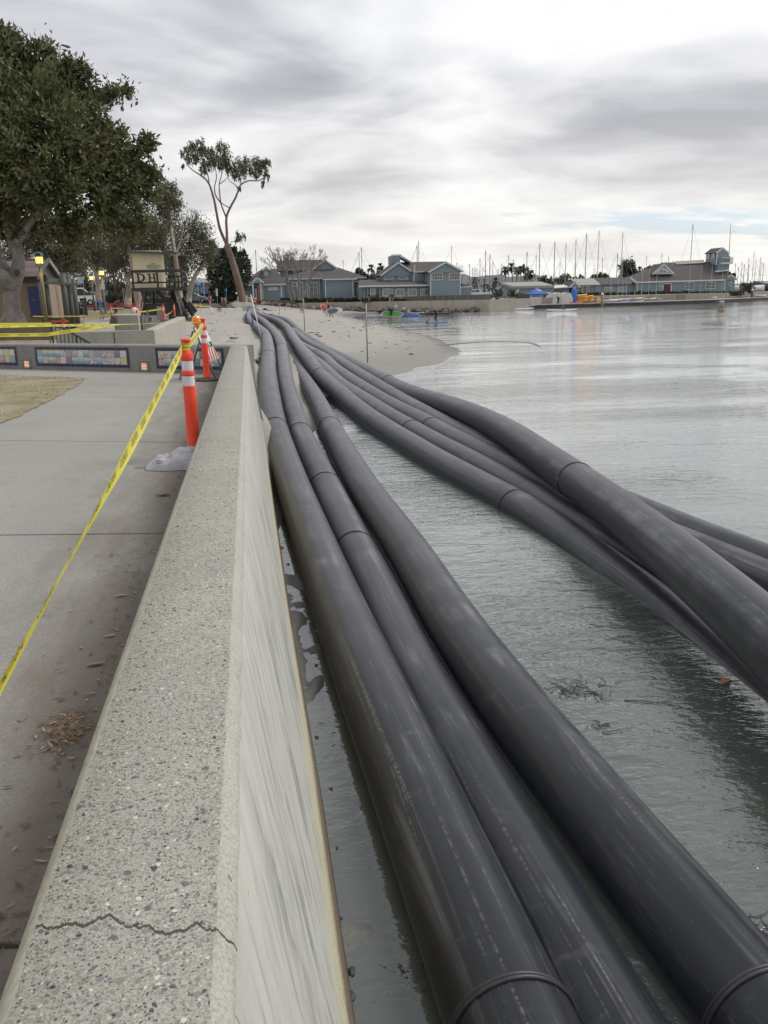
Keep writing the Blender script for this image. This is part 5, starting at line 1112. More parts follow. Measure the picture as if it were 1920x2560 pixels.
for px, py, r, dy in ((15, 165, 74, 0), (80, 200, 72, .5), (140, 242, 66, 0), (70, 285, 105, -1.2), (190, 305, 78, .8), (240, 335, 62, -.5), (120, 380, 130, -1.5), (10, 360, 130, -1), (250, 420, 84, 0), (310, 430, 52, .8), (200, 490, 105, -.8), (350, 490, 42, 0), (300, 530, 62, .6), (95, 500, 80, -.5), (0, 520, 95, 1), (185, 565, 55, .3), (-70, 300, 160, 0), (-60, 480, 120, 0), (292, 245, 24, .3), (312, 226, 10, 0), (262, 240, 18, .2), (345, 365, 24, .2), (366, 352, 9, .2), (365, 440, 24, .4), (383, 440, 11, .4), (15, 92, 20, 0), (35, 100, 14, 0), (95, 130, 16, 0), (118, 128, 9, 0), (172, 172, 16, 0), (195, 170, 9, 0), (222, 195, 12, 0), (228, 260, 16, 0), (330, 560, 36, .5)):
    lob.append((tuple(v(px, py, dy)), r*FY/F_PX))
foliage('crown', lob, 56000, .29, .112, MT['leaf_fig'], fig, clump=.20, per=52, shell=.45, seed=5, minr=.36)
# --- the tall leaning gum
GY = 110.; gum = thing('gum_tree', 'tall leaning gum tree with bare reddish trunk standing alone against the sky', 'tree', V(607, 757, GY))
v = lambda x, y, dy=0.: V(x, y, GY+dy)
limbs('trunk', [([v(612, 762), v(607, 750), v(599, 718), v(590, 684), v(580, 650), v(570, 621), v(566, 610)], [.62, .50, .46, .42, .38, .35, .3])], MT['bark_gum_red'], gum, 12)
BR = [([v(567, 612), v(556, 588), v(548, 566), v(541, 530), v(536, 503), v(529, 478), v(523, 461), v(512, 446), v(498, 436), v(480, 424), v(466, 408), v(460, 385)], (.26, .05)),
 ([v(568, 612), v(567, 580), v(566, 545), v(575, 520), v(588, 496), v(596, 476), v(603, 461), v(622, 452), v(645, 452), v(660, 444), v(671, 432)], (.24, .05)),
 ([v(566, 545), v(560, 530), v(552, 507), v(549, 480), v(548, 461), v(553, 440), v(556, 415), v(560, 390)], (.14, .04)),
 ([v(552, 507), v(540, 490), v(536, 470), v(541, 445), v(538, 420), v(530, 395), v(522, 375)], (.12, .03)), ([v(523, 461), v(520, 440), v(514, 420), v(506, 400), v(500, 375)], (.10, .03)), ([v(603, 461), v(600, 440), v(608, 420), v(616, 405)], (.10, .03)),
 ([v(575, 520), v(560, 512), v(548, 502)], (.09, .06)), ([v(596, 476), v(588, 462), v(574, 452), v(566, 430)], (.09, .03)), ([v(572, 618), v(578, 605), v(592, 604), v(600, 596)], (.07, .02)), ([v(548, 461), v(565, 448), v(580, 430)], (.08, .02))]
for p_, r_ in BR: limbs('branch', [(p_, (r_[0]*.72, r_[1]*.7))], MT['bark_gum_red'], gum, 8)
lob = [(tuple(v(x, y, random.uniform(-1.5, 1.5))), r*.96*GY/F_PX) for x, y, r in ((463, 382, 15), (475, 372, 15), (498, 363, 16), (484, 392, 14), (505, 385, 16), (527, 385, 17), (540, 395, 15), (556, 372, 19), (548, 410, 16), (520, 410, 15), (506, 425, 12), (565, 395, 15), (590, 412, 17), (602, 425, 17), (620, 405, 17), (615, 428, 14), (640, 405, 15), (655, 418, 17), (662, 408, 13), (640, 432, 13), (588, 438, 13), (572, 420, 12), (598, 470, 7), (660, 462, 8), (457, 415, 7), (601, 590, 13), (592, 598, 9), (665, 440, 9), (470, 400, 8))]
foliage('crown', lob, 8600, .36, .095, MT['leaf_gum'], gum, clump=.27, per=16, shell=.25, droop=.9, seed=9)
# --- gums of the park
def gumtree(label, base, Y, trunk, lobes, n, mat='leaf_gum', bark='bark_gum', leaf=(.26, .09), seed=1, shell=.25, clump=.34, group='gum trees in the park', name='gum_tree'):
    o = thing(name, label, 'tree', V(base[0], base[1], Y), group=group)
    for i, (pts, r0, r1) in enumerate(trunk):
        g = random.Random(seed*31+i)
        limbs('trunk' if i == 0 else 'branch', [([V(x, y, Y+(g.uniform(-.8, .8) if k else 0)) for k, (x, y) in enumerate(pts)], (r0, r1))], MT[bark], o, 9)
    g = random.Random(seed)
    foliage('crown', [(tuple(V(x, y, Y+g.uniform(-1, 1)*r*Y/F_PX*.6)), r*Y/F_PX) for x, y, r in lobes], n, leaf[0], leaf[1], MT[mat], o, clump=clump, per=36, shell=shell, droop=.35, seed=seed)
    return o
gumtree('slender gum tree whose crown shows right of the big fig', (455, 775), 84, [([(455, 776), (448, 720), (438, 640), (425, 560), (420, 500)], .28, .1), ([(438, 640), (452, 600), (458, 560)], .13, .04)], [(405, 475, 30), (425, 490, 32), (440, 470, 18), (432, 510, 26), (415, 530, 34), (400, 560, 34), (440, 500, 16), (395, 505, 30)], 6000, seed=2)
gumtree('broad gum tree right of the lifeguard tower with a pale bent trunk', (470, 772), 98, [([(472, 772), (473, 745), (478, 715), (488, 690), (502, 668), (514, 655)], .34, .16), ([(502, 668), (510, 640), (505, 610), (490, 580)], .16, .05), ([(478, 715), (462, 690), (452, 660)], .13, .04), ([(510, 640), (522, 620), (524, 600)], .1, .03)], [(430, 590, 42), (470, 580, 45), (505, 600, 36), (455, 630, 42), (495, 645, 34), (525, 630, 20), (420, 640, 30), (480, 555, 24), (500, 575, 26), (530, 605, 14), (440, 670, 30)], 13000, seed=3)
gumtree('gum tree with forked pale trunk left of the lifeguard tower', (318, 768), 82, [([(319, 768), (321, 745), (323, 722), (320, 700), (312, 672), (300, 640)], .36, .1), ([(323, 722), (332, 706), (340, 690), (346, 660)], .2, .06), ([(320, 700), (326, 680), (326, 650), (318, 610)], .18, .05)], [(300, 620, 38), (335, 610, 36), (280, 655, 30), (355, 640, 30), (320, 580, 40), (370, 600, 34), (345, 560, 36), (290, 590, 32)], 8000, seed=4)
gumtree('gum tree with thick leaning pale trunk just behind the lifeguard tower', (350, 776), 78, [([(353, 776), (346, 750), (341, 722), (336, 690), (328, 650), (322, 610)], .40, .12), ([(336, 690), (350, 650), (362, 600)], .15, .05)], [(330, 600, 30), (365, 585, 40), (390, 610, 34), (375, 640, 28), (350, 560, 34), (400, 575, 26)], 7000, seed=5)
gumtree('gum tree with reddish pale trunk beside the middle street lamp', (248, 768), 92, [([(247, 768), (246, 740), (245, 715), (241, 690), (232, 665), (225, 640)], .36, .1), ([(245, 715), (252, 700), (262, 690), (275, 660)], .15, .05), ([(241, 690), (243, 660), (250, 630)], .13, .04)], [(225, 640, 34), (255, 630, 36), (200, 625, 34), (280, 650, 26), (240, 595, 36), (210, 590, 30), (270, 600, 30)], 8000, seed=6)
gumtree('many stemmed gum tree showing over the restroom roof', (130, 790), 72, [([(128, 790), (120, 700), (100, 650), (88, 610)], .22, .08), ([(122, 700), (130, 650), (135, 600)], .16, .05), ([(124, 720), (145, 660), (160, 610)], .14, .05), ([(112, 672), (95, 640), (92, 600)], .12, .04)], [(95, 590, 44), (140, 590, 44), (180, 600, 38), (60, 590, 40), (160, 640, 34), (120, 630, 22), (190, 650, 26)], 9000, seed=7)
bgl = [('farthest dark tree behind the restroom at the left edge', 20, 750, 118, 95), ('background tree between restroom gable and middle lamp', 150, 762, 125, 90), ('background tree behind the middle street lamps', 215, 764, 130, 88), ('background tree left of the forked pale trunk', 285, 764, 128, 88), ('background tree behind the lifeguard tower hut', 375, 764, 135, 92), ('background tree behind the lifeguard tower railing', 440, 764, 140, 84)]
for i, (lab, x, y, Y, hpx) in enumerate(bgl):
    g = random.Random(i+50)
    gumtree(lab, (x, y), Y, [([(x, y), (x+3, y-40), (x-4, y-90)], .35, .1), ([(x+2, y-45), (x+18, y-85)], .15, .05)], [(x+g.uniform(-34, 34), y-hpx+g.uniform(-52, 60), g.uniform(24, 38)) for _ in range(10)]+[(x+g.uniform(-36, 36), y-28-g.uniform(-8, 16), 15) for _ in range(2)], 5200, 'leaf_gum_far', leaf=(.36, .15), seed=20+i, group='background trees of the park', name='background_tree', bark='bark_grey')
gumtree('dense dark evergreen tree behind the leaning gum trunk', (575, 752), 150, [([(575, 754), (574, 730), (576, 690)], .6, .2)], [(560, 690, 38), (590, 675, 36), (545, 650, 28), (585, 645, 26), (605, 700, 20), (560, 725, 30), (590, 720, 26), (612, 665, 16), (572, 632, 18), (535, 680, 18), (605, 640, 14)], 16000, 'leaf_dark', 'bark_dark', (.42, .24), 31, .55, .22, group='background trees of the park', name='evergreen_tree')
# shrubs / hedge under the trees
def shrub(name, label, px0, px1, py0, py1, Y, n, mat='leaf_hedge', seed=1, leaf=(.2, .1), group=None, depth=1.0):
    a, c = V(px0, py1, Y), V(px1, py1, Y); h = V(px0, py0, Y).z-a.z
    o = thing(name, label, 'hedge' if 'hedge' in name else 'shrub', ((a.x+c.x)/2, Y, min(a.z, c.z)), group=group); L_ = c.x-a.x; k = max(2, int(L_/(h*.45)))
    lobes = [((a.x+L_*(i+.5)/k, Y, a.z+(c.z-a.z)*(i+.5)/k+h*.45), h*.52) for i in range(k)]
    foliage('leaves', lobes, n, leaf[0], leaf[1], MT[mat], o, clump=.3, per=24, shell=.4, seed=seed)
    mb = MB(); mb.beam((a.x+h*.3, Y+.1, a.z+h*.42), (a.x-h*.3+L_, Y+.1, c.z+h*.42), .5*h, h*.8); mb.build('stems', MT['bark_dark'], o); return o
shrub('hedge', 'long dark thicket closing the view behind the car park', 60, 560, 706, 762, 178, 16000, 'leaf_dark', seed=7, leaf=(.5, .3))
shrub('shrub', 'dark shrubs between the pale gum trunks', 268, 318, 728, 764, 112, 1800, seed=1); shrub('shrub', 'dark shrubs right of the thick pale trunk', 326, 352, 722, 764, 108, 1200, seed=2); shrub('shrub', 'dark green shrubs along the car park behind the sign posts', 200, 250, 738, 763, 112, 1500, seed=3)

# ------------------------------------------------------------------ people
SK = {}
def skinmat(name, c): 
    if name not in SK: SK[name] = pm('cloth_'+name, c, tuple(x*.75 for x in c), 5, .8)
    return SK[name]
skinmat('skin', (.40, .23, .16)); skinmat('hair', (.035, .025, .02)); skinmat('navy', (.02, .025, .05)); skinmat('blue', (.08, .20, .42)); skinmat('khaki', (.28, .24, .19)); skinmat('brown', (.24, .105, .075)); skinmat('black', (.018, .018, .02)); skinmat('white', (.62, .62, .62)); skinmat('red', (.42, .06, .06)); skinmat('yellow', (.55, .52, .06)); skinmat('grey', (.20, .20, .21)); skinmat('maroon', (.12, .04, .05)); skinmat('tan', (.45, .35, .25)); skinmat('lightblue', (.30, .42, .60))
POSE = {  # joints in units of body height, facing -Y; left/right along x
'stand': dict(pel=(0, 0, .52), chest=(0, .0, .74), neck=(0, 0, .83), head=(0, -.01, .92), ls=(-.105, 0, .80), le=(-.135, .01, .62), lh=(-.14, -.03, .46), rs=(.105, 0, .80), re=(.135, .01, .62), rh=(.14, -.03, .46), lk=(-.055, -.01, .28), lf=(-.06, 0, .035), lt=(-.062, -.09, .02), rk=(.055, -.01, .28), rf=(.06, 0, .035), rt=(.062, -.09, .02)),
'walk': dict(pel=(0, 0, .51), chest=(0, -.02, .73), neck=(0, -.03, .82), head=(0, -.05, .91), ls=(-.105, -.02, .79), le=(-.13, .06, .63), lh=(-.13, .03, .48), rs=(.105, -.02, .79), re=(.13, -.07, .62), rh=(.12, -.14, .5), lk=(-.05, -.08, .29), lf=(-.05, -.10, .035), lt=(-.05, -.19, .03), rk=(.05, .04, .27), rf=(.05, .15, .06), rt=(.05, .08, .02)),
'bend': dict(pel=(0, .08, .50), chest=(0, -.10, .64), neck=(0, -.18, .68), head=(0, -.26, .72), ls=(-.11, -.13, .66), le=(-.13, -.20, .50), lh=(-.10, -.30, .40), rs=(.11, -.13, .66), re=(.13, -.20, .50), rh=(.10, -.30, .40), lk=(-.06, .0, .27), lf=(-.07, .05, .035), lt=(-.07, -.04, .02), rk=(.06, .0, .27), rf=(.07, .05, .035), rt=(.07, -.04, .02)),
'paddle': dict(pel=(0, .06, .49), chest=(0, -.05, .69), neck=(0, -.09, .77), head=(0, -.14, .85), ls=(-.10, -.06, .74), le=(-.10, -.20, .66), lh=(-.03, -.30, .62), rs=(.10, -.06, .74), re=(.12, -.15, .58), rh=(.05, -.27, .45), lk=(-.07, -.06, .27), lf=(-.07, .02, .035), lt=(-.07, -.07, .02), rk=(.06, -.02, .27), rf=(.07, .10, .035), rt=(.07, .01, .02)),
'sit': dict(pel=(0, 0, .10), chest=(0, -.02, .32), neck=(0, -.03, .41), head=(0, -.05, .50), ls=(-.10, -.02, .38), le=(-.15, -.08, .24), lh=(-.10, -.20, .24), rs=(.10, -.02, .38), re=(.15, -.08, .24), rh=(.10, -.20, .24), lk=(-.07, -.24, .17), lf=(-.06, -.40, .04), lt=(-.06, -.46, .05), rk=(.07, -.24, .17), rf=(.06, -.40, .04), rt=(.06, -.46, .05))}
BONES = [('pel', 'chest', 'shirt'), ('chest', 'neck', 'shirt'), ('neck', 'head', 'skin'), ('chest', 'ls', 'shirt'), ('ls', 'le', 'sleeve'), ('le', 'lh', 'fore'), ('chest', 'rs', 'shirt'), ('rs', 're', 'sleeve'), ('re', 'rh', 'fore'), ('pel', 'lk', 'thigh'), ('lk', 'lf', 'shin'), ('lf', 'lt', 'shoe'), ('pel', 'rk', 'thigh'), ('rk', 'rf', 'shin'), ('rf', 'rt', 'shoe')]
RADII = dict(pel=.082, chest=.090, neck=.036, head=.062, ls=.046, le=.032, lh=.022, rs=.046, re=.032, rh=.022, lk=.045, lf=.028, lt=.020, rk=.045, rf=.028, rt=.020)
def person(label, loc, h, rz, pose, col, group=None, over=None, hat=None):
    """one continuous skinned body; col maps body regions to cloth"""
    J = dict(POSE[pose]); J.update(over or {}); names = list(J); idx = {n: i for i, n in enumerate(names)}
    me = bpy.data.meshes.new('person'); me.from_pydata([tuple(c*h for c in J[n]) for n in names], [(idx[a], idx[b_]) for a, b_, _ in BONES], [])
    o = bpy.data.objects.new('person', me); COL.objects.link(o)
    md = o.modifiers.new('s', 'SKIN'); md.use_smooth_shade = True
    for n in names:
        sv = me.skin_vertices[0].data[idx[n]]; sv.radius = (RADII[n]*h*(1.15 if n in ('chest', 'pel') else 1), RADII[n]*h*(.8 if n in ('chest', 'pel') else 1)); sv.use_root = (n == 'pel')
    sm = o.modifiers.new('u', 'SUBSURF'); sm.levels = 1; sm.render_levels = 1
    dg = bpy.context.evaluated_depsgraph_get(); dg.update(); m2 = bpy.data.meshes.new_from_object(o.evaluated_get(dg)); bpy.data.objects.remove(o)
    base = dict(shirt='blue', sleeve='shirt', fore='skin', thigh='khaki', shin='thigh', shoe='black', skin='skin', hair='hair'); base.update(col)
    def res(k):
        while k in base and base[k] != k and k not in SK: k = base[k]
        return k if k in SK else base.get(k, 'skin')
    mats = []; 
    for k in ('shirt', 'sleeve', 'fore', 'thigh', 'shin', 'shoe', 'skin', 'hair'): mats.append(SK[res(base[k]) if base[k] in SK else res(base[k])])
    order = ['shirt', 'sleeve', 'fore', 'thigh', 'shin', 'shoe', 'skin', 'hair']
    m2.materials.clear()
    for m_ in mats: m2.materials.append(m_)
    seg_ = [(np.array(J[a])*h, np.array(J[b_])*h, r) for a, b_, r in BONES]; hd = np.array(J['head'])*h; nk = np.array(J['neck'])*h
    for f in m2.polygons:
        c = np.array(f.center); best, bk_ = 9, 'shirt'
        for a, b_, r in seg_:
            ab = b_-a; s = np.clip((c-a)@ab/(ab@ab), 0, 1); d = np.linalg.norm(c-a-ab*s)
            if d < best: best, bk_ = d, r
        if bk_ == 'skin' and (c-hd)@(hd-nk) > -.004*h*h*.0 and (c[1] > hd[1]-.02*h or c[2] > hd[2]+.025*h): bk_ = 'hair'
        f.material_index = order.index(bk_); f.use_smooth = True
    m2.name = 'person'; o = link('person', m2, None, loc); o.rotation_euler[2] = rz; tag(o, label, 'person', group)
    mb = MB(); mb.ball((J['head'][0]*h, J['head'][1]*h-.058*h, J['head'][2]*h-.008*h), .013*h, nu=6, nv=4); mb.build('nose', SK['skin'], o, True, local=True)
    if hat: mb = MB(); mb.lathe([(.09*h, .945*h), (.065*h, .955*h), (.06*h, 1.0*h), (.02*h, 1.01*h)], 10, (J['head'][0]*h, J['head'][1]*h, (J['head'][2]-.92)*h)); mb.build('cap', SK[hat], o, True, local=True)
    return o
p = V(256, 800, 63); p.z = V(256, 800, 63).z
person('walking man in blue shirt and open dark jacket near the park lamp', p, 1.62, rad(10), 'walk', dict(shirt='blue', sleeve='navy', fore='navy', thigh='khaki'))
mb = MB()
for sx, x0_ in ((-1, -.22), (1, .2)):
    mb.slab([p+Vector((x0_-.10, .1, .58)), p+Vector((x0_+.08, -.05, .55)), p+Vector((x0_*.8+.06, -.08, 1.3)), p+Vector((x0_*.8-.06, .05, 1.3))], .06)
person('bending person in brown coat beyond the taped block', V(291, 790, 68), 1.6, rad(60), 'bend', dict(shirt='brown', sleeve='brown', fore='brown', thigh='maroon', shin='brown'))
person('dark clothed person standing behind the middle street lamp', V(267, 778, 80), 1.65, 0, 'stand', dict(shirt='navy', sleeve='navy', fore='navy', thigh='grey'))
person('person in dark maroon top crossing the car park', V(524, 759, 128), 1.75, rad(90), 'walk', dict(shirt='maroon', thigh='black', sleeve='maroon'))
person('person in pinkish top walking at the edge of the sand', V(525.5, 768, 100), 1.3, rad(70), 'walk', dict(shirt='brown', thigh='tan', sleeve='brown'))
person('dark clothed person beside the white sign post in the car park', V(537, 753, 140), 1.75, 0, 'stand', dict(shirt='black', sleeve='black', fore='black', thigh='black'))

# ------------------------------------------------------------------ cars
pm('glass_dark', (.03, .04, .045), (.05, .06, .065), 2, .12, spec=.7); pm('tyre', (.02, .02, .02), rough=.8); pm('rim', (.45, .45, .46), rough=.35, metal=.8); pm('tail_red', (.4, .02, .02), rough=.3); pm('headlight', (.6, .62, .65), rough=.2)
def carpaint(n, c): return pm('car_'+n, c, tuple(x*.9 for x in c), 1, .25, spec=.6)
def car(label, loc, rz, paint, kind='hatch', L_=4.2, W_=1.75, name='parked_car'):
    o = thing(name, label, 'car' if kind != 'truck' else 'truck', loc, rz, 'parked cars')
    prof = {'hatch': [(-2.05, .35), (-2.1, .7), (-2.0, .95), (-1.85, 1.05), (-1.45, 1.5), (.0, 1.52), (.9, 1.02), (1.75, .85), (2.05, .65), (2.1, .35)],
            'truck': [(-2.6, .5), (-2.65, .95), (-.75, 1.0), (-.72, 1.02), (-.6, 1.68), (.45, 1.7), (1.15, 1.1), (2.3, 1.0), (2.55, .8), (2.6, .45)],
            'van': [(-2.3, .4), (-2.35, 1.0), (-2.2, 1.85), (.9, 1.9), (1.5, 1.15), (2.2, 1.0), (2.35, .7), (2.35, .4)]}[kind]
    sc = L_/(prof[-1][0]-prof[0][0]); mb = MB(); n = len(prof); pr = [(x*sc, z) for x, z in prof]; vs = []
    for x, z in pr:
        for s in (-1, -.97, .97, 1):
            in_ = .0 if z < 1.06 else (z-1.06)*.22
            vs.append((x, s*(W_/2-in_) if abs(s) == 1 else s*(W_/2-in_), z-(.04 if abs(s) == 1 and z > .5 else 0)))
    fs = [(i*4+j, (i+1)*4+j, (i+1)*4+j+1, i*4+j+1) for i in range(n-1) for j in range(3)]
    fs += [tuple(i*4 for i in range(n))[::-1], tuple(i*4+3 for i in range(n))]; mb.add(vs, fs); mb.build('body', paint, o, False, local=True)
    roof = [q for q in pr if q[1] > 1.3]; cab = [q for q in pr if q[1] > .99]
    xa, xb = roof[0][0], roof[-1][0]; zt = max(q[1] for q in roof); b0, b1 = cab[0][0], cab[-1][0]
    for s in (-1, 1):
        for f0, f1 in ((.06, .48), (.54, .95)):
            lo0, lo1 = (b0+.2)+(b1-.25-b0-.2)*f0, (b0+.2)+(b1-.25-b0-.2)*f1; hi0, hi1 = xa+.1+(xb-.15-xa)*f0, xa+.1+(xb-.15-xa)*f1
            y0 = s*(W_/2+.004); y1 = s*(W_/2-(zt-.1-1.06)*.22+.006)
            q = [(lo0, y0, 1.08), (lo1, y0, 1.08), (hi1, y1, zt-.12), (hi0, y1, zt-.12)]; mb = MB(); mb.add(q, [(0, 1, 2, 3)]); mb.build('side_window', MT['glass_dark'], o, local=True)
    for e, sg in ((-1, 1), (0, -1)):
        i = len(pr)-1-[k for k in range(len(pr)) if pr[::-1][k][1] > 1.3][0] if e == 0 else [k for k in range(len(pr)) if pr[k][1] > 1.3][0]
        j = i+1 if e == 0 else i-1; (xa2, za), (xb2, zb_) = pr[i], pr[j]; d = .012*(1 if e == 0 else -1)
        q = [(xa2+(xb2-xa2)*.1+d, s*(W_/2-.18), za+(zb_-za)*.1+.012) for s in (-1, 1)]+[(xa2+(xb2-xa2)*.92+d, s*(W_/2-.1), za+(zb_-za)*.92+.012) for s in (1, -1)]
        mb = MB(); mb.add(q, [(0, 1, 2, 3)]); mb.build('windshield' if e == 0 else 'rear_window', MT['glass_dark'], o, local=True)
    wx = L_*.31
    for x in (-wx, wx):
        for s in (-1, 1):
            mb = MB(); mb.tube([(x, s*(W_/2-.2), .33), (x, s*(W_/2+.01), .33)], .33, 16); w_ = mb.build('wheel', MT['tyre'], o, local=True)
            mb = MB(); mb.tube([(x, s*(W_/2+.0), .33), (x, s*(W_/2+.022), .33)], .19, 12); mb.build('rim', MT['rim'], w_, local=True)
    for s in (-1, 1):
        mb = MB(); mb.box((pr[-1][0]-.06, s*(W_/2-.3), .72), (.1, .36, .14)); mb.build('headlight', MT['headlight'], o, local=True)
        mb = MB(); mb.box((pr[0][0]+.02, s*(W_/2-.2), .8), (.1, .26, .22)); mb.build('tail_light', MT['tail_red'], o, local=True)
    return o
c = V(488, 757, 140); car('pale green hatchback parked right of the lifeguard tower', c, rad(-8), carpaint('green', (.15, .21, .205)), 'hatch', 4.1)
c = V(426, 752, 150); car('red car parked behind the lifeguard tower stilts', c, rad(-90), carpaint('red', (.35, .04, .035)), 'hatch', 4.0)
c = V(400, 752, 150); car('white car half hidden by the lifeguard tower brace', c, rad(180), carpaint('white', (.62, .62, .62)), 'hatch', 4.2)
c = V(188, 764, 100); car('white van parked behind the restroom columns', c, rad(20), carpaint('white2', (.66, .66, .66)), 'van', 4.8, 1.9)
c = V(208, 757, 125); car('grey car parked beyond the white van', c, rad(170), carpaint('grey', (.14, .155, .16)), 'hatch', 4.3)
c = V(133, 764, 100); car('white car seen through the restroom porch', c, rad(10), carpaint('white3', (.6, .62, .66)), 'hatch', 4.3)
lot = MB(); lot.add([V(-400, 757, 108), V(520, 768, 104), V(600, 762, 120), V(600, 757, 175), V(-400, 752, 175)], [(0, 1, 2, 3, 4)])
lz = [tuple((x, y, g1(x, y)+.12)) for x, y, z in lot.v]
nx_, ny_ = 40, 16; Xg, Yg = np.meshgrid(np.linspace(-60, -1.5, nx_), np.linspace(106, 176, ny_)); Zg = gz(Xg, Yg, False).reshape(Xg.shape)+.10
tag(link('car_park', grid_mesh('car_park', Xg, Yg, Zg, pm('asphalt', (.09, .09, .092), (.065, .065, .066), .5, .9))), 'grey asphalt car park beyond the trees', 'car park', kind='structure')

# ------------------------------------------------------------------ far seawall, promenade, rocks
SWL = [(-6, 178), (1.5, 174), (14.8, 163.5), (27.3, 152), (40.9, 144), (49, 146.5)]
mb = MB()
for i in range(len(SWL)-1):
    (xa, ya), (xb, yb) = SWL[i], SWL[i+1]; k = max(1, int(math.hypot(xb-xa, yb-ya)/4.2))
o_sw = thing('far_seawall', 'pale concrete seawall below the blue clubhouse across the beach', 'wall', (20, 158, 0))
g = random.Random(3)
for i in range(len(SWL)-1):
    (xa, ya), (xb, yb) = SWL[i], SWL[i+1]; k = max(1, int(math.hypot(xb-xa, yb-ya)/4.2))
    for j in range(k):
        a = Vector((xa+(xb-xa)*j/k, ya+(yb-ya)*j/k, 0)); c = Vector((xa+(xb-xa)*(j+1)/k, ya+(yb-ya)*(j+1)/k, 0)); d = (c-a).normalized(); a = a+d*.012; c = c-d*.012
        n_ = Vector((-d.y, d.x, 0)); mb = MB(); mb.prism([(a.x, a.y), (c.x, c.y), (c.x+n_.x*.4, c.y+n_.y*.4), (a.x+n_.x*.4, a.y+n_.y*.4)], -1, 1.86+.004*g.random()); mb.build('wall_panel', MT['concrete_far'], o_sw)
pr_ = MB(); pr_.prism([(x+.1, y+.25) for x, y in SWL]+[(60, 168), (90, 168.5), (124, 190), (300, 190), (300, 420), (-6, 420)], .5, 1.80)
tag(pr_.build('promenade', pm('promenade', (.30, .28, .24), (.22, .205, .18), .3, .9)), 'paved promenade in front of the clubhouses', 'promenade', kind='structure')
pm('rock', (.17, .14, .115), (.085, .07, .06), 1.4, .9, .5, .06, rnd=.4); pm('rock_pale', (.33, .28, .22), (.22, .18, .14), 1.4, .9, .4, .06, rnd=.3)
rocks = []
for s in range(7):
    gg = random.Random(s+70); mb = MB(); mb.ball((0, 0, 0), 1., nu=8, nv=6, jit=.26, sc=(1, .8, .65), seed=s+5); me_ = mb.build('rock', MT['rock'])
    md_ = me_.data; COL.objects.unlink(me_); rocks.append(md_)
def swp(f):
    seg = [math.hypot(SWL[i+1][0]-SWL[i][0], SWL[i+1][1]-SWL[i][1]) for i in range(len(SWL)-1)]; t_ = f*sum(seg)
    for i, l in enumerate(seg):
        if t_ <= l or i == len(seg)-1: return Vector((SWL[i][0]+(SWL[i+1][0]-SWL[i][0])*t_/l, SWL[i][1]+(SWL[i+1][1]-SWL[i][1])*t_/l, 0))
        t_ -= l
rk = random.Random(12)
for i in range(95):
    f = .17+.68*i/95+rk.uniform(-.004, .004); p = swp(f); off = rk.uniform(.4, 2.6); p.y -= off; p.x -= off*.4
    r = rk.uniform(.35, .8)*(1.1 if off > 1 else .9); me_ = rocks[rk.randrange(7)]
    if i % 6 == 0 and f < .45:
        me_ = me_.copy(); me_.materials.clear(); me_.materials.append(MT['rock_pale'])
    o = link('rock', me_, None, (p.x, p.y, max(g1(p.x, p.y), -.05)+r*.22+max(0, 1.4-off)*.25)); o.scale = (r*rk.uniform(.8, 1.4), r, r*rk.uniform(.7, 1.2)); o.rotation_euler[2] = rk.uniform(0, 6.28)
    tag(o, 'weathered rock among the riprap at the foot of the far seawall', 'rock', 'riprap rocks')
for i, (px, py, r, lab) in enumerate(((624, 751, .62, 'rounded tan boulder right of the leaning gum trunk'), (596, 758, .5, 'low pale boulder left of the leaning gum trunk'), (648, 776, .45, 'pale boulder beside the open pipe end'), (688, 779, .4, 'pale boulder right of the open pipe end'))):
    p = V(px, py, 112 if i < 2 else 128); o = link('rock', rocks[i].copy(), None, p); o.data.materials.clear(); o.data.materials.append(MT['rock_pale']); o.scale = (r*1.3, r, r); tag(o, lab, 'rock')
# low wall stub at the head of the beach under the leaning gum
a, c = V(576, 772, 108), V(628, 772, 110); mb = MB(); mb.slab([a, c, c+Vector((0, 0, .8)), a+Vector((0, 0, .8))], -.5); tag(mb.build('low_wall', MT['concrete_far']), 'short pale retaining wall below the leaning gum tree', 'wall')

# ------------------------------------------------------------------ buildings
def siding(name, c1, c2):
    m, t, b, out = newmat(name); co = objco(t); s_ = N(t, 'ShaderNodeSeparateXYZ'); L(t, co, s_.inputs[0])
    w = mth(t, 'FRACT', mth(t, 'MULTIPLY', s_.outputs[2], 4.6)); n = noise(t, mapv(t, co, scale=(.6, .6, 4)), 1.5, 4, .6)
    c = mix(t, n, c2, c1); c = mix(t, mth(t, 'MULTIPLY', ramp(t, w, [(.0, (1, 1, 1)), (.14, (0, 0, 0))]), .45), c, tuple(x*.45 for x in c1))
    setc(t, b, 'Base Color', c); setc(t, b, 'Roughness', .7); bump(t, b, w, .25, .02); return m
siding('siding_blue', (.21, .275, .305), (.17, .228, .255)); siding('siding_pale', (.25, .295, .315), (.20, .245, .265))
pm('roof_brown', (.098, .085, .086), (.068, .06, .062), 1.2, .9, .3, .02, fine=9); pm('roof_light', (.34, .33, .30), rough=.8); pm('trim_white', (.60, .61, .58), (.52, .53, .50), 2, .6); pm('window_glass', (.025, .035, .042), (.07, .085, .09), .9, .08, spec=.8); pm('window_pale', (.22, .28, .28), (.10, .14, .15), .8, .1, spec=.8); pm('door_maroon', (.10, .022, .035), rough=.5); pm('orange_door', (.30, .10, .03), rough=.5)
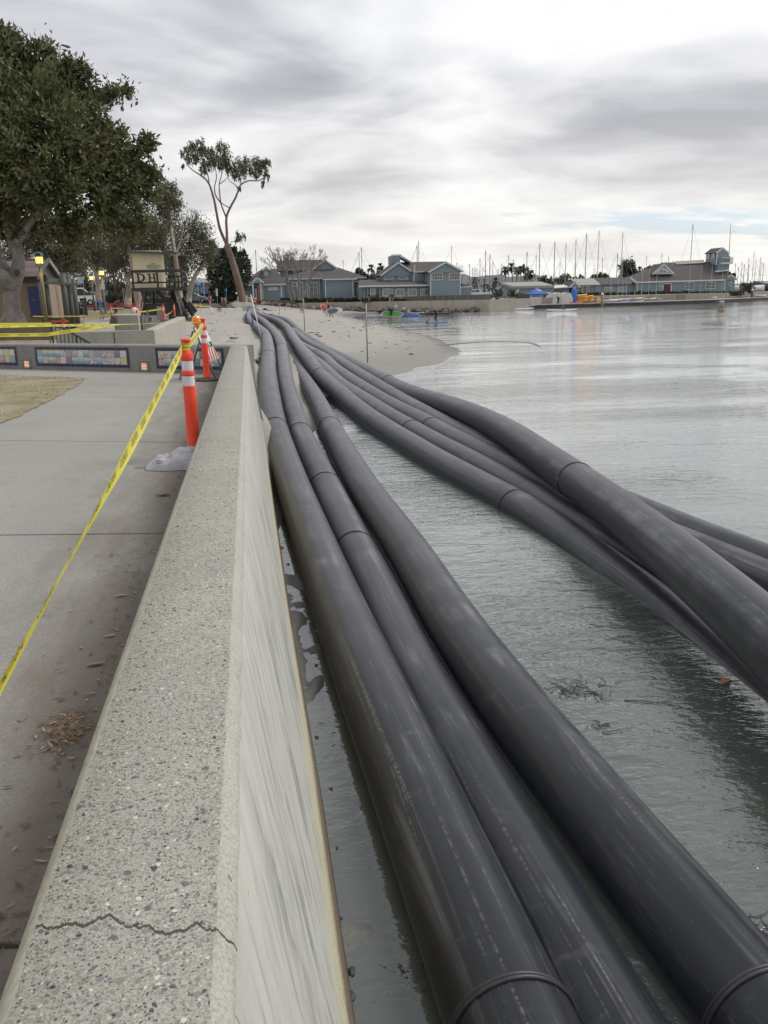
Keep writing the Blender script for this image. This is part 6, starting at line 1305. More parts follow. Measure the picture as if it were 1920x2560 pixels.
class Bld:
    def __init__(s, name, label, px, py, Y): s.o = thing(name, label, 'building', V(px, py, Y))
    def rect(s, nm, x0, x1, y0, y1, Y, d, mat, par=None, xr=None):
        """box whose front face covers those picture columns/rows at distance Y"""
        a, c = V(x0, y1, Y), V(x1, y1, Y); zt = V((x0+x1)/2, y0, Y).z; zb = V((x0+x1)/2, y1, Y).z
        mb = MB(); mb.prism([(a.x, Y), (c.x, Y), (c.x, Y+d), (a.x, Y+d)], zb, zt); return mb.build(nm, mat, par or s.o)
    def poly(s, nm, pts, th, mat, par=None): mb = MB(); mb.slab(pts, th); return mb.build(nm, mat, par or s.o)
    def bar(s, nm, p, q, Y, w, mat, d=.06, par=None):
        a, c = V(p[0], p[1], Y), V(q[0], q[1], Y); mb = MB(); mb.beam(a, c, d, w, up=(0, 1, 0) if False else (0, 0, 1)); return mb.build(nm, mat, par or s.o)
    def window(s, x0, x1, y0, y1, Y, nx=2, ny=2, glass='window_glass', fw=.09):
        g_ = s.rect('window', x0, x1, y0, y1, Y-.02, .03, MT[glass])
        a, c = V(x0, y1, Y), V(x1, y1, Y); zt, zb = V((x0+x1)/2, y0, Y).z, V((x0+x1)/2, y1, Y).z; y = Y-.05
        fr = MB()
        for xx in (a.x, c.x): fr.box((xx, y, (zt+zb)/2), (fw*1.4, .06, zt-zb+fw))
        for zz in (zb, zt): fr.box(((a.x+c.x)/2, y-.004, zz), (c.x-a.x+fw*1.4, .06, fw*1.4))
        fr.build('frame', MT['trim_white'], g_)
        mu = MB()
        for i in range(1, nx): mu.box((a.x+(c.x-a.x)*i/nx, y+.01, (zt+zb)/2), (fw*.7, .03, zt-zb))
        for j in range(1, ny): mu.box(((a.x+c.x)/2, y+.012, zb+(zt-zb)*j/ny), (c.x-a.x, .03, fw*.6))
        if nx*ny > 1: mu.build('muntins', MT['trim_white'], g_)
    def gable_roof(s, x0, x1, ye, yr, Yf, Yb, axis, mat='roof_brown', ov=.5, th=.18):
        """axis 'x': ridge runs across the picture; 'y': gable faces the camera"""
        xa, xb = V(x0, ye, Yf).x, V(x1, ye, Yf).x; zm = V((x0+x1)/2, ye, Yf).z
        if axis == 'x':
            zr = V((x0+x1)/2, yr, (Yf+Yb)/2).z; ym = (Yf+Yb)/2
            s.poly('roof', [(xa-ov, Yf-ov, zm), (xb+ov, Yf-ov, zm), (xb+ov, ym, zr), (xa-ov, ym, zr)], th, MT[mat]); s.poly('roof', [(xb+ov, Yb+ov, zm), (xa-ov, Yb+ov, zm), (xa-ov, ym, zr), (xb+ov, ym, zr)], th, MT[mat])
        else:
            zr = V((x0+x1)/2, yr, Yf).z; xm = (xa+xb)/2
            s.poly('roof', [(xa-ov, Yb, zm-.1), (xa-ov, Yf-ov, zm-.1), (xm, Yf-ov, zr), (xm, Yb, zr)], th, MT[mat]); s.poly('roof', [(xb+ov, Yf-ov, zm-.1), (xb+ov, Yb, zm-.1), (xm, Yb, zr), (xm, Yf-ov, zr)], th, MT[mat])
            s.poly('gable_wall', [(xa, Yf, zm-.3), (xb, Yf, zm-.3), (xb, Yf, zm-.12), (xm, Yf, zr-.28), (xa, Yf, zm-.12)], -.2, MT['siding_blue'])
            for xx in (xa-ov, xb+ov): mb = MB(); mb.beam((xx, Yf-ov-.03, zm-.22), (xm, Yf-ov-.03, zr-.12), .08, .30); mb.build('barge_board', MT['trim_white'], s.o)
    def hip(s, x0, x1, ye, yr, Yf, Yb, rx0, rx1, mat='roof_brown', ov=.4):
        xa, xb = V(x0, ye, Yf).x-ov, V(x1, ye, Yf).x+ov; ze = V((x0+x1)/2, ye, Yf).z; ym = (Yf+Yb)/2; zr = V((x0+x1)/2, yr, ym).z; ra, rb_ = V(rx0, yr, ym).x, V(rx1, yr, ym).x; a, c = Yf-ov, Yb+ov
        mb = MB(); vs = [(xa, a, ze), (xb, a, ze), (xb, c, ze), (xa, c, ze), (ra, ym, zr), (rb_, ym, zr)]
        mb.add(vs, [(0, 1, 5, 4), (1, 2, 5), (2, 3, 4, 5), (3, 0, 4), (3, 2, 1, 0)]); s.o_r = mb.build('roof', MT[mat], s.o)
        mb = MB(); mb.box(((xa+xb)/2, a-.03, ze-.1), (xb-xa, .08, .24)); mb.build('fascia', MT['trim_white'], s.o)
SB = MT['siding_blue']; TWT = MT['trim_white']
# left clubhouse
Y1 = 172.; B = Bld('clubhouse', 'blue clubhouse with hipped brown roof and tall windows behind the bare tree', 760, 748, Y1)
B.rect('wall', 604, 634, 711, 750, Y1+1, 8, SB); B.rect('wall', 656, 712, 709, 750, Y1, 8, SB); B.rect('wall', 712, 908, 694, 750, Y1+3, 10, SB); B.rect('wall', 814, 884, 697, 750, Y1-3, 6, SB)
B.hip(603, 710, 711, 672, Y1, Y1+9, 655, 690); B.hip(700, 911, 695, 669, Y1+3, Y1+13, 790, 845); B.hip(812, 886, 697, 672, Y1-3, Y1+6, 838, 852)
B.gable_roof(788, 838, 670, 649, Y1+7, Y1+14, 'y'); B.gable_roof(700, 812, 676, 650, Y1+8, Y1+14, 'x')
B.rect('wall', 788, 838, 668, 700, Y1+7.1, 4, SB); B.rect('wall', 702, 810, 674, 705, Y1+8.3, 5, SB)
B.rect('entry', 632, 656, 706, 752, Y1-1.5, 3, SB); B.gable_roof(631, 657, 704, 693, Y1-1.6, Y1+2, 'y', ov=.15)
B.rect('doorway', 637.5, 651, 702, 752, Y1-1.56, .05, MT['black_metal']); B.rect('door', 645, 651, 712, 752, Y1-1.6, .05, MT['orange_door']); B.rect('banner', 639.5, 643, 722, 750, Y1-1.64, .04, pm('banner_blue', (.10, .28, .36), (.40, .46, .46), 1.5, .7))
for x in (634.5, 653.5): B.rect('door_post', x-1.8, x+1.8, 704, 752, Y1-1.7, .2, TWT)
B.rect('sign_board', 670, 694, 718, 726, Y1-.1, .08, TWT)
mb = MB(); c = V(682, 722, Y1-.13); mb.text('HARBOR', .42, lambda x, y: c+Vector((x, -.02, y))); mb.build('lettering', MT['faded_blue'], B.o)
B.rect('dormer', 659, 672, 672, 694, Y1+2, 3, MT['siding_pale']); B.gable_roof(658, 673, 673, 666, Y1+1.9, Y1+6, 'y', ov=.2); B.window(662.5, 668.5, 679, 688, Y1+1.95, 2, 2)
B.window(774, 794.5, 706, 745, Y1+2.95, 2, 3); B.window(732, 742, 706, 716, Y1+2.95, 1, 1); B.window(885.5, 896.5, 704, 742, Y1+2.9, 1, 4); B.window(745, 758, 706, 745, Y1+2.95, 2, 3)
for x in (815, 883): B.rect('corner_board', x-1.1, x+1.1, 698, 748, Y1-3.06, .1, TWT)
for x in (658, 704.5): B.rect('corner_board', x-1.6, x+1.6, 711, 748, Y1-.06, .1, TWT)
for x in (769, 799.5, 905): B.rect('corner_board', x-1, x+1, 698, 748, Y1+2.93, .1, TWT)
# restaurant wing and two storey block
Y2 = 163.; B = Bld('restaurant', 'blue two storey waterfront building with low roofed window wing', 1060, 745, Y2)
B.rect('wall', 904, 1078, 713, 748, Y2, 8, SB)
a, c = V(897, 714.5, Y2-1), V(1079, 712, Y2-1); z1 = V(990, 698, Y2+6).z
B.poly('roof', [(a.x, Y2-1, a.z), (c.x, Y2-1, c.z), (c.x-.5, Y2+6, z1), (a.x+1, Y2+6, z1)], .2, MT['roof_brown']); B.bar('fascia', (897, 716), (1079, 713), Y2-1.05, .3, TWT)
for x0_, x1_ in ((958, 981.5), (989.5, 1011), (1020, 1041.5), (1051.5, 1074)): B.window(x0_, x1_, 722.5, 740, Y2-.05, 1, 1, 'window_pale', .16)
B.rect('doorway', 924, 948, 720, 748, Y2-.05, .06, MT['glass_dark']); B.window(926, 938, 722, 737, Y2-.12, 1, 1, 'window_pale', .08)
for x in (911, 919, 950, 955.5, 985, 1015.5, 1046): B.rect('pillar', x-1.6, x+1.6, 717, 746, Y2-.4, .25, MT['siding_pale'])
B.rect('wall', 1077, 1150, 676, 746, Y2-2.5, 12, SB); B.gable_roof(1076, 1151, 677, 654, Y2-2.6, Y2+9, 'y')
B.rect('wall', 957, 1034, 684, 712, Y2+4, 9, SB); B.gable_roof(956, 1035, 686, 655, Y2+3.9, Y2+12, 'y')
B.rect('wall', 1030, 1080, 678, 712, Y2+3.4, 8, SB)
z0, z1 = V(1055, 679, Y2+3).z, V(1055, 654.5, Y2+8).z; xa, xb = V(1000, 679, Y2+3).x, V(1110, 679, Y2+3).x
B.poly('roof', [(V(1030, 679, Y2+3).x, Y2+3, z0), (V(1079, 679, Y2+3).x, Y2+3, z0), (V(1113, 660, Y2+8).x, Y2+8, z1), (V(996, 660, Y2+8).x, Y2+8, z1)], .2, MT['roof_brown']); B.bar('fascia', (1033, 680), (1079, 677.5), Y2+2.95, .28, TWT)
B.bar('corner_board', (1034.5, 712), (1037, 662), Y2+3.3, .25, TWT)
B.rect('chimney', 979, 1001, 639, 672, Y2+6, 4, SB); B.poly('roof', [(V(1000, 640, Y2+6).x, Y2+6, V(1000, 640, Y2+6).z), (V(1028, 655, Y2+6).x, Y2+6, V(1028, 656, Y2+6).z), (V(1028, 655, Y2+6).x, Y2+9, V(1028, 656, Y2+6).z), (V(1000, 640, Y2+6).x, Y2+9, V(1000, 640, Y2+6).z)], .2, MT['siding_blue'])
B.bar('chimney_cap', (977.5, 638.5), (1002, 637.5), Y2+5.9, .3, TWT); B.bar('chimney_cap', (1001, 638), (1027, 654.5), Y2+5.9, .22, TWT)
B.window(1079.5, 1105.5, 682.5, 700, Y2-2.55, 4, 2); B.window(1122.5, 1149, 682.5, 700, Y2-2.55, 4, 2); B.window(960, 982, 687.5, 698, Y2+3.95, 4, 2); B.window(997, 1019, 685, 698, Y2+3.95, 4, 2)
for x in (1077, 1150.5): B.rect('corner_board', x-1, x+1, 676, 746, Y2-2.56, .1, TWT)
B.rect('wall', 1150, 1178, 717.5, 746, Y2+1, 6, SB); B.bar('fascia', (1150, 717.5), (1178, 717), Y2+.9, .2, TWT)
B.poly('roof', [(V(1151, 705, Y2+2).x, Y2+2, V(1151, 704, Y2+2).z), (V(1164, 717, Y2+2).x, Y2+2, V(1164, 717, Y2+2).z), (V(1164, 717, Y2+2).x, Y2+6, V(1164, 717, Y2+2).z), (V(1151, 704, Y2+2).x, Y2+6, V(1151, 704, Y2+2).z)], .15, MT['roof_light'])
# low buildings of the sailing centre
Y3 = 178.; B = Bld('boat_shed', 'long low blue shed with flat grey roof left of the blue canopy', 1330, 740, Y3)
B.rect('wall', 1284, 1384, 715, 744, Y3, 8, SB)
a, c = V(1281, 715.5, Y3-.5), V(1386, 713.5, Y3-.5); B.poly('roof', [(a.x, Y3-.5, a.z), (c.x, Y3-.5, c.z), (c.x, Y3+8, c.z+.9), (a.x, Y3+8, a.z+.9)], .5, MT['roof_light']); B.rect('corner_board', 1294, 1297, 722, 744, Y3-.06, .1, TWT); B.rect('wall', 1252, 1284, 726, 744, Y3+.5, 6, MT['siding_pale'])
B2 = Bld('awning_hut', 'small hut with white awning behind the blue canopy', 1400, 740, Y3+3); B2.rect('wall', 1384, 1422, 718, 744, Y3+3, 5, MT['siding_pale']); a, c = V(1383, 720, Y3+1), V(1422, 717, Y3+1); B2.poly('awning', [(a.x, Y3+1, a.z), (c.x, Y3+1, c.z), (c.x, Y3+4, c.z+.5), (a.x, Y3+4, a.z+.5)], .15, TWT)
B3 = Bld('sailing_hut', 'hut with olive pitched roof between the kayaks and the long shed', 1470, 742, Y3+2); B3.rect('wall', 1436, 1500, 711, 744, Y3+2, 8, MT['siding_pale']); B3.gable_roof(1446, 1494, 712, 696, Y3+2, Y3+9, 'x', 'leaf_olive' if False else 'roof_light'); B3.gable_roof(1425, 1448, 716, 703, Y3+1.8, Y3+8, 'y', ov=.2)
for x in (1452, 1462, 1476, 1486): B3.rect('pillar', x-1, x+1, 714, 740, Y3+1.8, .2, MT['weathered_pole'])
B3.window(1455, 1473, 716, 730, Y3+1.95, 3, 2)
B4 = Bld('long_shed', 'long grey blue shed with dark roof left of the tower building', 1540, 742, Y3+4); B4.rect('wall', 1494, 1584, 710, 744, Y3+4, 8, MT['siding_pale']); B4.gable_roof(1490, 1580, 711, 694, Y3+4, Y3+12, 'x')
B4.window(1510, 1530, 718, 730, Y3+3.95, 3, 1, 'window_pale'); B4.window(1545, 1565, 717, 729, Y3+3.95, 3, 1, 'window_pale')
# tower building at right
Y5 = 181.; B = Bld('tower_building', 'blue sailing centre building with lookout tower at the right', 1700, 738, Y5)
B.rect('wall', 1592, 1812, 702.5, 738, Y5, 11, SB)
xa, xb = V(1590, 704, Y5).x-.4, V(1812, 700, Y5).x+.3; z0a, z0b = V(1592, 706, Y5-.4).z, V(1812, 700.5, Y5-.4).z; ym = Y5+5.5; ra, rb_ = V(1655, 656, ym).x, V(1822, 662, ym).x; zr = V(1700, 655.5, ym).z
mb = MB(); mb.add([(xa, Y5-.4, z0a), (xb, Y5-.4, z0b), (xb, Y5+11.4, z0b), (xa, Y5+11.4, z0a), (ra, ym, zr), (rb_, ym, zr)], [(0, 1, 5, 4), (1, 2, 5), (2, 3, 4, 5), (3, 0, 4), (3, 2, 1, 0)]); mb.build('roof', MT['roof_brown'], B.o)
B.bar('fascia', (1591, 706), (1813, 700), Y5-.45, .3, TWT); B.bar('barge_board', (1591, 706), (1576, 694), Y5-.45, .35, TWT)
B.poly('skylight', [(V(1690, 659, ym-1).x, ym-.9, zr-.45), (V(1762, 657, ym-1).x, ym-.9, zr-.25), (V(1760, 652, ym).x, ym+.1, zr+.45), (V(1688, 653, ym).x, ym+.1, zr+.25)], .12, MT['roof_light'])
B.gable_roof(1632, 1682, 683, 659, Y5+1.2, Y5+6, 'y', ov=.2); B.rect('lattice_back', 1640, 1674, 672, 683, Y5+1.1, .1, MT['glass_dark'])
for p_, q_ in (((1632, 683), (1682, 683)), ((1657, 661), (1657, 683)), ((1645, 683), (1657, 668)), ((1669, 683), (1657, 668)), ((1640, 683), (1648, 672)), ((1674, 683), (1666, 672))): B.bar('lattice', p_, q_, Y5+.55, .22, TWT)
B.rect('door', 1658, 1676, 710.5, 733, Y5-.06, .1, MT['door_maroon'])
for x0_, x1_, y0_, y1_ in ((1655.5, 1658, 708, 733), (1676, 1678.5, 708, 733), (1655.5, 1678.5, 707.5, 710)): B.rect('door_frame', x0_, x1_, y0_, y1_, Y5-.1, .12, TWT)
B.window(1712, 1734, 707, 723.5, Y5-.02, 3, 2); B.window(1764, 1786.5, 705.5, 722, Y5-.02, 3, 2); B.window(1648, 1653, 708, 717, Y5-.02, 1, 1); B.window(1648, 1653, 726, 729, Y5-.02, 1, 1)
B.rect('corner_board', 1590.8, 1593, 706, 737, Y5-.06, .1, TWT); B.rect('corner_board', 1809, 1811.5, 701, 733, Y5-.06, .1, TWT)
TYR = Y5+2.5
B.rect('tower', 1790, 1818, 640, 735, TYR, 4, SB); B.rect('lookout', 1791, 1819, 630, 661, TYR+.2, 4.8, MT['siding_pale'])
a, c, e = V(1764, 632, TYR), V(1792, 630, TYR), V(1821, 629, TYR); B.gable_roof(1791, 1820, 630, 618.5, TYR+.1, TYR+5, 'y', ov=.15)

for yy in (TYR+1.5, TYR+3.7):
    xl = V(1791, 640, TYR+.2).x; zc = V(1791, 639, TYR+.2).z; mb = MB(); mb.box((xl-.02, yy, zc), (.05, 1.1, .9)); sw_ = mb.build('window', MT['window_pale'], B.o)
    mb = MB()
    for dy in (-.58, .58): mb.box((xl-.04, yy+dy, zc), (.06, .12, 1.1))
    for dz in (-.5, .5): mb.box((xl-.045, yy, zc+dz), (.06, 1.2, .12))
    mb.build('frame', TWT, sw_)
B.window(1794, 1815, 632.5, 643, TYR+.15, 3, 1, 'window_pale')
for x in (1791, 1818.5): B.rect('corner_board', x-1, x+1, 631, 662, TYR+.08, .1, TWT)
B.rect('balcony', 1806, 1832, 656, 660, TYR-1.2, 1.6, TWT)
for i in range(9): B.rect('baluster', 1806+i*3.1, 1807.4+i*3.1, 644, 656, TYR-1.15, .06, MT['weathered_pole'])
B.rect('balcony_rail', 1805, 1833, 643, 645, TYR-1.2, .1, TWT)
B.rect('wall', 1816, 1835, 697, 732, Y5+3, 4, SB); B.gable_roof(1812, 1840, 697, 686, Y5+3, Y5+8, 'y', ov=.2); B.poly('roof', [(V(1786, 677, TYR).x, TYR-1, V(1786, 680, TYR).z), (V(1818, 674, TYR).x, TYR-1, V(1818, 676, TYR).z), (V(1818, 674, TYR).x, TYR, V(1818, 674, TYR).z), (V(1786, 677, TYR).x, TYR, V(1786, 677, TYR).z)], .1, TWT); B.window(1802, 1810, 689, 694, TYR-.02, 1, 1)
mb = MB(); c = V(1824.5, 710, Y5+2.9); mb.tube([c, c+Vector((0, -.08, 0))], .45, 16); rw = mb.build('round_window', TWT, B.o); mb = MB(); mb.tube([c+Vector((0, -.08, 0)), c+Vector((0, -.1, 0))], .28, 14); mb.build('pane', MT['window_glass'], rw)
an = thing('radio_mast', 'thin radio antenna mast on the lookout tower', 'antenna', V(1823, 645, TYR+3)); mb = MB(); mb.tube([V(1822, 648, TYR+3), V(1827, 557, TYR+3)], [.09, .04], 6); mb.build('pole', MT['weathered_pole'], an); mb = MB(); mb.tube([V(1826, 583, TYR+3), V(1838, 576, TYR+3)], .03, 5); mb.build('aerial', MT['weathered_pole'], an)
# beach house behind the evergreen
B = Bld('beach_house', 'pale blue beach house with raised deck and blue tarps left of the evergreen', 505, 752, 165); B.rect('wall', 486, 532, 710, 752, 165, 6, MT['siding_pale']); B.gable_roof(490, 530, 706, 695, 165, 171, 'x', 'roof_light'); B.rect('deck', 484, 534, 718, 733, 163.6, .2, MT['siding_pale']); B.rect('undercroft', 490, 528, 735, 752, 164.8, .2, MT['black_metal'])
for x in (497, 512, 528, 533): B.rect('post', x-1, x+1, 703, 752, 163.5, .2, TWT)
tb = pm('tarp_blue', (.02, .11, .55), (.03, .16, .62), 2, .5)
B.rect('deck_panel', 501, 509, 720, 729, 163.5, .05, MT['banner_blue'] if 'banner_blue' in MT else SB); B.rect('deck_panel', 514, 520, 720, 729, 163.5, .05, MT['flag_blue'])
mb = MB(); mb.slab([V(484, 712, 160), V(502, 713, 160), V(500, 706, 161), V(487, 705, 161)], .12); tag(mb.build('blue_tarp', tb), 'bright blue tarp canopy left of the beach house', 'tarp')
mb = MB(); mb.slab([V(470, 710, 158), V(480, 712, 158), V(481, 704, 158), V(471, 702, 158)], .12); tag(mb.build('blue_tarp', tb), 'smaller bright blue tarp behind the tower railing', 'tarp')

# hedges, ramp, fence
shrub('hedge', 'clipped dark hedge in front of the blue clubhouse', 700, 906, 744, 757, 168, 9000, seed=11, leaf=(.22, .12)); shrub('hedge', 'clipped hedge in front of the restaurant windows', 906, 1016, 744, 755, 157, 4500, seed=12, leaf=(.2, .12)); shrub('hedge', 'hedge on the far bank right of the restaurant', 1178, 1232, 737, 746, 150, 2500, seed=13, leaf=(.2, .12))
shrub('hedge', 'long hedge in front of the tower building', 1592, 1856, 727, 739, 176, 9000, seed=14, leaf=(.25, .13)); shrub('hedge', 'hedge in front of the long grey blue shed', 1440, 1590, 730, 741, 176, 5000, seed=15, leaf=(.25, .13)); shrub('shrub', 'round bush right of the tower building', 1852, 1880, 706, 730, 178, 1400, 'leaf_olive', seed=16, leaf=(.3, .15)); shrub('shrub', 'round dark bush left of the gangway', 1236, 1254, 724, 742, 150, 900, 'leaf_olive', seed=17); shrub('shrub', 'round dark bush behind the gangway piling', 1271, 1290, 724, 742, 152, 900, 'leaf_olive', seed=18)
rmp = thing('ramp_railing', 'grey metal ramp railing at the clubhouse entrance', 'railing', V(690, 756, 158))
for k, (p_, q_) in enumerate((((653, 747), (736, 754)), ((653, 751.5), (736, 757)))): mb = MB(); mb.tube([V(*p_, 158), V(*q_, 157)], .05, 6); mb.build('rail', MT['weathered_pole'], rmp)
for i in range(6): f = i/5; mb = MB(); mb.tube([V(653+83*f, 747+7*f, 158-f), V(653+83*f, 756+3*f, 158-f)], .04, 6); mb.build('post', MT['weathered_pole'], rmp)
fn_ = thing('glass_fence', 'low glass panel fence on the far seawall before the restaurant', 'fence', V(1120, 756, 148)); pm('fence_glass', (.07, .085, .09), (.14, .11, .08), .6, .1, spec=.8)
for i in range(14):
    xa_, xb_ = 1019+i*15.0, 1019+(i+1)*15.0-1; f = i/14; Yf_ = 156-12*f; a, c = V(xa_, 754.5-5*f, Yf_), V(xb_, 754.2-5*f, Yf_-.7); h_ = .95
    mb = MB(); mb.slab([a, c, c+Vector((0, 0, h_)), a+Vector((0, 0, h_))], .04); mb.build('glass_panel', MT['fence_glass'], fn_); mb = MB(); mb.beam(a, a+Vector((0, 0, h_+.1)), .08, .08); mb.build('post', MT['weathered_pole'], fn_)
c = V(1190, 744, 175); car('white pickup truck parked right of the restaurant', c, rad(185), carpaint('white4', (.66, .67, .68)), 'truck', 5.2, 1.9, 'pickup_truck')

# ------------------------------------------------------------------ docks
pm('dock_side', (.07, .065, .06), (.045, .042, .04), 1.2, .85); pm('dock_deck', (.36, .34, .30), (.28, .26, .23), .6, .85); pm('piling_dark', (.08, .075, .07), rough=.8)
D0, D1, D2, D3 = W(1288, 772, 0), W(1600, 763, 0), W(1790, 756.5, 0), W(1990, 746, 0)
dk = thing('floating_dock', 'long floating dock in front of the sailing centre', 'dock', (D1.x, D1.y, 0))
for a, c in ((D0, D1), (D1, D2), (D2, D3)):
    d = (c-a).normalized(); n_ = Vector((-d.y, d.x, 0)); mb = MB(); mb.prism([(a.x, a.y), (c.x, c.y), (c.x+n_.x*5, c.y+n_.y*5), (a.x+n_.x*5, a.y+n_.y*5)], -.3, .52); mb.build('float', MT['dock_side'], dk)
    mb = MB(); e = n_*-.06; mb.prism([(a.x+e.x, a.y+e.y), (c.x+e.x, c.y+e.y), (c.x+n_.x*5.1, c.y+n_.y*5.1), (a.x+n_.x*5.1, a.y+n_.y*5.1)], .52, .64); mb.build('deck', MT['dock_deck'], dk)
bkh = MB(); bkh.prism([(48, 158), (75, 163), (103, 175), (140, 198), (140, 203), (102, 180), (74, 168), (48, 163)], -.5, 1.79); tag(bkh.build('bulkhead', pm('bulkhead', (.34, .30, .25), (.25, .22, .185), .5, .9)), 'beige bulkhead behind the floating dock', 'wall')
def piling(px, y0, y1, lab, r=.2, Y=None):
    p = W(px, y1, 0) if Y is None else V(px, y1, Y); zt = V(px, y0, p.y).z; o = thing('dock_piling', lab, 'piling', (p.x, p.y, 0)); mb = MB(); mb.tube([(p.x, p.y, -1), (p.x, p.y, zt-.35)], r, 10); mb.build('pile', MT['piling_dark'] if px > 1600 else MT['weathered_pole'], o, True); mb = MB(); mb.lathe([(r*1.2, zt-.4), (r*1.2, zt-.25), (.03, zt+.15)], 10, (p.x, p.y, 0)); mb.build('cap', TWT, o)
piling(1288, 733, 771, 'thick piling with pale cap at the foot of the gangway', .42); piling(1505, 732, 766, 'slim piling with white cap right of the kayak stack', .25); piling(1879, 722, 751, 'dark piling with white cap at the right end of the dock', .25)
p = W(1803, 777, 0); by = thing('channel_marker', 'square topped marker buoy floating before the dock', 'buoy', (p.x, p.y, 0)); zt = V(1803, 755, p.y).z; mb = MB(); mb.lathe([(.55, -.2), (.6, .12), (.5, .26), (.3, .3)], 12, (p.x, p.y, 0)); mb.build('float', pm('buoy', (.30, .27, .20), (.20, .17, .13), 2, .8), by, True); mb = MB(); mb.tube([(p.x, p.y, .2), (p.x, p.y, zt)], [.30, .28], 12); mb.build('column', MT['buoy'], by, True); mb = MB(); mb.lathe([(.32, zt), (.32, zt+.12), (.05, zt+.16)], 12, (p.x, p.y, 0)); mb.build('top', TWT, by)
gw = thing('gangway', 'grey gangway ramp with railings leading down to the dock', 'gangway', V(1265, 750, 150)); a, c = V(1244, 745, 149), V(1290, 765, 153)
mb = MB(); mb.slab([a, c, c+Vector((.0, 1.6, 0)), a+Vector((0, 1.6, 0))], .15); mb.build('deck', MT['dock_side'], gw)
for dy in (0, 1.6):
    mb = MB(); mb.beam(a+Vector((0, dy, 1)), c+Vector((0, dy, 1.0)), .07, .07); mb.build('rail', MT['weathered_pole'], gw)
    for i in range(9): q = a.lerp(c, i/8)+Vector((0, dy, 0)); mb = MB(); mb.beam(q, q+Vector((0, 0, 1)), .05, .05); mb.build('post', MT['dock_side'], gw)
a2, c2 = V(1292, 747, 156), V(1324, 750, 157); mb = MB(); mb.slab([a2, c2, c2+Vector((0, 0, .9)), a2+Vector((0, 0, 1.2))], .2); mb.build('side_screen', MT['dock_side'], gw)
# canopy
Yt = 160.; ct = thing('canopy_tent', 'blue pop up canopy tent on the dock', 'tent', V(1349, 761, Yt)); a, c = V(1328, 735, Yt), V(1371, 734, Yt); pk = V(1349, 718.5, Yt+1.5); w_ = c.x-a.x
mb = MB(); cs = [Vector((a.x, Yt, a.z)), Vector((c.x, Yt, a.z)), Vector((c.x, Yt+w_, a.z)), Vector((a.x, Yt+w_, a.z))]; pk = Vector(((a.x+c.x)/2, Yt+w_/2, pk.z))
mb.add(cs+[pk]+[q-Vector((0, 0, .28)) for q in cs], [(0, 1, 4), (1, 2, 4), (2, 3, 4), (3, 0, 4), (5, 6, 1, 0), (6, 7, 2, 1), (7, 8, 3, 2), (8, 5, 0, 3)]); mb.build('roof', pm('canopy_blue', (.025, .10, .40), (.02, .08, .33), 1, .6), ct)
mb = MB(); c0 = cs[0].lerp(cs[1], .5).lerp(pk, .45)
for i in range(10):
    t0, t1 = rad(150-i*27), rad(150-(i+1)*27); up = (pk-cs[0].lerp(cs[1], .5)).normalized(); R_ = .42-.02*i
    mb.add([c0+Vector((1, 0, 0))*math.cos(t_)*rr*1.5+up*math.sin(t_)*rr+Vector((0, -.04, .04)) for t_, rr in ((t0, R_), (t1, R_-.02), (t1, R_-.16), (t0, R_-.14))], [(0, 1, 2, 3)])
mb.build('emblem', TWT, ct)
for q in cs: mb = MB(); mb.tube([q-Vector((0, 0, .2)), Vector((q.x, q.y, .6))], .05, 6); mb.build('leg', TWT, ct)
mb = MB(); q = V(1349, 756, Yt+1); mb.box(q, (2.6, .8, .08)); mb.box(q-Vector((0, 0, .35)), (2.4, .7, .5)); tag(mb.build('display_table', pm('white_cloth', (.5, .5, .5), rough=.9)), 'white covered table under the blue canopy tent', 'table')
# upright boards under white covers
for i, (x0_, x1_, lab) in enumerate(((1363, 1387, 'leftmost white cover over upright boards on the dock'), (1381, 1408, 'middle white cover over upright boards on the dock'), (1402, 1432, 'rightmost white cover over upright boards on the dock'))):
    a, c = V(x0_, 762, 160-.2*i), V(x1_, 762, 160-.2*i); zt = V((x0_+x1_)/2, 731, 160).z; n_ = 14; mb = MB(); vs = []
    for yy in (0, 1.6):
        for k in range(n_+1):
            th = math.pi*k/n_; x = (a.x+c.x)/2-(c.x-a.x)/2*math.copysign(abs(math.cos(th))**.75, math.cos(th)); vs.append((x, 160-.2*i+yy, .62+(zt-.62)*math.sin(th)**.75))
    mb.add(vs, [(k, k+1, n_+2+k, n_+1+k) for k in range(n_)]+[tuple(range(n_, -1, -1)), tuple(range(n_+1, 2*n_+2))]); tag(mb.build('board_cover', pm('canvas_white', (.60, .59, .57), (.48, .47, .46), .8, .8)), lab, 'cover', 'white board covers')
person('dark clothed person reaching up before the white covers', V(1395, 763, 157.5), 1.75, rad(180), 'stand', dict(shirt='black', sleeve='black', fore='skin', thigh='black'), over=dict(re=(.2, 0, .95), rh=(.16, 0, 1.1)))
mb = MB(); a = V(1434, 757, 160); h_ = V(1434, 717.5, 160).z-a.z
pf = [(.75, 0), (.78, .5), (.72, 1.4), (.5, 2.3), (.2, h_)]; mb.lathe(pf, 12, (a.x, a.y, a.z), sy=.5); tag(mb.build('blue_cover', pm('cover_blue', (.025, .15, .47), (.02, .12, .38), 1, .6), smooth=True), 'tall bright blue cover standing beside the kayak stack', 'cover')
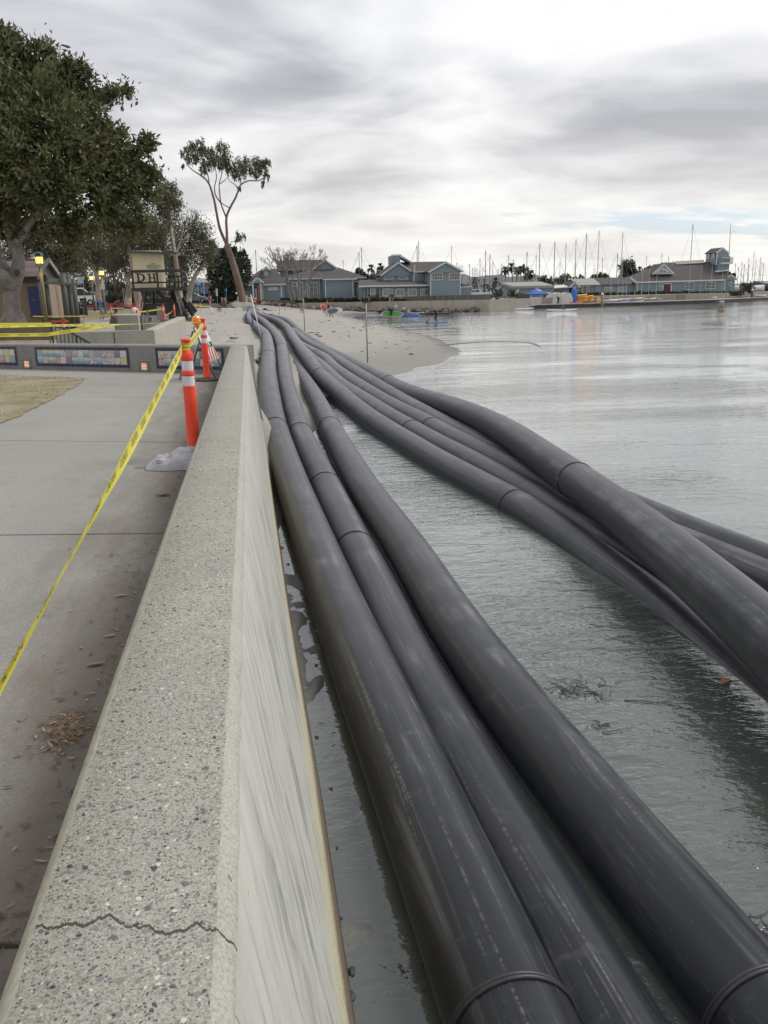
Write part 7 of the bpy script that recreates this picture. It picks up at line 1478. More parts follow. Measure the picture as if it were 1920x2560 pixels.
# kayaks
def kayak_mesh(L_, W_, H_, mat):
    mb = MB(); n_ = 12; vs = []
    for i in range(n_+1):
        u = -1+2*i/n_; w_ = W_/2*(1-abs(u)**2.4)+.02; k = .10*u*u
        for y, z in ((0, -H_*.5+k*2), (w_*.8, -H_*.25+k), (w_, H_*.12+k), (w_*.55, H_*.4+k), (0, H_*.48+k), (-w_*.55, H_*.4+k), (-w_, H_*.12+k), (-w_*.8, -H_*.25+k)): vs.append((u*L_/2, y, z))
    mb.add(vs, [(i*8+j, (i+1)*8+j, (i+1)*8+(j+1) % 8, i*8+(j+1) % 8) for i in range(n_) for j in range(8)]+[tuple(range(7, -1, -1)), tuple(n_*8+j for j in range(8))]); return mb
pm('kayak_orange', (.66, .36, .09), (.58, .30, .07), 1, .4, rnd=.12); pm('kayak_red', (.50, .05, .08), rough=.4); pm('kayak_blue', (.03, .13, .42), rough=.4); pm('kayak_white', (.66, .66, .66), rough=.35); pm('kayak_black', (.03, .03, .032), rough=.4); pm('kayak_lightblue', (.16, .33, .50), rough=.4)
ky = kayak_mesh(2.6, .75, .36, None).build('kayak', MT['kayak_orange']); kd = ky.data; COL.objects.unlink(ky)
ctr = V(1460, 760, 160)
lvl = ['bottom', 'second', 'third', 'fourth', 'fifth', 'sixth']
for st in range(2):
    for i in range(6 if st == 0 else 5):
        o = link('kayak', kd, None, (ctr.x-.85+st*1.55+.12*(i % 2), 160+.4*st, .85+i*.245)); o.rotation_euler = (rad(rk.uniform(-5, 5)), rad(rk.uniform(-4, 4)), rad(rk.uniform(-14, 14))); tag(o, '%s yellow orange kayak of the %s stack on the dock' % (lvl[i], ('left', 'right')[st]), 'kayak', 'stacked kayaks')
mb = kayak_mesh(2.6, .8, .4, None); o = mb.build('kayak', MT['kayak_red'], smooth=True); o.location = V(1441, 761, 158.5)+Vector((0, 0, .2)); tag(o, 'dark red kayak lying left of the stacked kayaks', 'kayak')
mb = kayak_mesh(1.3, .8, .1, None); o = mb.build('paddle_board', MT['kayak_orange']); o.rotation_euler = (0, rad(90), rad(90)); o.location = V(1496, 751, 160.5); tag(o, 'orange board standing upright beside the slim piling', 'board')
for i, (px, py, L_, mt, lab) in enumerate(((1545, 757, 5.5, 'kayak_blue', 'blue covered dinghy lying on the dock left of the dinghy row'), (1580, 755, 5, 'kayak_white', 'white dinghy hull lying beside the blue covered dinghy'), (1598, 752, 5, 'kayak_blue', 'second blue covered dinghy before the tower building'))):
    o = kayak_mesh(L_, 1.3, .7, None).build('dinghy_hull', MT[mt], smooth=True); o.location = V(px, py, 162+i*2); tag(o, lab, 'dinghy')
# dinghies with masts along the dock
pm('mast_pale', (.46, .46, .45), (.36, .36, .35), 2, .45); pm('mast_dark', (.16, .16, .165), (.10, .10, .105), 2, .45); pm('hull_grey', (.40, .39, .38), (.32, .31, .30), 2, .6, rnd=.15)
ordn = ['first', 'second', 'third', 'fourth', 'fifth', 'sixth', 'seventh', 'eighth', 'ninth', 'tenth', 'eleventh', 'twelfth', 'thirteenth', 'fourteenth', 'fifteenth']
DG = [(1522, 752, 690), (1541, 750, 698), (1552, 749, 700), (1562, 748, 688), (1582, 747, 694), (1600, 748, 668), (1617, 748, 664), (1636, 748, 680), (1718, 746, 662), (1746, 745, 662), (1772, 744, 662), (1800, 743, 660), (1823, 742, 700), (1853, 740, 662), (1901, 739, 690)]
dh = kayak_mesh(4.2, 1.5, .6, None).build('hull', MT['hull_grey'], smooth=True); dhd = dh.data; COL.objects.unlink(dh)
for i, (px, py, pt) in enumerate(DG):
    base = V(px, py+3, 161+ (px-1520)*.05); o = thing('dinghy', '%s small masted dinghy from the left along the dock' % ordn[i], 'dinghy', (base.x, base.y, base.z), rad(rk.uniform(-10, 25)), 'dinghies parked along the dock'); h_ = V(px, pt, base.y).z-base.z
    link('hull', dhd, o, (0, 0, .15)); mb = MB(); mb.tube([(.3, 0, .2), (.3, 0, h_)], [.05, .03], 6); mb.build('mast', MT['mast_pale'], o, local=True); mb = MB(); mb.tube([(.3, 0, .8), (-1.6, 0, .9)], .035, 5); mb.build('boom', MT['mast_pale'], o, local=True)
# sailboats of the marina: mostly their masts show
MS = [(608, 614, 185), (645, 624, 186), (733, 616, 190), (860.5, 650, 200), (900, 630, 200), (906.6, 617, 202), (1044, 612, 205), (1048, 602, 208), (1129, 614, 205), (1141.8, 656, 230), (1148, 664, 235), (1155, 662, 225), (1173.4, 659, 220), (1181.5, 669, 230), (1187, 667, 240), (1192, 671, 245), (1199.5, 645, 215), (1206, 668, 250), (1213.4, 626, 210), (1224, 635, 215), (1231.6, 652, 225), (1244.8, 671, 230), (1254, 658, 220), (1270, 637, 210), (1282, 648, 225), (1292, 667, 240), (1315.7, 629, 212), (1338.7, 637, 220), (1346.8, 608, 208), (1383.7, 604, 206), (1398, 655, 240), (1411.4, 608, 207), (1435.7, 597, 208), (1437, 656, 240), (1461, 583, 205), (1491.7, 576, 205), (1503, 643, 235), (1483, 670, 250), (1539.5, 633, 222), (1550, 581, 206), (1553.6, 644, 232), (1611.6, 639, 225), (1649.4, 633, 222), (1666, 640, 230), (1678, 650, 240), (1721, 559, 204), (1849, 655, 235), (1855, 661, 240), (1865, 644, 228), (1867, 660, 245), (1877, 630, 222), (1883, 649, 236), (1894, 643, 230), (1897, 653, 242), (1903, 657, 246), (1833, 658, 240), (1841, 668, 245)]
pm('hull_white', (.6, .6, .6), (.5, .5, .5), 2, .4); sh = kayak_mesh(9.5, 2.9, 1.7, None).build('hull', MT['hull_white'], smooth=True); shd = sh.data; COL.objects.unlink(sh)
mlab = 'sailboat mast %s'
land = [(600, 'left of the blue clubhouse'), (640, 'over the clubhouse entrance'), (720, 'above the bare tree'), (850, 'above the right end of the clubhouse roof'), (890, 'left of the restaurant chimney'), (1040, 'above the restaurant roof ridge'), (1125, 'behind the right gable of the restaurant'), (1140, 'just right of the restaurant'), (1240, 'in the cluster above the gangway'), (1330, 'above the flat roofed shed'), (1380, 'above the white covers'), (1430, 'above the tall blue cover'), (1480, 'above the olive roofed hut'), (1535, 'above the long grey blue shed'), (1600, 'left of the lattice gable'), (1700, 'behind the tower building roof'), (1830, 'right of the lookout tower')]
cnt = {}
for i, (px, pt, Y) in enumerate(sorted(MS)):
    k = max(j for j, (x, _) in enumerate(land) if x <= px); cnt.setdefault(k, []).append((px, pt, Y))
tone = random.Random(8)
for k, lst in cnt.items():
    for j, (px, pt, Y) in enumerate(lst):
        lab = mlab % land[k][1] + ('' if len(lst) == 1 else ', %s from left' % ordn[j])
        b_ = V(px, 735, Y); o = thing('sailboat', lab, 'sailboat', (b_.x, b_.y, 2.2 if px < 1150 else .2), rad(tone.uniform(-20, 20)), 'sailboats in the marina'); z0 = o.location.z; h_ = V(px, pt, Y).z-z0; tall = h_ > 12
        link('hull', shd, o, (0, 0, .3)); m_ = MT['mast_pale'] if tone.random() < .45 else MT['mast_dark']; r0 = .11 if tall else .085
        mb = MB(); mb.tube([(0, 0, .3), (0, 0, h_)], [r0, r0*.75], 7); mb.build('mast', m_, o, local=True)
        mb = MB(); mb.tube([(0, 0, 2.2), (-3.6, 0, 2.3)], .12, 6); mb.build('boom', MT['mast_pale'], o, local=True)
        mb = MB(); mb.box((0, 0, h_*.62), (.06, 1.5, .06)); mb.build('spreader', m_, o, local=True)
        for q in ((4.6, 0, .9), (-4.6, 0, .9)):
            mb = MB(); mb.tube([q, (0, 0, h_*.985)], .022, 4); mb.build('stay', m_, o, local=True)
# white covered boat and dark stern right of the tower building
o = kayak_mesh(9, 3, 1.6, None).build('covered_boat', MT['canvas_white'], smooth=True); o.location = V(1868, 722, 190); tag(o, 'white covered boat right of the tower building', 'boat'); o = kayak_mesh(7, 3, 2.6, None).build('motor_boat', pm('hull_navy', (.04, .045, .07), rough=.4), smooth=True); o.location = V(1915, 716, 192); tag(o, 'dark blue motor boat at the right edge', 'boat')

# ------------------------------------------------------------------ palms, far trees, hill
def palm(px, py, pb, Y, lab, r=1.7, seed=1):
    a, c = V(px+random.uniform(-2, 2), pb, Y), V(px, py, Y); o = thing('palm_tree', lab, 'palm', a, group='far palms'); limbs('trunk', [([a, a.lerp(c, .5)+Vector((.2, 0, 0)), c], (.22, .14))], MT['bark_grey'], o, 7); g = np.random.default_rng(seed); vs = []; n_ = 46
    for i in range(n_):
        an_ = g.uniform(0, 6.28); el = g.uniform(-.9, 1.2); d = np.array([math.cos(an_)*math.cos(el), math.sin(an_)*math.cos(el), math.sin(el)]); s_ = np.cross(d, [0, 0, 1.]); s_ /= np.linalg.norm(s_)+1e-6; p0_ = np.array(c); p1_ = p0_+d*r*.6; p2_ = p0_+d*r+np.array([0, 0, -.35*r]); w_ = .16*r
        vs += [p0_, p1_-s_*w_, p2_, p1_+s_*w_]
    V_ = np.array(vs)-np.array(a); me_ = fast_mesh('fronds', V_, np.arange(len(V_)).reshape(-1, 4), MT['leaf_palm']); link('fronds', me_, o)
for i, (px, py, Y, r, lab) in enumerate(((928, 670, 260, 1.8, 'left of two far palms before the restaurant chimney'), (951, 666, 270, 1.8, 'right of two far palms before the restaurant chimney'), (1189, 700, 330, 2.2, 'low far palm left of the gangway masts'), (1239, 702, 330, 2.4, 'low far palm right of the red flag'), (1263, 675, 320, 2.4, 'leftmost tall palm of the cluster over the shed'), (1279, 667, 320, 2.5, 'highest palm of the cluster over the shed'), (1290, 676, 330, 2.2, 'third palm of the cluster over the shed'), (1302, 674, 325, 2.5, 'fourth palm of the cluster over the shed'), (1313, 669, 320, 2.5, 'fifth palm of the cluster over the shed'), (1327, 684, 318, 2.4, 'lower right palm of the cluster over the shed'), (1318, 690, 318, 2.2, 'lowest palm of the cluster over the shed'))): palm(px, py, 728, Y, lab, r, i)
def fartree(lab, px, py, r, Y, n, mat='leaf_gum_far', seed=1, wide=1.): gumtree(lab, (px, 730), Y, [([(px, 732), (px+1, (730+py)/2), (px, py)], .5, .15)], [(px+random.Random(seed*7+k).uniform(-1, 1)*r*wide, py+random.Random(seed*9+k).uniform(-.6, .9)*r, r*.62) for k in range(6)], n, mat, 'bark_dark', (.75, .4), seed, .3, .34, 'far trees beyond the marina', 'far_tree')
fartree('dark rounded trees behind the clubhouse roof end', 905, 690, 17, 240, 2500, 'leaf_dark', 61); fartree('dark tree behind the left gable of the restaurant', 937, 693, 15, 250, 1800, 'leaf_dark', 62)
for i, (px, py, r) in enumerate(((1352, 703, 13), (1375, 706, 11), (1405, 700, 15), (1425, 699, 13), (1448, 702, 13), (1478, 700, 12), (1512, 692, 14))): fartree('%s far tree from the left in the belt behind the sheds' % ordn[i], px, py, r, 330, 1500, 'leaf_gum_far', 70+i)
fartree('large dark flat topped tree left of the tower building', 1600, 672, 30, 245, 5000, 'leaf_dark', 81, 1.3); fartree('second dark tree crown beside the lattice gable', 1632, 684, 18, 240, 2200, 'leaf_dark', 82); fartree('tree right behind the lookout tower', 1828, 690, 10, 220, 900, 'leaf_olive', 83)
for i in range(5): fartree('%s low tree in the hazy line beyond the cluster of masts' % ordn[i], 1165+i*22, 718, 9, 420, 700, 'leaf_gum_far', 90+i)
hx = np.linspace(-600, 3000, 90); hm = MB(); hb = [(x, 4200, 0) for x in hx]
hz_ = [max(2, (58*math.exp(-((x-1000)/330)**2)+46*math.exp(-((x-1500)/300)**2)+10)*(1+.08*math.sin(x*.03)+.05*math.sin(x*.09))) for x in hx]
hm.add([(x, 4200, -5) for x in hx]+[(x, 4500, z*1.25) for x, z in zip(hx, hz_)]+[(x, 5200, -5) for x in hx], [(i, i+1, 91+i, 90+i) for i in range(89)]+[(90+i, 91+i, 181+i, 180+i) for i in range(89)])
tag(hm.build('far_hill', pm('hill', (.13, .15, .16), (.10, .12, .13), .004, .95), smooth=True), 'far blue grey hill on the horizon', 'hill', kind='structure')  # no haze in the air: its blue-grey fade is put into the hill colour
fl = thing('red_flag', 'red flag on a short pole among the masts by the gangway', 'flag', V(1211, 735, 215)); mb = MB(); mb.tube([V(1207, 735, 215), V(1207, 694, 215)], .05, 6); mb.build('pole', MT['mast_pale'], fl); mb = MB(); mb.slab([V(1207, 696, 215), V(1216, 699, 215.4), V(1215, 706, 215.2), V(1207, 705, 215)], .03); mb.build('cloth', SK['red'], fl)

# --- bare coral tree before the clubhouse
CY_ = 160.; ctree = thing('coral_tree', 'leafless spreading tree with many thin branches before the blue clubhouse', 'tree', V(745, 750, CY_)); rt = random.Random(77)
def grow(p, d, l, r, depth, out):
    n_ = 3; pts = [p]; q = p; dd = d
    for i in range(n_): dd = (dd+Vector((rt.uniform(-.16, .16), rt.uniform(-.16, .16), rt.uniform(-.02, .14)))).normalized(); q = q+dd*l/n_; pts.append(q)
    out.append((pts, [r+(r*.62-r)*i/n_ for i in range(n_+1)]))
    if depth == 0: return
    for i in range(rt.choice((2, 3, 3)) if depth > 1 else 3):
        a = rt.uniform(0, 6.28); sp_ = rt.uniform(.4, .95); e = (dd+Vector((math.cos(a)*sp_, math.sin(a)*sp_*.8, rt.uniform(-.1, .3)))).normalized(); grow(q, e, l*rt.uniform(.62, .85), r*.6, depth-1, out)
for i, (px, lean) in enumerate(((730, (-.42, 0, 1)), (738, (-.12, .1, 1)), (746, (.22, -.1, 1)), (752, (.5, .1, 1)))):
    out_ = []; grow(V(px, 751, CY_), Vector(lean).normalized(), 3.0, .28, 5, out_)
    mb = MB()
    for j, (p_, r_) in enumerate(out_):
        if j == 0: limbs('trunk', [(p_, r_)], MT['bark_grey'], ctree, 9)
        else: mb.tube(p_, [max(x, .022) for x in r_], 5)
    tag(mb.build('branches', MT['bark_grey'], ctree), kind='stuff')
foliage('leaves', [(tuple(V(x, y, CY_)), r*CY_/F_PX) for x, y, r in ((700, 640, 14), (740, 630, 16), (770, 645, 14), (720, 660, 12), (790, 665, 9), (690, 665, 8))], 260, .22, .14, MT['leaf_olive'], ctree, clump=.8, per=2, shell=.1, seed=4)

# ------------------------------------------------------------------ people and boards on the beach and water
def board(label, loc, L_, W_, rot, top, rim, pad=None, name='paddle_board', group='paddle boards'):
    o = thing(name, label, 'paddle board', loc, group=group); o.rotation_euler = rot; n_ = 20; vs = []
    for z in (-.05, .05):
        for i in range(n_): a = 2*math.pi*i/n_; vs.append((L_/2*math.copysign(abs(math.cos(a))**.85, math.cos(a)), W_/2*math.copysign(abs(math.sin(a))**.8, math.sin(a)), z))
    mb = MB(); mb.add(vs, [tuple(range(n_-1, -1, -1)), tuple(range(n_, 2*n_))]+[(i, (i+1) % n_, n_+(i+1) % n_, n_+i) for i in range(n_)]); mb.build('deck', rim, o, local=True)
    mb = MB(); mb.add([(x*.93, y*.9, .054) for x, y, z in vs[:n_]], [tuple(range(n_))]); mb.build('top_panel', top, o, local=True)
    if pad is not None: mb = MB(); mb.add([(x*.62-.2, y*.78, .058) for x, y, z in vs[:n_]], [tuple(range(n_))]); mb.build('foot_pad', pad, o, local=True)
    return o
SKW = SK['white']; pm('board_green', (.08, .30, .07), (.06, .24, .06), 1, .4); pm('pad_grey', (.14, .14, .155), rough=.8); pm('board_red', (.52, .07, .05), rough=.4)
q = W(828, 796, .42); person('person in white shirt carrying a white paddle board across the sand', q, 1.72, rad(100), 'walk', dict(shirt='white', sleeve='white', thigh='navy', shin='skin', shoe='skin'))
board('white paddle board with dark deck pad carried across the sand', q+Vector((.35, -.35, .92)), 2.35, .8, (rad(82), rad(-6), rad(12)), MT['kayak_white'], MT['kayak_lightblue'], MT['pad_grey'])
q2 = W(821, 792, .55); person('dark clothed person behind the white board, carrying a red one', q2, 1.75, rad(100), 'walk', dict(shirt='black', sleeve='black', thigh='black', shin='skin', shoe='skin'))
board('red and white board carried behind the white paddle board', q2+Vector((-.45, -.3, .95)), 1.5, .75, (rad(85), rad(50), rad(20)), MT['board_red'], MT['kayak_white'])
q = W(979, 798.5, 0); person('wading man in dark clothes carrying a green paddle board', q, 1.68, rad(200), 'walk', dict(shirt='black', sleeve='black', thigh='black', shin='skin', shoe='skin'), hat='grey')
board('green paddle board carried by the wading man', q+Vector((.15, .28, .68)), 2.9, .78, (rad(80), rad(2), rad(4)), MT['board_green'], MT['kayak_white'])
q = W(953, 786, .05); person('dark clothed person sitting at the rocks by the red board', q, 1.7, rad(200), 'sit', dict(shirt='black', sleeve='black', fore='black', thigh='black'))
board('red board floating left of the green board', W(935, 786, .06), 2.6, .7, (0, 0, rad(6)), MT['board_red'], MT['kayak_white'])
q = W(972, 784, .0); person('person in blue shirt in the shallows behind the green board', q, 1.5, rad(180), 'stand', dict(shirt='blue', thigh='navy'))
q = W(990, 784, .0); person('person in white shirt in the shallows behind the green board', q, 1.6, rad(160), 'stand', dict(shirt='white', sleeve='white', thigh='grey'))
q = W(1007, 787, .0); person('person in white shirt bending right of the green board', q, 1.6, rad(90), 'bend', dict(shirt='white', sleeve='white', thigh='navy'))
kb_ = kayak_mesh(2.5, .75, .36, None).build('kayak', MT['kayak_blue'], smooth=True); kp = W(1028, 789, .05); kb_.location = kp; tag(kb_, 'blue kayak in the shallows right of the green board', 'kayak')
person('person in white shirt kneeling on the blue kayak', kp+Vector((-.45, 0, .1)), 1.6, rad(90), 'sit', dict(shirt='white', sleeve='white', thigh='skin', shin='skin'))
for i, (px, L_, lab, mt) in enumerate(((1068, 2.4, 'left of two dark kayaks lying along the rocks', 'kayak_black'), (1100, 4.2, 'right long dark kayak lying along the rocks', 'kayak_black'), (1042, 2.6, 'pale blue board floating beyond the blue kayak', 'kayak_lightblue'))):
    o = kayak_mesh(L_, .6, .3, None).build('kayak', MT[mt], smooth=True); o.location = W(px, 785-i*.6, .08); o.rotation_euler[2] = rad((8, -4, 2)[i]); tag(o, lab, 'kayak')
q = W(1090, 807.5, .0); 
person('stooped paddler in black wetsuit and blue hat on a paddle board', q+Vector((.0, 0, .12)), 1.62, rad(-80), 'paddle', dict(shirt='black', sleeve='black', fore='black', thigh='black', shoe='black', skin='skin'), hat='blue')
board('thin blue paddle board under the stooped paddler', q+Vector((.05, 0, .03)), 2.6, .6, (0, 0, rad(4)), MT['kayak_lightblue'], MT['kayak_blue'])
pd = thing('paddle', 'black paddle held by the stooped paddler', 'paddle', q+Vector((-.9, -.1, .1))); mb = MB(); mb.tube([q+Vector((-.38, -.02, 1.05)), q+Vector((-1.0, -.12, .1))], .022, 6); mb.build('shaft', SK['black'], pd); mb = MB(); mb.slab([q+Vector((-.92, -.14, .22)), q+Vector((-1.02, -.14, .26)), q+Vector((-1.2, -.14, .0)), q+Vector((-1.02, -.14, -.08))], .03); mb.build('blade', SK['black'], pd)
for px, py, lab, c_ in ((1271, 775, 'kayaker in yellow vest before the gangway', 'yellow'), (1406, 777.5, 'kayaker in orange vest low in the water before the dock', 'brown')):
    kp = W(px, py, .0); o = kayak_mesh(7 if px < 1300 else 5, .8, .35, None).build('kayak', MT['kayak_white'], smooth=True); o.location = kp+Vector((1.2 if px < 1300 else 0, 0, .06)); tag(o, 'long white kayak under the %s' % lab, 'kayak'); person(lab, kp+Vector((0, 0, .05)), 1.7, rad(100), 'sit', dict(shirt=c_, sleeve=c_, thigh='navy'))
person('person leaning on the seawall top left of the restaurant door', V(923, 755, 155), 1.7, rad(20), 'stand', dict(shirt='black', sleeve='black', thigh='grey'))
person('person in dark jacket standing before the restaurant windows', V(974.7, 756.5, 155), 1.75, rad(30), 'stand', dict(shirt='maroon', sleeve='grey', thigh='tan'))
person('second person standing close to the dark jacketed one by the windows', V(981, 756, 155.5), 1.65, rad(-30), 'stand', dict(shirt='navy', sleeve='navy', thigh='grey'))
person('person in light clothing on the gangway landing', V(1292, 744, 151), 1.6, rad(0), 'stand', dict(shirt='lightblue', sleeve='lightblue', thigh='navy'))

# ------------------------------------------------------------------ poles and stakes on the beach
pm('galvanised', (.30, .31, .315), (.20, .205, .21), 6, .45, metal=.3); pm('stake_blue', (.035, .06, .26), (.03, .05, .2), 6, .6)
def stake(lab, base, top, r, mat, name='pole', cap=None, Y=None):
    b_ = base; mb = MB(); mb.tube([b_-Vector((0, 0, .3)), top], r, 10); o = tag(mb.build(name, MT[mat], smooth=True), lab, 'pole')
    if cap: mb = MB(); mb.tube([top-Vector((0, 0, .04)), top+Vector((0, 0, .025))], r*1.25, 10); mb.build('cap', MT[cap], o, True)
    return o
def gpt(px, py):
    z = 1.0
    for _ in range(12): p_ = W(px, py, z); z = g1(p_.x, p_.y)
    return W(px, py, z)
b_ = gpt(919, 907); t_ = V(914, 756, b_.y); t_.x = b_.x; stake('grey steel pole standing alone on the wet sand', b_, t_, .032, 'galvanised', cap='black_metal')
b_ = gpt(762, 828); t_ = V(756, 747, b_.y); t_.x = b_.x; stake('thinner grey pole on the sand left of the steel pole', b_, t_, .035, 'galvanised')
b_ = gpt(697, 783); t_ = V(700, 756, b_.y); stake('short thin stake on the sand before the rocks', b_, t_, .03, 'galvanised')
b_ = V(654, 838, 45); t_ = V(627, 737, 46); stake('long white pole leaning over the pipes at the blue stakes', b_, t_, .028, 'white_paint')
b_ = V(617, 772, 88); t_ = V(617, 739, 88); stake('thin white pole at the far head of the pipes', b_, t_, .03, 'white_paint')
for px, y0_, y1_, lab in ((616.5, 783, 810, 'blue stake farther up beside the pipes'), (632.5, 793, 826, 'nearer blue stake beside the pipes')):
    b_ = gpt(px, y1_); stake(lab, b_, V(px-1.5, y0_, b_.y), .055, 'stake_blue', 'blue_stake')
rs_ = thing('warning_sign', 'small red and white warning sign on a short post in the sand', 'sign', gpt(549, 785)); yb = rs_.location.y
mb = MB(); mb.beam(V(549, 786, yb), V(548.5, 776, yb), .07, .07); mb.build('post', MT['bark_gum_red'], rs_); a, c = V(543, 780, yb-.05), V(554.5, 780, yb-.05); zt = V(548, 769.5, yb).z; mb = MB(); mb.slab([a, c, Vector((c.x, c.y, zt)), Vector((a.x, a.y, zt))], .03); pl = mb.build('plate', MT['faded_red'], rs_)
mb = MB(); zc = (zt+a.z)/2; mb.slab([Vector((a.x+.02, a.y-.005, a.z+.02)), Vector((c.x-.02, a.y-.005, a.z+.02)), Vector((c.x-.02, a.y-.005, a.z+.14)), Vector((a.x+.02, a.y-.005, a.z+.14))], .004); mb.build('white_band', TWT, pl)
mb = MB(); mb.text('DANGER', .13, lambda x, y: Vector(((a.x+c.x)/2+x, a.y-.008, zt-.17+y))); mb.build('lettering', TWT, pl)
ws = thing('warning_sign', 'white and red sign board standing on the sand before the rocks', 'sign', gpt(755, 790)); yb = 112.; a, c = V(750, 788, yb), V(760, 788, yb); z1_, z2_ = V(755, 777, yb).z, V(755, 770, yb).z; mb = MB(); mb.slab([a, c, Vector((c.x, yb, z1_)), Vector((a.x, yb, z1_))], .04); mb.build('lower_panel', TWT, ws); mb = MB(); mb.slab([Vector((a.x, yb, z1_)), Vector((c.x, yb, z1_)), Vector((c.x, yb, z2_)), Vector((a.x, yb, z2_))], .04); mb.build('upper_panel', MT['faded_red'], ws)
b_ = V(535.5, 794, 78); t_ = V(527, 768, 79); mb = MB(); mb.tube([b_, b_.lerp(t_, .45)], .05, 8, 0); mb.tube([b_.lerp(t_, .45), t_], .05, 8, 1); tag(mb.build('striped_pole', [MT['orange_plastic'], MT['reflective']]), 'red and white striped stick leaning in the sand', 'pole')
# timber stumps at the head of the beach
for i, (x0_, x1_) in enumerate(((553, 559), (560.5, 566))):
    a, c = V(x0_, 762, 118), V(x1_, 762, 118); zt = V(x0_, 744, 118).z; mb = MB(); mb.tube([(( a.x+c.x)/2, 118, a.z-.3), ((a.x+c.x)/2, 118, zt)], (c.x-a.x)/2, 10); tag(mb.build('timber_post', pm('timber_%d' % i, (.27, .21, .14), (.17, .13, .09), 3, .85), smooth=True), ('left' if i == 0 else 'right')+' thick timber post at the head of the beach', 'post')
for px, y0_, lab in ((542, 722, 'white sign post in the car park'), (565, 722, 'blue topped sign post behind the timber posts')):
    o = thing('sign_post', lab, 'sign', V(px, 755, 135)); mb = MB(); mb.tube([V(px+2, 757, 135), V(px, y0_, 135)], .05, 6); mb.build('pole', MT['galvanised'], o); mb = MB(); mb.box(V(px, y0_+(3 if px > 550 else 9), 134.9), (.28 if px < 550 else .34, .04, .34 if px > 550 else 1.1)); mb.build('plate', MT['flag_blue'] if px > 550 else TWT, o)
o = thing('pipe_flange_heap', 'heap of pipe flanges and straps at the far head of the pipes', 'fittings', V(621, 777, 96))
for i in range(9):
    c = V(613+i*3.6, 772+(i % 3)*3.2, 95+(i % 2)); mb = MB(); pts = [c+Vector((math.cos(a)*.28, math.sin(a)*.12, math.sin(a)*.24)) for a in np.linspace(0, 6.283, 13)]; mb.tube(pts, .05, 5, caps=False); mb.build('flange_ring', MT['black_metal'] if i % 2 else MT['flag_blue'], o)
c = V(663, 779, 103); mb = MB(); pts = [c+Vector((math.cos(a)*.36, 0, math.sin(a)*.36)) for a in np.linspace(0, 6.283, 25)]; mb.tube(pts, .05, 6, caps=False); mb.tube([c, c+Vector((1.2, 3, -.1))], .33, 18, 1); tag(mb.build('open_pipe_end', [MT['black_metal'], pm('pipe_grey', (.20, .205, .22), (.14, .145, .155), 2, .5)], smooth=True), 'open flanged pipe end beside the rocks', 'pipe')

# ------------------------------------------------------------------ litter: wrack on the sand, leaves and twigs on the path
pm('wrack', (.035, .026, .02), (.06, .045, .035), 8, .8)
mb = MB(); gw_ = random.Random(21)
def twig(mb, c, l, r, ang, up=.02, bend=.3):
    pts = [c+Vector((math.cos(ang+bend*k)*l*k/4, math.sin(ang+bend*k)*l*k/4, up*math.sin(k*.8))) for k in range(5)]; mb.tube(pts, [r, r, r*.8, r*.6, r*.3], 4)
n = 0
while n < 260:
    y = 19+gw_.random()**1.6*75; x = gw_.uniform(-5, 13) if y > 30 else gw_.uniform(-1.8, 3.); z = g1(x, y)
    if z < .12: continue
    zz = float(gz(x, y)[0]); s = 1 if gw_.random() < .8 else 2.2; n += 1
    if any(abs(np.interp(y, PC[k][::-1, 1], PC[k][::-1, 0])-x) < .38 for k in 'ABCDEFGH'): continue
    twig(mb, Vector((x, y, zz+.012)), gw_.uniform(.08, .34)*s, gw_.uniform(.006, .018)*s, gw_.uniform(0, 6.3) if gw_.random() < .4 else gw_.choice((0, 3.14))+gw_.uniform(-.4, .4))
for (px, py, r) in ((672, 888, .22), (645, 897, .30), (640, 905, .34), (655, 908, .3), (661, 890, .2), (650, 916, .22), (583, 848, .13), (603, 850, .17), (780, 833, .12), (790, 838, .14), (800, 842, .1), (795, 834, .08)):
    c = gpt(px, py)
    for k in range(7): mb.ball(c+Vector((gw_.uniform(-r, r)*1.2, gw_.uniform(-r, r)*.8, .01)), r*.25, nu=6, nv=4, jit=.4, sc=(1.4, 1, .45), seed=n+k)
    for k in range(8): twig(mb, c+Vector((gw_.uniform(-r, r), gw_.uniform(-r, r)*.6, .03)), gw_.uniform(.1, .3), .012, gw_.uniform(0, 6.3), .05)
tag(mb.build('beach_wrack', MT['wrack']), 'dark seaweed and twigs strewn over the sand', 'seaweed', kind='stuff')
LM = [pm('leaf_tan', (.28, .20, .13), (.19, .13, .085), 30, .7), pm('leaf_pale', (.36, .30, .22), (.27, .22, .16), 30, .7), pm('leaf_brown', (.13, .08, .05), (.09, .06, .04), 30, .8)]
def dry_leaf(mb, c, l, w, ang, mi, curl=.3):
    d = Vector((math.cos(ang), math.sin(ang), 0)); s_ = Vector((-d.y, d.x, 0)); vs = []
    for k, f in enumerate((0, .2, .5, .8, 1)):
        ww = w*math.sin(math.pi*(f*.9+.05))*.5; zc = curl*l*(f-.5)**2+.003
        vs += [c+d*l*(f-.5)-s_*ww+Vector((0, 0, zc+ww*.5)), c+d*l*(f-.5)+Vector((0, 0, zc)), c+d*l*(f-.5)+s_*ww+Vector((0, 0, zc+ww*.4))]
    mb.add(vs, [(k*3+j, (k+1)*3+j, (k+1)*3+j+1, k*3+j+1) for k in range(4) for j in range(2)], mi)
mb = MB()
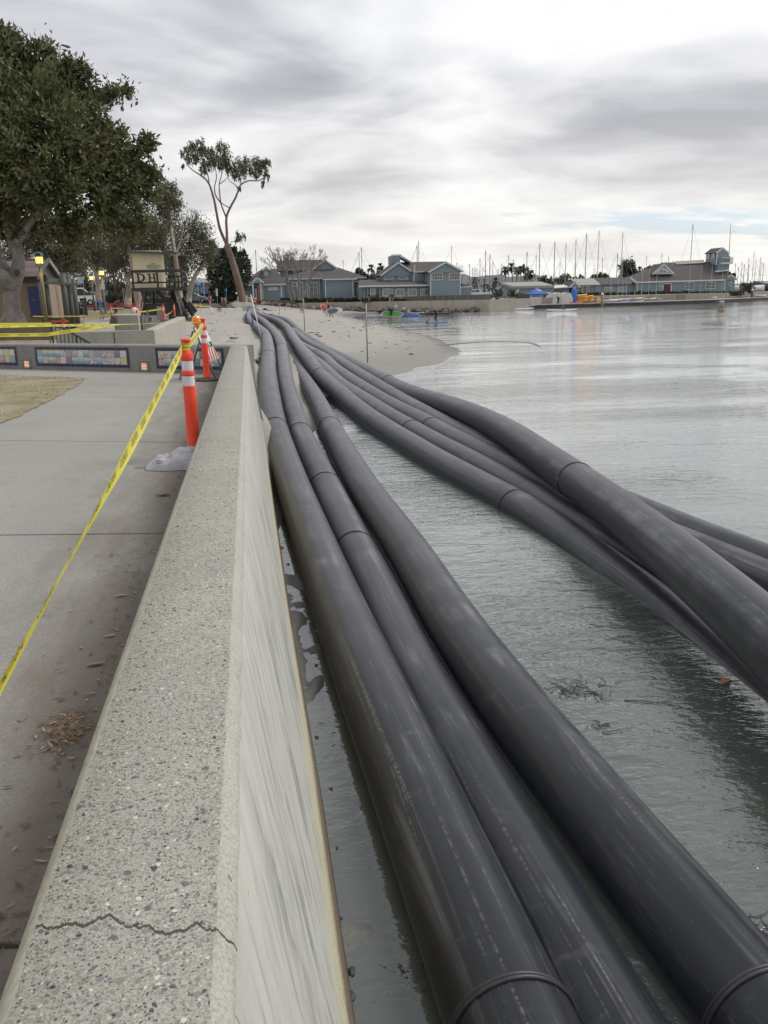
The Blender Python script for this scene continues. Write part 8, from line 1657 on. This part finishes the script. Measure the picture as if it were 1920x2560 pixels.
for i in range(1900):
    y = 1.2+gw_.random()**1.4*14; cl = vnoise(np.array([y*1.7+3]), np.array([2.2]))[0]; d = abs(gw_.gauss(0, .10+.25*cl)); 
    if gw_.random() > .35+cl: continue
    x = -.43-d
    if gw_.random() < .55: dry_leaf(mb, Vector((x, y, PZ+.003)), gw_.uniform(.012, .042), gw_.uniform(.004, .011), gw_.uniform(0, 6.3), gw_.choice((0, 1, 2, 2, 2)))
    else: twig(mb, Vector((x, y, PZ+.004)), gw_.uniform(.02, .07), gw_.uniform(.0006, .0014), gw_.uniform(0, 6.3), .004)
for px, py in ((150, 1850), (175, 1800), (160, 1810), (190, 1815), (140, 1840), (180, 1835)):
    c = W(px, py, PZ)
    for k in range(75):
        q = c+Vector((gw_.gauss(0, .03), gw_.gauss(0, .05), .004))
        if q.x > -.41: continue
        if k % 5 == 0: dry_leaf(mb, q, gw_.uniform(.02, .045), .010, gw_.uniform(0, 6.3), gw_.choice((0, 1, 2)))
        else: twig(mb, q, gw_.uniform(.02, .06), .0009, gw_.uniform(0, 6.3), .006)
tag(mb.build('leaf_litter', LM), 'dry leaves and twigs gathered along the foot of the seawall', 'leaves', kind='stuff')
for px, py, l, mi, lab in ((240, 1663, .075, 0, 'single tan fallen leaf on the path near the seawall'), (303, 1491, .06, 1, 'pale fallen leaf on the path below the sandbag'), (410, 1240, .11, 2, 'curled dark leaf on the path just below the sandbag'), (275, 1592, .05, 1, 'small pale leaf lying between the two larger fallen leaves')):
    mb = MB(); dry_leaf(mb, W(px, py, PZ+.002), l, l*.42, .2, 0); tag(mb.build('fallen_leaf', LM[mi]), lab, 'leaf')
# mud clods along the seawall's foot
pm('mud_clod', (.035, .033, .03), (.06, .056, .05), 14, .6, .5, .02); mb = MB()
for i in range(16):
    y = 2.2+gw_.random()**1.3*10; x = .29+abs(gw_.gauss(0, .05)); r = gw_.uniform(.008, .022); mb.ball((x, y, .0), r, nu=9, nv=6, jit=.4, sc=(1, 1.8, .5), seed=i)
for px, py, r in ((826, 1830, .10), (870, 2430, .07), (770, 1625, .06), (885, 2440, .05), (745, 1960, .05), (1010, 2440, .10), (1040, 2490, .09), (995, 2470, .07), (850, 2500, .06), (760, 1500, .08)):
    c = W(px, py, 0)
    for k in range(16): mb.ball(c+Vector((gw_.gauss(0, r), gw_.gauss(0, r*.8), -.008)), r*gw_.uniform(.08, .28), nu=9, nv=6, jit=.45, sc=(1.2, 1, .35), seed=i+k*7)
tag(mb.build('mud_clods', MT['mud_clod'], smooth=True), 'small mud clods along the foot of the seawall', 'mud', kind='stuff')
# thin wet spit reaching out beyond the waterline
sp_ = [W(1120, 862, .0), W(1190, 856, .0), W(1260, 854, .0), W(1320, 857, .0), W(1350, 866, .0)]; o_, _r = smooth_path(sp_, [.9, .7, .5, .35, .1], 8); mb = MB(); vs = []
for i_, c_ in enumerate(o_):
    d_ = (o_[min(i_+1, len(o_)-1)]-o_[max(i_-1, 0)]).normalized(); n_ = Vector((-d_.y, d_.x, 0)); w_ = _r[i_]*(1+.25*math.sin(i_*1.7))
    for k_, zz_ in ((-1., -.06), (-.45, .012), (.1, .022), (.5, .012), (1., -.06)): vs.append(c_+n_*w_*k_+Vector((0, 0, zz_)))
mb.add(vs, [(i_*5+k_, (i_+1)*5+k_, (i_+1)*5+k_+1, i_*5+k_+1) for i_ in range(len(o_)-1) for k_ in range(4)]); tag(mb.build('sand_spit', pm('wet_silt', (.10, .095, .083), (.07, .066, .058), 3, .5), smooth=True), 'thin dark wet sand spit curving into the water beyond the beach', 'sand spit', kind='structure')
# drifting seaweed
pm('seaweed', (.035, .035, .025), (.055, .05, .035), 20, .5)
def weed(px, py, r, lab, n_=34, seed=1):
    c = W(px, py, .004); mb = MB(); gg = random.Random(seed)
    for i in range(n_):
        a = gg.uniform(0, 6.3); twig(mb, c+Vector((gg.gauss(0, r*.5), gg.gauss(0, r*.35), -.002)), r*gg.uniform(.2, .8), .0028, a, .004, gg.uniform(-.5, .5))
    tag(mb.build('seaweed_clump', MT['seaweed']), lab, 'seaweed')
weed(1430, 1722, .28, 'branched seaweed clump drifting beside the third pipe', 60, 1); weed(1490, 1812, .12, 'small dark seaweed scrap below the branched clump', 16, 2); weed(1890, 2330, .2, 'dark seaweed tuft at the right edge by the third pipe', 40, 3)
mb = MB(); twig(mb, W(1560, 1750, .006), .62, .005, -.25, .004, -.08); tag(mb.build('floating_twig', MT['seaweed']), 'long thin twig floating right of the branched seaweed', 'twig'); mb = MB(); twig(mb, W(1505, 1830, .006), .3, .004, -.2, .004, .1); tag(mb.build('floating_twig', MT['seaweed']), 'dark thin weed strand curving below the floating twig', 'twig')
mb = MB(); dry_leaf(mb, W(1813, 1704, .006), .13, .07, .5, 0, .1); tag(mb.build('floating_leaf', pm('leaf_float', (.40, .17, .07), (.30, .12, .05), 12, .5)), 'single orange brown leaf floating near the pipes', 'leaf')
